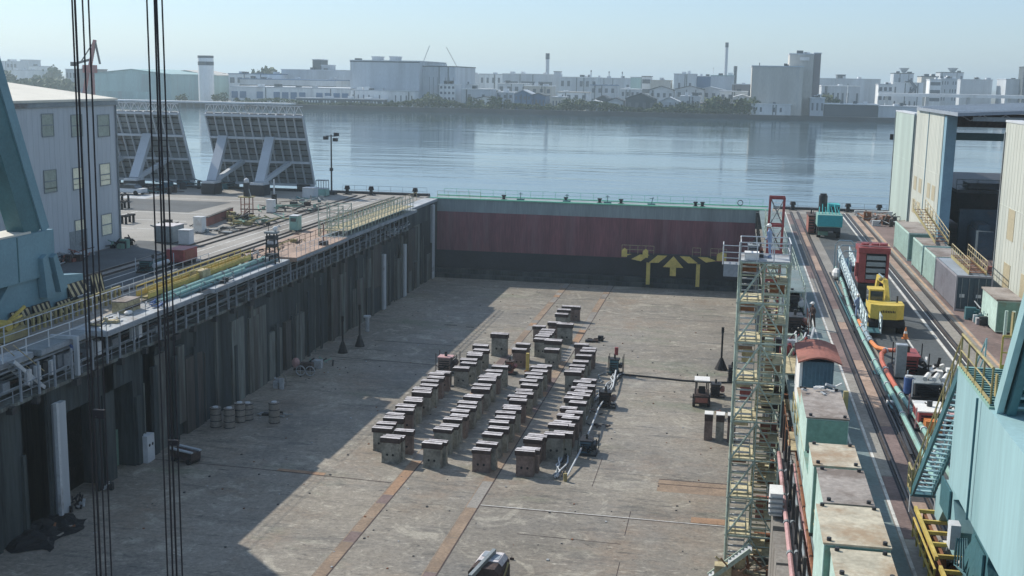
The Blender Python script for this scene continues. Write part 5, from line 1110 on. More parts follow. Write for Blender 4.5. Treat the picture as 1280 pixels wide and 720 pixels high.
for x in (-.6, .1, .7): B().tube((x, -.2, 4.5), (x, -.2, 4.75), .28, 12).build('fan_cowl', 'red_paint', t)
B().tube((-1.05, -.9, 4.62), (1.15, -.9, 4.62), .04, 6).tube((-1.05, 1.2, 4.62), (1.15, 1.2, 4.62), .04, 6).build('roof_rail', 'pink_paint', t); B().box(-1.25, -1.06, -.9, -.5, 2.4, 3.4).build('lamp_bracket', 'red_paint', t)
# silver gangway lying on the quay
t = T('gangway', 'long silver truss gangway lying on the right quay left of the excavator', 'gangway', (9.0, 78, 0)); A0 = Vector((8.85, 77, .3)); A1 = Vector((9.35, 106, .9)); n = 20
for dx in (0, .9):
    for z in (0, .55, 1.1): B().tube(A0+Vector((dx, 0, z)), A1+Vector((dx, 0, z)), .045, 6).build('chord', 'silver', t)
ps = B().tube((0,0,0), (0,0,1.1), .035, 5).build('upright', 'silver', t, loc=A0-t.location)
for k in range(1, 2*(n+1)): s_ = k // (n+1); kk = k % (n+1); inst(ps, 'upright', t, A0.lerp(A1, kk/n)+Vector((.9*s_, 0, 0))-t.location)
b = B()
for dx in (0, .9):
    for k in range(n):
        a = A0.lerp(A1, k/n)+Vector((dx, 0, 0)); c = A0.lerp(A1, (k+1)/n)+Vector((dx, 0, 1.1)); b.tube(a, c, .025, 4)
b.build('lacing', 'silver', t)
B().beam(A0+Vector((.45, 0, .03)), A1+Vector((.45, 0, .03)), .8, .05).build('walkway', 'teal_deep', t)
for f_ in (.05, .9): q = A0.lerp(A1, f_); B().box(q.x-.1, q.x+1.0, q.y-.15, q.y+.15, 0, q.z-.03).build('support_block', 'timber_dark', t)
for k, f_ in enumerate((.95, .84, .72)):
    q = A0.lerp(A1, f_); t = T('hoop_frame', ('farthest', 'middle', 'nearest')[k]+' silver pipe hoop standing over the far part of the gangway', 'hoop', (q.x, q.y, 0)); b = B(); b.path([(q.x-.4, q.y, 0), (q.x-.4, q.y, 2.3), (q.x-.1, q.y, 2.7), (q.x+.9, q.y, 2.7), (q.x+1.3, q.y, 2.3), (q.x+1.3, q.y, 1.2)], .055, 6); b.build('hoop', 'silver', t)
tag(B().ball((8.75, 100, .5), .6, sq=(.6, 1.2, .8)).build('sack', 'white_paint'), 'white bulging bag at the far left foot of the gangway', 'sack')
machine('compressor', 'dark compressor behind the far end of the silver gangway', 'compressor', 10.6, 100.5, 1.6, 3.0, 1.7, 'dark_steel', 'blue_paint', 'grey_steel', z=.01, seed=110)
person('person in blue and white work clothes walking by the near end of the gangway', 8.85, 82.9, .0, .3, suit='overalls', hat='helmet')
# teal machine far on the right quay
t = T('crane_truck', 'teal wheeled yard machine with a big dark drum on top, far right quay', 'yard machine', (10.1, 130.0, 0), local=True)
B().box(-1.1, 1.1, -3.2, 2.8, .75, 1.2).build('chassis', 'dark_steel', t)
for sx in (-1, 1):
    for yy in (-2.0, 1.7): B().tube((sx*.8, yy, .6), (sx*1.2, yy, .6), .6, 14).build('wheel', 'black', t)
B().box(-1.25, 1.25, -3.4, -.4, 1.2, 2.5).build('body', 'pipe_green', t, bevel=.05); B().box(-1.1, -.1, -2.9, -1.5, .3, 1.19).build('step_box', 'box_green', t); M['teal_mach'] = pm('teal_mach', (.05, .34, .36), var=.15)
B().box(-1.27, 1.27, -3.45, -3.2, 1.3, 2.45).build('rear_panel', 'teal_mach', t); B().box(.0, 1.2, -.35, 1.6, 1.2, 3.3).build('cab', 'teal_mach', t, bevel=.05); B().box(.1, 1.1, -.38, -.352, 2.2, 3.1).build('window', 'glass', t)
B().tube((-.55, .4, 1.2), (-.55, .4, 4.2), .45, 16).build('drum', 'dark_steel', t); B().tube((-.55, .4, 4.2), (-.55, .4, 4.4), .35, 16).build('drum_lid', 'dark_steel', t)
b = B()
for k in range(7): b.beam((-1.1+k*.35, -2.6, 2.5), (-1.0+k*.3, -1.2, 3.1+.3*(k % 2)), .08)
b.build('hose_rack', 'teal_mach', t)
machine('engine_unit', 'maroon engine unit parked left of the teal yard machine', 'engine unit', 8.6, 132, 1.1, 4.5, 2.6, 'red_roof', 'block_brown', 'timber_dark', z=.01, seed=115, posts=False)
for k, (px, lab) in enumerate(((993, 'black bollard on the right quay edge, left one beside the first rail'), (1062, 'black bollard on the right quay edge, middle one'), (1100, 'black bollard on the right quay edge, right one near the shed'))):
    q = gp(px, 268); t = T('bollard', lab, 'bollard', (q.x, 154.5, 0), 'quay edge bollards on the right', local=True); B().tube((0,0,0), (0,0,.7), .28, 12, r2=.22).tube((0,0,.7), (0,0,1.1), .42, 12, r2=.3).build('post', 'black', t); B().box(-.5, .5, -.5, .5, 0, .08).build('base_plate', 'dark_steel', t)
t = railing((5.5, 155.6, 0), (19.3, 155.6, 0), 1.0, 2.3, 'grey_steel', 'thin dark chain fence along the sea edge of the right quay', r=.02, mids=1)
tag(B().box(5.2, 19.5, 155.2, 156.2, .001, .28).build('edge_kerb', 'dark_steel'), 'dark timber kerb along the sea edge of the right quay', 'kerb')
debris('junk_pile', 'brown junk and frames piled at the sea end of the right quay', 'heap', 17.3, 144, 3.2, 9, 1.3, 46, ('wall_brown', 'rust', 'dark_steel', 'slab_white'), z=.01, seed=120)
tag(B().box(14.8, 19.3, 149.6, 150.1, .5, .75).box(15.0, 15.3, 149.6, 150.0, 0, .5).box(18.9, 19.2, 149.6, 150.0, 0, .5).build('barrier_beam', 'pale_steel'), 'long pale barrier beam across the far end of the right quay', 'barrier')
# containers and cabinets before the shed
def container(label, x0, x1, y0, y1, h, side, end, name='container', group=None, doors=True):
    t = T(name, label, 'container', ((x0+x1)/2, y0, 0), group)
    B().box(x0+.04, x1-.04, y0+.04, y1-.04, .1, h-.03).build('shell', end, t)
    b = B(); y = y0+.12
    while y < y1-.2: b.box(x0, x0+.039, y, y+.14, .18, h-.1); b.box(x1-.039, x1, y, y+.14, .18, h-.1); y += .28
    b.build('corrugation', side, t)
    b = B()
    for x in (x0, x1-.1):
        for y in (y0, y1-.1): b.box(x-.01, x+.11, y-.01, y+.11, 0, h)
    b.box(x0+.12, x1-.12, y0-.008, y0+.03, h-.14, h+.002).box(x0+.12, x1-.12, y0-.008, y0+.03, .02, .16).box(x0-.01, x0+.035, y0+.12, y1-.12, h-.14, h+.002); b.build('frame', side, t)
    B().box(x0+.12, x1-.12, y0+.05, y1-.12, h-.029, h+.0).build('roof', 'roof_grey' if side != 'mint' else 'box_roof_grey', t)
    if doors:
        xm = (x0+x1)/2
        for a, c in ((x0+.14, xm-.02), (xm+.02, x1-.14)):
            d = B().box(a, c, y0+.0, y0+.035, .18, h-.16).build('door', end, t); b = B()
            for f_ in (.25, .7): b.tube((a+(c-a)*f_, y0-.03, .2), (a+(c-a)*f_, y0-.03, h-.2), .025, 6)
            b.build('lock_rod', 'grey_steel', d); B().box(a+.15, a+.5, y0-.02, y0-.005, 1.0, 1.25).build('sign_plate', 'pale_steel', d)
    return t
container('dark blue shipping container before the shed, its long side coloured lilac grey as sunlit', 16.1, 18.6, 88.2, 97.2, 2.6, 'container_sunlit_side', 'container_dark')
container('nearest mint green container in the row along the orange line', 16.15, 18.4, 97.9, 103.6, 2.55, 'mint', 'box_green', group='mint containers', doors=False)
container('middle mint green container in the row along the orange line', 16.15, 18.4, 104.6, 110.2, 2.55, 'mint', 'box_green', group='mint containers', doors=False)
container('farthest and longest mint green container of the row', 16.1, 18.4, 112.8, 122.5, 2.6, 'mint', 'box_green', group='mint containers', doors=False)
def tan_stair(label, x0, x1, y0, y1, z0, z1):
    t = T('access_stair', label, 'stair', (x0, y0, z0)); 
    for x in (x0, x1): B().beam((x, y0, z0+.1), (x, y1, z1), .06, .25).build('stringer', 'yellow_dull', t)
    for x in (x0, x1):
        b = B(); b.tube((x, y0, z0+1.0), (x, y1, z1+1.0), .035, 5).tube((x, y0, z0+.6), (x, y1, z1+.6), .025, 5); n = 9
        for i in range(n+1): f_ = i/n; b.tube((x, y0+(y1-y0)*f_, z0+(z1-z0)*f_), (x, y0+(y1-y0)*f_, z0+(z1-z0)*f_+1.0), .028, 5)
        b.build('handrail', 'timber', t)
    b = B(); n = 12
    for i in range(n): f_ = (i+.5)/n; yy = y0+(y1-y0)*f_; zz = z0+.1+(z1-z0)*f_; b.box(x0, x1, yy-.15, yy+.15, zz-.02, zz+.02)
    b.build('tread', 'rust', t)
tan_stair('tan railed access stair on top of the dark blue container', 17.0, 18.2, 88.6, 96, 2.65, 2.9)
tan_stair('tan railed access stair on the mint containers by the shed wall', 17.2, 18.3, 105, 119, 2.7, 4.2)
debris('junk_pile', 'dark machine parts in front of the dark blue container end', 'heap', 17.6, 85.0, 1.9, 3.8, 1.1, 44, ('black', 'dark_steel', 'teal_deep', 'pale_steel'), z=.01, seed=130)
t = T('green_cabinet', 'pale green electrical cabinet with dark lid beside the right shed wall', 'cabinet', (18.2, 81, 0)); B().box(17.4, 18.9, 80.6, 85.4, .1, 2.2).build('casing', 'mint', t); B().box(17.3, 19.0, 80.5, 85.5, 2.2, 2.3).build('lid', 'box_roof_grey', t); B().box(17.45, 18.85, 80.57, 80.598, .2, 2.1).build('door', 'box_green', t)
for k in (0, 1, 2): tag(B().tube((17.7+k*.45, 79.2, .02), (17.7+k*.45, 79.2, 1.8), .11, 8).build('standpipe', 'mint'), ('left', 'middle', 'right')[k]+' one of three green standpipes before the electrical cabinet', 'standpipe', 'green standpipes')
# ---- the shed
t = T('shed', 'tall pale clad hall with large openings and a grey roof at the right edge', 'hall', (19.6, 60, 0)); X = 19.6
def wallseg(y0, y1, z1, m, th=1.0, z0=0):
    b = B().box(X, X+th, y0, y1, z0, z1); yy = y0+.45
    while yy < y1-.3: b.box(X-.012, X, yy, yy+.05, z0+.1, z1-.1); yy += .9
    b.box(X-.02, X, y0+.1, y1-.1, z0+7.4, z0+7.45).build('wall', m, t); B().box(X-.05, X+th+.05, y0-.05, y1+.05, z1, z1+.15).build('coping', 'pale_steel', t)
wallseg(139.6, 155.8, 12.75, 'shed_cladding_mint'); wallseg(120.3, 138.2, 13.3, 'shed_cladding'); wallseg(40, 93.2, 13.45, 'shed_cladding')
B().box(X+.2, X+.8, 138.25, 139.55, 0, 12.6).build('joint_post', 'shed_column', t)
for y in (129.2,): B().box(X-.06, X-.01, y-.08, y+.08, 0, 13.3).build('cover_strip', 'shed_column', t)
for y in (155.82, 93.25, 139.6, 138.2): B().box(X-.08, X-.01, y-.2, y-.02, 0, 12.7).build('cover_strip', 'grey_steel', t)
B().box(X+.05, X+1.0, 118.9, 120.2, 0, 13.2).build('column', 'shed_column', t)
for y0 in (122.2, 125.2, 131.0, 134.6):
    for z0 in (2.2, 4.7, ): B().box(X-.03, X-.005, y0, y0+1.9, z0, z0+1.5).build('window', 'window_tan', t)
for y0 in (82.5, 87.8, 75, 68):
    for z0 in (1.3, 5.2): B().box(X-.03, X-.005, y0, y0+2.0, z0, z0+2.2).build('window', 'window_tan', t)
for y0 in (101, 108, 115): B().box(X+20, X+20.6, y0, y0+.6, 0, 13).build('column', 'grey_steel', t)
B().prism([(X-.3, 13.35), (X+24, 14.7), (X+24, 15.0), (X-.3, 13.65)], 'y', 111.5, 136.5).build('roof', 'roof_grey', t)
b = B()
for k in range(15): y = 112.2+k*1.7; b.beam((X-.25, y, 13.71), (X+24, y, 15.06), .14, .1)
b.build('roof_rib', 'far_grey', t)
B().box(X+1.1, X+24, 126, 126.6, 11.95, 13.3).build('roof_beam', 'timber_dark', t); B().box(X+1.1, X+24, 126.8, 127.4, 10.6, 11.35).build('crane_girder', 'teal_deep', t)
b = B()
for k in range(10): x = X+1.2+k*2.2; b.tube((x, 125.7, 12.6), (x+1.1, 125.7, 13.2), .06, 5).tube((x+1.1, 125.7, 13.2), (x+2.2, 125.7, 12.6), .06, 5)
b.build('roof_truss', 'pale_steel', t); B().box(X+1.1, X+24, 111.8, 112.1, 12.95, 13.34).build('roof_beam', 'grey_steel', t)
tag(B().box(X-.5, X-.1, 155.9, 156.2, 9.2, 9.9).build('flood_lamp', 'black'), 'small black flood lamp on the sea side corner of the pale hall', 'lamp')
# hull of a ship in the hall
t = T('ship_hull', 'dark brown ship hull standing inside the hall behind the containers', 'ship', (30, 125, 0)); secs = []
for y, wf, zk in ((122, .12, 1.8), (124, .45, .9), (128, .8, .5), (134, 1, .4), (150, 1, .4)):
    secs.append([(30+wf*9.5*sx*f_, y-1.5*(1-f_z), zk+(5.5-zk)*f_z) for sx, f_, f_z in ((-1, 1, 1), (-1, .93, .55), (-1, .6, .15), (0, 0, 0), (1, .6, .15), (1, .93, .55), (1, 1, 1))])
vs = [p for s_ in secs for p in s_]; fs = [(i*7+j, i*7+j+1, (i+1)*7+j+1, (i+1)*7+j) for i in range(4) for j in range(6)]+[(6, 5, 4, 3, 2, 1, 0)]+[(28, 29, 30, 31, 32, 33, 34)]+[(i*7, (i+1)*7, (i+1)*7+6, i*7+6) for i in range(4)]
B().add(vs, fs).build('hull', 'hull', t); B().box(22, 38, 124, 150, 5.5, 5.8).build('deck', 'dark_steel', t)
b = B()
for z in (.5, 1.0): b.tube((22, 124.5, 5.8+z), (38, 124.5, 5.8+z), .05, 5)
for k in range(9): b.tube((22+k*2, 124.5, 5.8), (22+k*2, 124.5, 6.8), .05, 5)
b.build('deck_rail', 'grey_steel', t); B().box(23, 26, 124.2, 127, 5.9, 6.5).build('deck_box', 'dark_steel', t)
for k, (x, lab) in enumerate(((23.5, 'left'), (27.5, 'middle'), (31.5, 'right'))): tag(B().box(x-.7, x+.7, 116, 121.5, 0, 2.6).box(x-.5, x+.5, 117, 121, 2.6, 3.1).build('dark_cabinet', ('container_dark', 'blue_shed', 'dark_steel')[k]), lab+' one of three dark blue machine blocks under the ship hull', 'machine block', 'dark blocks under the hull')
tag(B().box(22, 44, 121.6, 122.2, 0, 4.1).build('inner_screen', 'container_dark'), 'wide dark blue screen wall below the ship bow', 'screen')
debris('junk_pile', 'reddish junk on the hall floor behind the dark blue container', 'heap', 22.5, 107, 3.5, 7, 1.0, 40, ('red_roof', 'rust', 'dark_steel'), z=.01, seed=131)

# ---- turquoise gantry crane at the right edge
t = T('gantry_crane', 'huge turquoise gantry crane leg and sill beam at the right edge', 'gantry crane', (8, 36, 0)); XF = 6.95
B().box(XF, 9.1, 18, 36.6, 4.05, 7.6).build('sill_beam', 'teal_crane', t)
B().tube((XF-.1, 33.1, 4.1), (XF-.1, 33.1, 7.6), .035, 6).build('conduit', 'teal_deep', t)
B().box(XF-.02, 9.15, 32.0, 36.65, 7.6, 7.66).build('deck_grating', 'pipe_green', t)
b = B()
for k in range(16): b.box(XF+.02, 9.1, 32.1+k*.28, 32.14+k*.28, 7.663, 7.70)
b.build('grating_bar', 'teal_deep', t)
def rail3(name, p0, p1, h, n, mat, r=.03):
    p0 = Vector(p0); p1 = Vector(p1); b = B()
    for k in (.5, 1): b.tube(p0+Vector((0, 0, h*k)), p1+Vector((0, 0, h*k)), r*(1.4 if k == 1 else .8), 6)
    for i in range(n+1): q = p0.lerp(p1, i/n); b.tube(q, q+Vector((0, 0, h)), r, 6)
    b.box(min(p0.x, p1.x)-.01, max(p0.x, p1.x)+.02, min(p0.y, p1.y), max(p0.y, p1.y)+.02, p0.z, p0.z+.12) if abs(p0.z-p1.z) < .01 else None
    b.build(name, mat, t)
rail3('guard_rail', (XF+.05, 36.6, 7.66), (XF+.05, 32.2, 7.66), 1.0, 4, 'yellow_dull'); rail3('guard_rail', (9.05, 36.6, 7.66), (9.05, 33.6, 7.66), 1.0, 4, 'yellow_paint'); rail3('guard_rail', (8.15, 36.62, 7.66), (9.05, 36.62, 7.66), 1.0, 2, 'yellow_paint')
# raking leg with its stair
L0 = Vector((7.12, 31.8, 7.66)); L1 = Vector((7.12, 20.3, 26.5))
def off(p, x=0, y=0, z=0): return p+Vector((x, y, z))
B().beam(off(L0, 0), off(L1, 0), .42, .16, up=(1, 0, 0)).build('leg_flange', 'teal_crane', t)
B().beam(off(L0, .25, .1), off(L1, .25, .1), .9, .2, up=(1, 0, 0)).build('stair_stringer', 'teal_deep', t); B().beam(off(L0, 1.6), off(L1, 1.6), .4, .16, up=(1, 0, 0)).build('stair_stringer', 'teal_deep', t)
B().beam(off(L0, 1.0, 1.0), off(L1, 1.0, 1.0), .25, 1.5, up=(1, 0, 0)).build('raking_leg', 'teal_deep', t)
b = B(); n = 62
for i in range(n): q = L0.lerp(L1, (i+.5)/n); b.box(q.x+.36, q.x+1.5, q.y-.2, q.y+.16, q.z-.03, q.z+.03)
b.build('leg_stair_tread', 'teal_crane', t)
for k, f_ in enumerate((.0, .1)): q = L0.lerp(L1, f_); B().box(q.x-.08, q.x-.04, q.y+.1, q.y+.3, q.z+.3, q.z+.9).build('rail_bracket', 'yellow_dull', t)
B().box(7.2, 9.4, 8, 22, 24.5, 27.5).build('top_girder', 'teal_crane', t)
# access stair from the deck down to the quay
for x in (7.05, 7.75):
    B().beam((x, 36.8, 7.5), (x, 43.6, 1.2), .08, .3).build('stair_stringer', 'teal_deep', t)
    b = B(); b.tube((x, 36.9, 8.5), (x, 43.6, 2.2), .03, 6).tube((x, 36.9, 8.0), (x, 43.6, 1.7), .025, 6)
    for i in range(7): f_ = i/6; b.tube((x, 36.9+6.7*f_, 7.6-6.4*f_), (x, 36.9+6.7*f_, 8.5-6.3*f_), .028, 5)
    b.build('stair_rail', 'yellow_dull' if x < 7.5 else 'teal_crane', t)
b = B()
for i in range(26): f_ = (i+.5)/26; b.box(7.1, 7.7, 36.85+6.8*f_-.09, 36.85+6.8*f_+.09, 7.5-6.3*f_-.015, 7.5-6.3*f_+.015)
b.build('stair_tread', 'teal_crane', t)
B().box(7.0, 8.1, 43.6, 44.5, 1.05, 1.15).build('stair_landing', 'teal_deep', t); rail3('landing_rail', (7.0, 43.6, 1.15), (7.0, 44.5, 1.15), .9, 2, 'yellow_dull')
B().tube((7.1, 44.3, .2), (7.1, 44.3, 1.1), .03, 5).tube((8.0, 44.3, .2), (8.0, 44.3, 1.1), .03, 5).build('landing_foot', 'pale_steel', t)
# equaliser legs below the beam and the yellow bogies on the rails
for y in (39.3, 34.0, 27.0):
    B().prism([(y-1.5, 4.05) if y < 39 else (35.0, 4.05), (y+1.3, 4.05) if y < 39 else (36.6, 4.05), (y+.9, 2.9), (y+1.9, 2.1), (y+1.9, 1.25), (y+1.2, 1.25), (y+.4, 2.0), (y-.4, 2.0), (y-1.2, 1.25), (y-1.9, 1.25), (y-1.9, 2.1), (y-1.1, 2.9)], 'x', 7.45, 8.05).build('equaliser', 'teal_crane' if y > 39 else 'teal_deep', t)  # those under the beam darker: its shade put into their colour
    B().box(7.36, 7.42, y-.9, y+.7, 2.1, 3.1).build('web_plate', 'teal_deep', t)
    B().box(7.1, 7.2, y-2.1, y+2.1, .25, 1.25).box(8.2, 8.3, y-2.1, y+2.1, .25, 1.25).build('bogie_frame', 'rust', t)
    for k in range(4): yy = y-1.6+k*1.05; w_ = B().tube((7.16, yy, .38), (7.36, yy, .38), .34, 16).tube((8.02, yy, .38), (8.22, yy, .38), .34, 16).build('bogie_wheel', 'red_roof', t)
    b = B()
    for k in range(5): yy = y-2.05+k*1.02; b.box(6.9, 8.0, yy-.05, yy+.05, 1.26, 1.38)
    b.box(6.82, 6.92, y-2.3, y+2.3, 1.25, 1.4).box(7.98, 8.06, y-2.3, y+2.3, 1.25, 1.4).tube((6.85, y-2.3, .95), (6.85, y+2.3, .95), .045, 6).tube((6.85, y-2.3, .55), (6.85, y+2.3, .55), .045, 6)
    for k in range(6): b.tube((6.85, y-2.2+k*.9, .25), (6.85, y-2.2+k*.9, .95), .04, 5)
    b.build('bogie_guard', 'orange_paint' if 0 else 'yellow_paint', t)
B().box(7.2, 7.5, 36.9, 37.4, 1.7, 2.5).build('switch_box', 'pale_steel', t)
b = B()
for k in range(6): b.path([(7.3+.06*k, 36.4, 2.3), (7.25+.05*k, 36.2-.2*k, 1.5), (7.4+.03*k, 35.5-.3*k, 1.6), (7.6, 34.8-.2*k, 3.0)], .03, 5)
b.build('cable_loop', 'teal_deep', t)
B().box(8.4, 8.9, 18, 38, .6, 4.0).build('side_plate', 'teal_deep', t)
debris('cable_scrap', 'silver cables and fittings hanging by the yellow crane bogie', 'cables', 7.9, 38.8, 1.0, 2.2, 1.3, 34, ('silver', 'white_paint', 'rust', 'dark_steel'), z=.05, seed=140)

# ================================================================ left quay
# big grey building
t = T('workshop_building', 'tall blue grey clad workshop with cream roof on the left quay', 'building', (-56.4, 101.3, 0)); BX = -56.35
b = B().box(-82, BX, 55, 101.3, 0, 13.35)
for k in range(60): b.box(BX, BX+.012, 56+k*.76, 56.06+k*.76, .1, 12.9)
b.box(BX, BX+.03, 55, 101.3, 6.2, 6.26).box(BX, BX+.06, 55, 101.3, 0, .35).build('wall', 'cladding', t)
B().prism([(-82.3, 14.1), (-69, 14.75), (BX+.12, 13.36), (BX+.12, 13.56), (-69, 15.0), (-82.3, 14.35)], 'y', 54.6, 101.5).build('roof', 'roof_cream', t)
B().box(BX+.005, BX+.16, 55, 101.4, 12.95, 13.3).build('gutter', 'grey_steel', t)
B().tube((BX+.1, 101.1, .1), (BX+.1, 101.1, 13), .08, 8).build('downpipe', 'grey_steel', t)
WN = [(121, 137, 144, 170, 'window_dim', 1), (124, 138, 205, 231, 'window_reflection', 1), (126, 140, 268, 293, 'window_reflection', 1), (88, 103, 144, 170, 'window_dim', 0), (90, 104, 210, 236, 'window_reflection', 1), (93, 107, 275, 301, 'window_reflection', 1), (51, 67, 143, 170, 'window_dim', 0), (54, 71, 213, 240, 'window_dim', 1)]
for x0, x1, y0, y1, m, bar in WN:
    a = at(x0+1, (y0+y1)/2, 'x', BX); c = at(x1-1, (y0+y1)/2, 'x', BX); zt_ = at((x0+x1)/2, y0, 'x', BX).z; zb_ = at((x0+x1)/2, y1, 'x', BX).z
    wd = B().box(BX+.005, BX+.03, a.y, c.y, zb_, zt_).build('window', m, t)
    B().box(BX+.031, BX+.07, a.y-.08, c.y+.08, zb_-.08, zb_).box(BX+.031, BX+.07, a.y-.08, c.y+.08, zt_, zt_+.08).box(BX+.031, BX+.07, a.y-.08, a.y, zb_, zt_).box(BX+.031, BX+.07, c.y, c.y+.08, zb_, zt_).box(BX+.031, BX+.07, a.y, c.y, (zb_+zt_)/2-.05, (zb_+zt_)/2+.05).build('frame', 'grey_steel', wd)
B().box(BX+.005, BX+.04, 92.6, 95.4, 0, 2.2).build('dark_door', 'grey_steel', t)
debris('junk_pile', 'dark red and pale junk along the foot of the grey workshop', 'heap', -55.2, 90.5, 1.5, 5.5, 1.0, 50, ('timber_dark', 'slab_white', 'dark_steel', 'red_roof'), z=.01, seed=150)
debris('junk_pile', 'dark junk at the seaward corner of the grey workshop', 'heap', -55.4, 99.6, 1.5, 3.5, 1.1, 36, ('black', 'box_green', 'dark_steel'), z=.01, seed=151)
# tilted ribbed panels at the sea edge
def tilted_panel(label, xa_, xb_, feet=True):
    t = T('ribbed_panel', label, 'ribbed panel', ((xa_+xb_)/2, 157, 0), 'tilted ribbed panels at the sea edge')
    def P(u, v, off=0): y = 157.2-4.4*v; z = .9+9.75*v; n = Vector((0, -.91, -.41)); return Vector((xa_+(xb_-xa_)*u, y, z))+n*off
    b = B(); b.add([P(0,0), P(1,0), P(1,1), P(0,1), P(0,0,-.25), P(1,0,-.25), P(1,1,-.25), P(0,1,-.25)], [(0,1,2,3),(7,6,5,4),(0,4,5,1),(1,5,6,2),(2,6,7,3),(3,7,4,0)]); b.build('plate', 'grey_steel', t)
    for v in (.0, .33, .67, .985): B().beam(P(0, v, .35), P(1, v, .35), .5, .32).build('cross_beam', 'cladding', t)
    nr = 11
    rb = None
    for k in range(nr+1): B().beam(P(k/nr, 0, .2), P(k/nr, 1, .2), .16, .36).build('rib', 'cladding', t)
    b = B()
    for v in range(1, 12):
        if v not in (4, 8): b.beam(P(0, v/12, .08), P(1, v/12, .08), .12, .1)
    b.build('stiffener', 'dark_steel', t)
    b = B(); n = 12
    for k in range(n):
        a, c = k/n, (k+1)/n; b.tube(P(a, 1), P((a+c)/2, 1)+Vector((0, 0, 1.1)), .05, 5).tube(P((a+c)/2, 1)+Vector((0, 0, 1.1)), P(c, 1), .05, 5).tube(P(a, 1), P(a, 1)+Vector((0, 0, 1.1)), .05, 5)
    b.tube(P(0, 1)+Vector((0, 0, 1.1)), P(1, 1)+Vector((0, 0, 1.1)), .06, 5); b.build('top_truss', 'pale_steel', t)
    for u in (.24, .73):
        f = Vector((xa_+(xb_-xa_)*(u-.04)-.2, 148.5, 1.6)); h_ = P(u-.10, .67, .4)
        B().beam(f, h_, 1.25, .8).build('strut', 'cladding', t); B().beam(f+Vector((.3, .5, .2)), P(u+.06, .33, .4), .6, .5).build('strut', 'cladding', t)
        B().box(f.x-1.0, f.x+1.0, 147.2, 149.6, 0, 1.45).build('foot_block', 'dark_steel', t, bevel=.1); B().box(f.x-.9, f.x+.9, 147.3, 149.4, 1.45, 1.75).build('hinge_plate', 'pale_steel', t)
    for u in (.1, .9): B().box(P(u, 0).x-.9, P(u, 0).x+.9, 156.2, 158.2, -2.5, .9).build('seat_block', 'dark_steel', t)
tilted_panel('right one of two tilted ribbed steel panels at the sea edge', -71.6, -57.6); tilted_panel('left one of two tilted ribbed panels, partly behind the workshop', -90, -75.6)
# sea edge on the left
tag(B().box(-120, -40.7, 155.2, 156.2, .001, .3).build('edge_kerb', 'dark_steel'), 'dark timber kerb along the sea edge of the left quay', 'kerb')
railing((-53, 155.6, 0), (-41, 155.6, 0), 1.1, 1.7, 'grey_steel', 'thin grey chain fence along the sea edge of the left quay', r=.02)
for k, (px, lab) in enumerate(((427, 'black bollard at the left quay sea edge, left one'), (461, 'black bollard at the left quay sea edge, middle one'), (522, 'black bollard at the left quay sea edge, beside the dock gate'))):
    q = gp(px, 245); t = T('bollard', lab, 'bollard', (q.x, 153.8, 0), 'quay edge bollards on the left', local=True); B().tube((0,0,0), (0,0,.7), .28, 12, r2=.22).tube((0,0,.7), (0,0,1.2), .42, 12, r2=.3).build('post', 'black', t); B().box(-.5, .5, -.5, .5, 0, .08).build('base_plate', 'dark_steel', t)
t = T('floodlight_mast', 'slender dark floodlight mast standing at the left sea edge', 'floodlight mast', (-53.7, 153, 0), local=True); B().tube((0,0,0), (0,0,8.1), .13, 8, r2=.09).build('pole', 'dark_steel', t)
B().tube((-.7,0,7.9), (.7,0,7.9), .06, 6).build('cross_arm', 'dark_steel', t)
for x, z in ((-.75, 7.6), (.6, 7.4), (.75, 8.1)): B().box(x-.3, x+.3, -.25, .25, z-.2, z+.25).build('lamp_head', 'dark_steel', t)
B().box(-.2, .2, -.2, .2, 3.2, 3.6).build('junction_box', 'dark_steel', t); B().box(-.6, .6, -.6, .6, 0, .5).build('foot', 'dark_steel', t)
# assorted yard things on the left quay
def cabinet(label, px, py, w_, d, h, m, name='cabinet', rz=0, lid='pale_steel', dy=0):
    q = gp(px, py); t = T(name, label, 'cabinet', (q.x, q.y+dy, 0), local=True, rz=rz)
    B().box(-w_/2, w_/2, -d/2, d/2, .08, h).build('casing', m, t, bevel=.02); B().box(-w_/2-.03, w_/2+.03, -d/2-.03, d/2+.03, h, h+.06).build('lid', lid, t); B().box(-w_*.42, w_*.42, -d/2-.03, -d/2-.002, .2, h-.12).build('door', m, t); B().box(-w_/2, -w_/2+.15, -d/2, d/2, 0, .08).box(w_/2-.15, w_/2, -d/2, d/2, 0, .08).build('foot', 'dark_steel', t); return t
cabinet('white cabinet standing nearest in the group beyond the red cab', 233, 306, 1.1, 1.0, 1.4, 'pale_steel'); cabinet('tall white cabinet behind the first one, at the end of the low brown wall', 250, 291, .95, 1.0, 1.6, 'white_paint')
cabinet('grey open box left of the two white cabinets', 212, 302, 1.9, 2.4, 1.6, 'grey_steel', lid='cap_top'); cabinet('pale grey bin left end of the cabinet group on the yard', 203, 300, 1.0, 1.2, 1.5, 'far_grey')
cabinet('white cabinet near the thin dark mast beyond the yard wall', 339, 266, .85, .9, 1.5, 'white_paint'); t = cabinet('pale teal hut standing on the asphalt lane of the left quay', 369.5, 288, .9, 1.2, 1.55, 'pipe_green', name='guard_hut'); B().box(-.3, .3, -.66, -.64, 1.0, 1.35).build('window', 'glass', t)
cabinet('silver blue switch house near the far crane rails at the sea edge', 388, 248, 1.6, 1.6, 1.4, 'cladding', name='switch_house'); cabinet('pale teal box under a small grey frame near the floodlight mast', 403, 245, 1.5, 1.4, 1.0, 'pipe_green')
t = T('cage_frame', 'small grey cage frame standing on the pale teal box', 'frame', (gp(403, 245).x, gp(403, 245).y, 1.06), local=True); b = B()
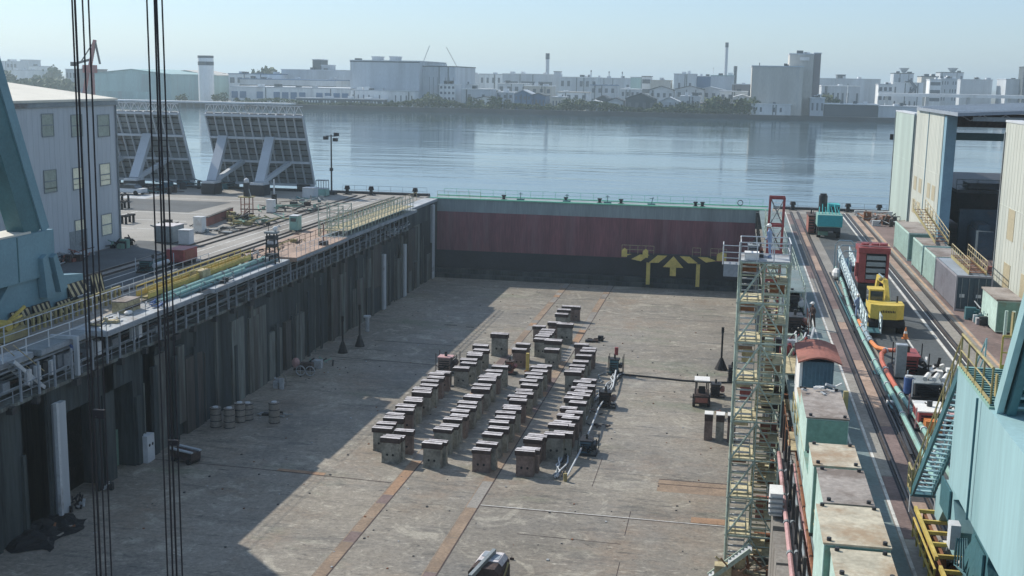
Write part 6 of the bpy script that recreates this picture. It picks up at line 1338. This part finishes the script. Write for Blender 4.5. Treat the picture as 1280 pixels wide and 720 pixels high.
for x in (-.7, 0, .7): b.tube((x, -.5, 0), (x, -.5, 1.0), .05, 5).tube((x, .5, 0), (x, .5, 1.0), .05, 5)
b.box(-.75, .75, -.55, .55, 1.0, 1.1); b.build('frame', 'grey_steel', t)
for k, (px0, px1, py, lab) in enumerate(((150, 178, 280, 'nearer black steel trestle bench beside the workshop'), (150, 168, 262, 'middle black trestle bench beside the workshop'), (150, 166, 253, 'farther black trestle bench beside the workshop'))):
    a = gp(px0, py); c = gp(px1, py-4); t = T('trestle', lab, 'trestle', (a.x, a.y, 0), 'black trestles'); B().box(a.x, c.x, a.y, a.y+.25, .75, .95).box(a.x, c.x, a.y+1.6, a.y+1.85, .75, .95).build('top_bar', 'black', t)
    for x in (a.x+.2, c.x-.2): B().box(x-.1, x+.1, a.y+.02, a.y+.22, 0, .75).build('leg', 'black', t); B().box(x-.1, x+.1, a.y+1.62, a.y+1.82, 0, .75).build('leg', 'black', t); B().box(x-.08, x+.08, a.y+.26, a.y+1.59, .78, .92).build('side_bar', 'black', t)
a = gp(258, 283); c = gp(290, 270); tag(B().beam((a.x, a.y, .45), (c.x, c.y, .45), .3, .9).beam((a.x, a.y, .95), (c.x, c.y, .95), .4, .08, mi=1).build('low_wall', ['red_roof', 'wall_brown']), 'low dark brown wall right of the white cabinets', 'wall')
t = T('lattice_stand', 'red lattice stand carrying a dark signal head beyond the brown wall', 'signal stand', (gp(309, 272).x, gp(309, 272).y, 0), local=True)
for sx in (-.5, .5):
    for sy in (-.5, .5): B().tube((sx, sy, 0), (sx, sy, 2.3), .06, 5).build('leg', 'red_roof', t)
b = B()
for z in (.7, 1.5): b.beam((-.5, -.5, z), (.5, -.5, z), .06).beam((-.5, .5, z), (.5, .5, z), .06)
b.beam((-.5, -.5, .1), (.5, -.5, 1.4), .05).build('bracing', 'red_roof', t); B().box(-.75, .75, -.7, .7, 2.3, 2.4).build('platform', 'yellow_dull', t)
B().box(-.28, .28, -.25, .25, 2.4, 3.9).build('signal_head', 'dark_steel', t); B().ball((0, 0, 4.15), .33).build('lamp', 'pale_steel', t); B().tube((.5, 0, 2.4), (.1, 0, 3.8), .04, 5).build('stay', 'pale_steel', t)
t = T('gas_mast', 'thin dark mast on a dark foot in front of the right ribbed panel', 'mast', (gp(343, 258).x, gp(343, 258).y, 0), local=True); B().tube((0,0,0), (0,0,3.3), .1, 6).build('pole', 'pale_steel', t); B().box(-.25, .25, -.25, .25, 0, 1.5).build('foot', 'black', t)
for k, (px, py, w_, d, h, n_, mats, lab) in enumerate(((322, 280, 5, 6, 1.0, 44, ('yellow_dull', 'dark_steel', 'box_green'), 'yellowish and dark machine parts around the red lattice stand'), (300, 276, 3, 4, 1.3, 30, ('dark_steel', 'yellow_dull', 'timber_dark'), 'dark yellow junk at the right end of the brown wall'), (270, 290, 5, 5, .5, 26, ('dark_steel', 'grey_steel'), 'low dark parts lying beyond the white cabinets'),
    (365, 262, 7, 9, .8, 50, ('dark_steel', 'box_green', 'timber_dark'), 'dark gear strewn before the right ribbed panel'), (180, 240, 10, 5, 1.2, 46, ('dark_steel', 'teal_deep', 'timber_dark'), 'dark machines lined up below the left ribbed panel'), (245, 236, 9, 3, 1.6, 34, ('teal_deep', 'blue_shed', 'dark_steel'), 'blue green boxes between the two ribbed panels'), (390, 252, 4, 4, .8, 26, ('teal_deep', 'grey_steel'), 'teal and grey bits around the silver blue switch house'), (218, 292, 3, 3, 1.9, 20, ('wall_brown', 'grey_steel'), 'brown pallets stacked behind the grey open box'))):
    q = gp(px, py); debris('yard_junk', lab, 'heap', q.x, q.y, w_, d, h, n_, mats, z=.01, seed=160+k)
t = T('car', 'pale low car parked by the workshop corner below the left ribbed panel', 'car', (gp(163, 243).x, gp(163, 243).y, 0), local=True, rz=1.5); B().box(-.85, .85, -2.1, 2.1, .3, .85).build('body', 'pale_steel', t, bevel=.1); B().prism([(-1.4, .85), (-.9, 1.35), (.8, 1.35), (1.4, .85)], 'x', -.75, .75).build('cabin', 'glass', t)
for sx in (-1, 1):
    for yy in (-1.3, 1.3): B().tube((sx*.7, yy, .32), (sx*.88, yy, .32), .32, 12).build('wheel', 'black', t)
# red cab and dark teal machine on the lane
t = T('machine_house', 'small red machine box on dark feet standing on the left lane', 'machine box', (-45.7, 92.2, 0), local=True); B().box(-.9, .75, -1.3, 1.3, .3, 1.35).build('casing', 'red_paint', t, bevel=.03); B().box(.751, .78, -1.0, .8, .45, 1.2).build('side_door', 'red_roof', t); B().box(-.8, .65, -1.2, -.8, 0, .3).box(-.8, .65, .8, 1.2, 0, .3).build('foot', 'black', t)
machine('winch', 'dark teal winch with pale slats standing before the small red box', 'winch', -46.2, 88.3, 1.6, 3.4, 1.3, 'teal_deep', 'cladding', 'dark_steel', z=.01, seed=180)
# yellow gangway and teal pipes on the left edge
t = T('gangway', 'long yellow railed gangway lying along the left dock edge', 'gangway', (-40.6, 76, 0)); A0 = Vector((-40.9, 75.6, .25)); A1 = Vector((-41.2, 94.3, .25))
B().beam(A0+Vector((.3, 0, .05)), A1+Vector((.3, 0, .05)), .9, .14).build('walkway', 'yellow_dull', t)
for dx in (-.15, .75):
    for z in (.45, .85): B().tube(A0+Vector((dx, 0, z)), A1+Vector((dx, 0, z)), .05, 6).build('rail', 'yellow_paint', t)
    B().beam(A0+Vector((dx, 0, .2)), A1+Vector((dx, 0, .2)), .06, .34).build('side_plate', 'yellow_paint', t)
ps = B().tube((0,0,0), (0,0,.85), .035, 5).build('post', 'yellow_paint', t, loc=A0+Vector((-.15, 0, 0))-t.location)
for k in range(1, 30): inst(ps, 'post', t, A0.lerp(A1, (k % 15)/14)+Vector((-.15 if k < 15 else .75, 0, 0))-t.location)
B().box(-41.1, -40.0, 84, 85.4, .1, .9).build('gate_box', 'timber', t)
for k, (x, y0, y1, r, lab) in enumerate(((-39.75, 77, 97, .2, 'pale teal pipe on the slab nearest the yellow gangway'), (-39.2, 75, 90, .16, 'middle pale teal pipe on the slab of the left dock edge'), (-38.7, 77.5, 96, .12, 'slim dark green pipe nearest the dock on the left slab'))): pipe(lab, [(x, y0, r), (x-.1, (y0+y1)/2, r), (x, y1, r)], r, ('pipe_green', 'pipe_green', 'teal_deep')[k], 3, 'grey_steel')
t = T('crate', 'yellow grey open crate with a white sack on the left dock edge', 'crate', (-40.1, 72.4, 0), local=True); B().box(-.5, .5, -1.0, 1.0, 0, .75).build('box', 'timber', t); B().box(-.53, .53, -1.03, 1.03, .75, .82).build('lid', 'box_roof_grey', t); B().box(.5, .56, -1.1, .9, .25, .42).build('slat', 'timber_dark', t)
tag(B().ball((-39.3, 71.2, .15), .3, sq=(.8, 1.5, .5)).build('sack', 'white_paint'), 'white sack lying beside the yellow grey crate', 'sack')
# striped lattice tower stand
q = gp(338, 333); t = T('signal_tower', 'dark lattice signal stand with a pale lamp on the left dock edge', 'signal tower', (-38.6, 94.6, 0), local=True)
for sx in (-.45, .45):
    for sy in (-.45, .45): B().beam((sx, sy, 0), (sx*.7, sy*.7, 2.6), .1).build('leg', 'black', t)
for z in (.55, 1.4, 2.1): B().box(-.42, .42, -.42, .42, z, z+.28).build('band', 'dark_steel', t)
B().box(-.35, .35, -.35, .35, 1.68, 1.98).build('pink_panel', 'cap_top', t); B().box(-.5, .5, -.5, .5, 2.6, 2.75).build('top_plate', 'grey_steel', t); B().ball((.3, 0, 3.0), .24).beam((.3, 0, 3.0), (.6, .2, 3.3), .1).build('lamp', 'white_paint', t); B().tube((-.3, 0, 2.7), (-.3, 0, 3.6), .03, 5).build('aerial', 'dark_steel', t)
t = T('valve_post', 'thin red post over a dark red valve on the rusty slab', 'valve', (-38.2, 106.4, 0), local=True); B().tube((0,0,0), (0,0,2.0), .05, 6).build('post', 'red_roof', t); B().box(-.35, .35, -.4, .4, .02, .4).build('valve', 'timber_dark', t)
q = gp(395, 292); debris('timber_bits', 'brown planks beside the pale teal hut on the left lane', 'planks', -43.6, 113.6, 1.2, 2.4, .15, 8, ('timber', 'timber_dark'), z=.01, seed=190)
debris('gear', 'pale green blocks and gear on the rusty slab near the signal stand', 'heap', -40.2, 96.4, 1.4, 3.0, .6, 22, ('slab_white', 'dark_steel', 'slab_rust'), z=.01, seed=191)
# railings along the left edge
railing((-38.08, 66.2, 0), (-38.08, 79.7, 0), .95, 1.6, 'grey_steel', 'slim grey railing on the bluish white slab of the left edge', r=.018)
railing((-38.05, 82, 0), (-38.05, 96.9, 0), .95, 1.5, 'grey_steel', 'slim grey railing on the second white slab of the left edge', r=.018)
railing((-37.78, 98.2, 0), (-37.78, 111.8, 0), 1.0, 1.1, 'pale_steel', 'pale railing on the rusty slab of the left edge', r=.022)
railing((-41.6, 56, 0), (-41.6, 83, 0), 1.15, 2.4, 'pale_steel', 'long pale railing in front of the striped boards on the left', r=.035)
railing((-39.1, 48, 0), (-39.1, 66, 0), 1.0, 2.2, 'pale_steel', 'pale railing on the near walkway above the sunken gallery', r=.035)
railing((-40.55, 66.5, 0), (-40.55, 75.4, 0), .95, 1.5, 'gallery_grey', 'inner grey railing beside the yellow grey crate on the left slab', r=.022)
railing((-40.3, 98.2, 0), (-40.3, 111.5, 0), .9, 1.4, 'timber_dark', 'dark inner railing on the rusty slab of the left edge', r=.022)
railing((-43.2, 76, 0), (-43.2, 92, 0), 1.0, 1.6, 'pale_steel', 'pale railing between the yellow gangway and the crane rail', r=.025)
for k, (x, y, w_, d, n_, mm, lab) in enumerate(((-39.3, 68.4, 1.2, 2.6, 18, ('slab_white', 'dark_steel', 'timber'), 'loose planks and dark bits near the inner grey railing'), (-38.9, 74.6, 1.0, 2.2, 14, ('dark_steel', 'blue_paint', 'slab_white'), 'dark blue and grey bits at the end of the first slab'), (-40.0, 88.5, .8, 6, 16, ('dark_steel', 'green_steel'), 'dark fittings between the yellow gangway and the teal pipes'), (-38.7, 84.2, .8, 3, 12, ('grey_steel', 'dark_steel'), 'grey fittings on the second slab near its railing'), (-41.7, 105, 1.4, 8, 22, ('timber_dark', 'slab_rust', 'yellow_dull'), 'dark planks strewn over the back of the rusty slab'), (-42.0, 97, .9, 5, 16, ('dark_steel', 'slab_white'), 'pale and dark fittings behind the signal stand'))):
    debris('gear', lab, 'gear', x, y, w_, d, .45, n_, mm, z=.01, seed=300+k)
for k, (x, z, r_, m_) in enumerate(((-39.6, -1.9, .09, 'grey_steel'), (-39.3, -.6, .07, 'gallery_grey'), (-39.9, -1.6, .1, 'timber_dark'))): pipe(('low grey', 'high pale grey', 'brown')[k]+' service pipe running inside the left gallery', [(x, 50, z), (x, 90, z), (x, 137, z)], r_, m_, 20, 'dark_steel')
# teal scaffold walkway along far left edge
t = T('scaffold_walkway', 'pale green railed scaffold walkway along the far left dock edge', 'scaffold', (-38.5, 112, 0)); b_ = None
for x in (-40.6, -39.4, -38.1):
    for z in (.5, 1.0, 1.5): B().tube((x, 112, z), (x, 138.5, z), .035, 5).build('rail', 'green_steel' if x > -40 else 'timber', t)
pa = B().tube((0,0,0), (0,0,1.6), .04, 5).build('upright', 'green_steel', t, loc=(.4, 0, 0))
for k in range(1, 69): inst(pa, 'upright', t, ((.4, -.9, -2.1)[k % 3], (k // 3)*1.18, 0))
B().box(-40.7, -38.1, 113, 138, .5, .56).build('walk_deck', 'timber', t)
for k, y in enumerate((112.2, 114.8)):
    b = B()
    for x in (-40.8, -39.6, -38.2): b.tube((x, y, 0), (x, y, 3.2), .05, 6)
    for z in (.8, 1.6, 2.4, 3.1): b.tube((-40.8, y, z), (-38.2, y, z), .04, 5)
    b.tube((-40.8, y, 0), (-38.2, y, 3), .035, 5); b.build('end_frame', 'green_steel', t)
tan = railing((-42.0, 116, 0), (-40.9, 150, 0), 1.0, 1.6, 'timber', 'tan railing running behind the green scaffold walkway to the gate', r=.03)
debris('valve_gear', 'silver valves and fittings at the far end of the left gallery', 'valves', -38.9, 133.5, .8, 7, .9, 30, ('pale_steel', 'silver', 'dark_steel'), z=-2.2, seed=195)
# steel stair in the near left gallery and blue portal
t = T('gallery_stair', 'grey steel stair going down into the gallery at the left picture edge', 'stair', (-39, 57, -2.2))
for x in (-39.6, -38.8): B().beam((x, 57.6, .0), (x, 60.4, -2.2), .06, .22).build('stringer', 'pale_steel', t); B().tube((x, 57.6, .95), (x, 60.4, -1.2), .03, 5).build('handrail', 'timber', t)
b = B()
for i in range(9): f_ = (i+.5)/9; b.box(-39.6, -38.8, 57.6+2.8*f_-.12, 57.6+2.8*f_+.12, -2.2*f_-.02, -2.2*f_+.02)
b.build('tread', 'grey_steel', t)
t = T('portal_frame', 'pale blue portal frame on the gallery ledge below the near slab', 'frame', (-38.6, 63.6, -2.25)); B().box(-38.75, -38.5, 63.5, 63.75, -2.25, .0).build('post', 'cladding', t); B().box(-40.3, -38.5, 63.5, 63.75, -.0, .2).build('beam', 'cladding', t); B().beam((-39.4, 63.6, .0), (-38.6, 63.6, -.8), .12).build('knee', 'blue_paint', t)

# ---- blue gantry crane at the left edge
t = T('gantry_crane', 'blue green gantry crane leg and sill beam at the left edge', 'gantry crane', (-44, 66, 0)); XF = -43.25
B().box(-45.2, XF, 40, 69.2, 2.95, 5.85).build('sill_beam', 'blue_crane', t)
b = B()
for y in (65.2, 61.3): b.box(XF+.003, XF+.03, y-.05, y+.05, 3.0, 5.8)
b.build('seam', 'teal_deep', t); B().box(-45.1, XF-.05, 40, 66.8, 5.86, 5.98).build('deck', 'roof_cream', t)
B().beam((-44.05, 67.6, 5.8), (-44.05, 60.7, 23.4), 2.3, 1.2, up=(1, 0, 0)).build('raking_leg', 'teal_deep', t); B().beam((-43.4, 68.55, 5.86), (-43.4, 61.65, 23.4), .8, .1, up=(1, 0, 0)).build('leg_flange', 'blue_crane', t)
B().beam((-44.2, 50, 12.6), (-44.2, 64.0, 12.2), .9, .8).build('tie_beam', 'teal_deep', t); B().beam((-44.2, 65.2, 11.0), (-44.2, 58.5, 4.9), .6, .6).build('diagonal', 'blue_crane', t)
B().box(-45.4, -43.1, 44, 62, 23.3, 26).build('top_girder', 'blue_crane', t)
B().prism([(63.2, .55), (63.2, 1.8), (64.5, 2.95), (67.6, 2.95), (73.0, 2.3), (73.2, 1.1), (71, .75)], 'x', -44.5, -43.5).build('bogie_beam', 'blue_crane', t)
B().prism([(67.6, 1.6), (67.3, 4.2), (67.8, 4.4), (68.6, 1.6)], 'x', -43.45, -42.9).prism([(69.2, 1.7), (68.5, 4.1), (68.9, 4.3), (70.0, 1.9)], 'x', -43.45, -42.9).build('bracket', 'blue_crane', t)
for k in range(6): yy = 62.5+k*1.9; B().tube((-43.9, yy, .5), (-43.6, yy, .5), .42, 14).tube((-44.85, yy, .5), (-44.55, yy, .5), .42, 14).build('bogie_wheel', 'dark_steel', t)
def hazard_board(label, y0, y1, x=-43.0, z0=.25, z1=1.25, tilt=.3):
    t = T('hazard_board', label, 'hazard board', (x, y0, 0), 'striped boards at the left crane foot')
    B().add([(x, y0, z0), (x, y1, z0), (x-tilt, y1, z1), (x-tilt, y0, z1), (x-.06, y0, z0), (x-.06, y1, z0), (x-tilt-.06, y1, z1), (x-tilt-.06, y0, z1)], [(0,1,2,3),(7,6,5,4),(0,4,5,1),(1,5,6,2),(2,6,7,3),(3,7,4,0)]).build('board', 'black', t)
    b = B(); n = 4; L = (y1-y0)/n
    for k in range(n): a = y0+k*L+L*.05; b.add([(x+.008, a+L*.4, z0+.02), (x+.008, a+L*.85, z0+.02), (x-tilt+.008, a+L*.5, z1-.02), (x-tilt+.008, a+.0, z1-.02)], [(0,1,2,3)])
    b.build('stripe', 'timber', t); B().box(x-.4, x-.3, y0+.1, y0+.2, 0, z1).box(x-.4, x-.3, y1-.2, y1-.1, 0, z1).build('post', 'dark_steel', t)
hazard_board('yellow and black striped board nearest the left picture edge', 64.2, 66.2); hazard_board('second yellow and black striped board from the left edge', 66.5, 68.4); hazard_board('third striped board from the left edge, beside a lamp', 69.2, 70.9, z1=1.0); hazard_board('upper striped board on the blue bogie, right of centre', 70.8, 73.2, x=-43.2, z0=1.0, z1=1.9); hazard_board('rightmost striped board at the end of the blue bogie', 73.5, 75.0, z1=2.1)
t = T('yellow_winch', 'yellow painted winch and hooks at the left edge below the blue crane', 'winch', (-42.4, 62.3, 0), local=True); B().box(-.7, .7, -1.2, 1.2, .1, .7).build('base', 'yellow_dull', t); B().tube((-.5, -.5, 1.0), (.6, -.5, 1.0), .35, 12).build('drum', 'yellow_paint', t); B().beam((-.4, .2, .7), (.3, 1.6, 1.8), .16).beam((.4, .2, .7), (-.4, 2.2, .8), .14).beam((-.5, -.9, .7), (.6, .8, 1.4), .12).build('arm', 'yellow_paint', t)
random.seed(3); t = T('bogie_fence', 'row of dark yellow guard posts in front of the blue crane bogie', 'guard fence', (-42.3, 60, 0))
p_ = B().box(-.06, .06, -.1, .1, 0, 1.0).build('post', 'yellow_dull', t, loc=(0, 0, 0))
for k in range(1, 26): inst(p_, 'post', t, (0, k*.62, 0))
B().box(-42.36, -42.24, 60, 75.6, 1.0, 1.08).build('top_bar', 'yellow_dull', t)

# ================================================================ crane hook ropes near the camera
for k, (a, c, r, lab) in enumerate(((90, 121, .024, 'leftmost of the four crane wires in the left group'), (93.5, 126, .03, 'second of the four crane wires in the left group'), (103, 132.5, .022, 'third of the four crane wires in the left group'), (110.5, 139.5, .022, 'rightmost of the four crane wires in the left group'),
    (183.5, 209.5, .022, 'leftmost of the four crane wires in the right group'), (193, 216, .026, 'second of the four crane wires in the right group'), (195.5, 221, .028, 'third of the four crane wires in the right group'), (202.5, 228, .022, 'rightmost of the four crane wires in the right group'))):
    q0 = at(a, 0, 'y', 30); q1 = at(c, 720, 'y', 30); d = (q1-q0); top_ = q0-d*.9; bt = q1+d*.12
    t = T('crane_wire', lab, 'wire rope', bt, 'hanging crane wires'); B().tube(bt, top_, r, 6).build('rope', 'rope', t)
for k, (px, py, sz) in enumerate(((119, 520, .05), (213, 553, .08))):
    q = at(px, py, 'y', 29.93); t = T('rope_clamp', ('small dark clamp on the left group of crane wires', 'dark clamp block on the right group of crane wires')[k], 'rope clamp', q, local=True); B().box(-.05, .3 if k == 0 else .25, -.05, .05, -sz, sz*(4 if k == 0 else 1)).build('clamp_block', 'rope', t); B().tube((.05, -.07, 0), (.05, .07, 0), .02, 6).build('bolt', 'dark_steel', t)
t = T('hook_block', 'heavy dark hook block on which the crane wires hang, below the picture', 'hook block', (-16.4, 30, -1.6), local=True); B().box(-2.0, 2.0, -.4, .4, -1.0, .6).build('block', 'dark_steel', t); B().tube((0,0,-1.0), (0,0,-1.8), .15, 8).build('hook', 'dark_steel', t)
t = T('crane_beam', 'crane girder high above from which the crane wires hang', 'girder', (-18, 30, 34), local=True); B().box(-6, 6, -1, 1, 0, 2).build('girder', 'blue_crane', t)
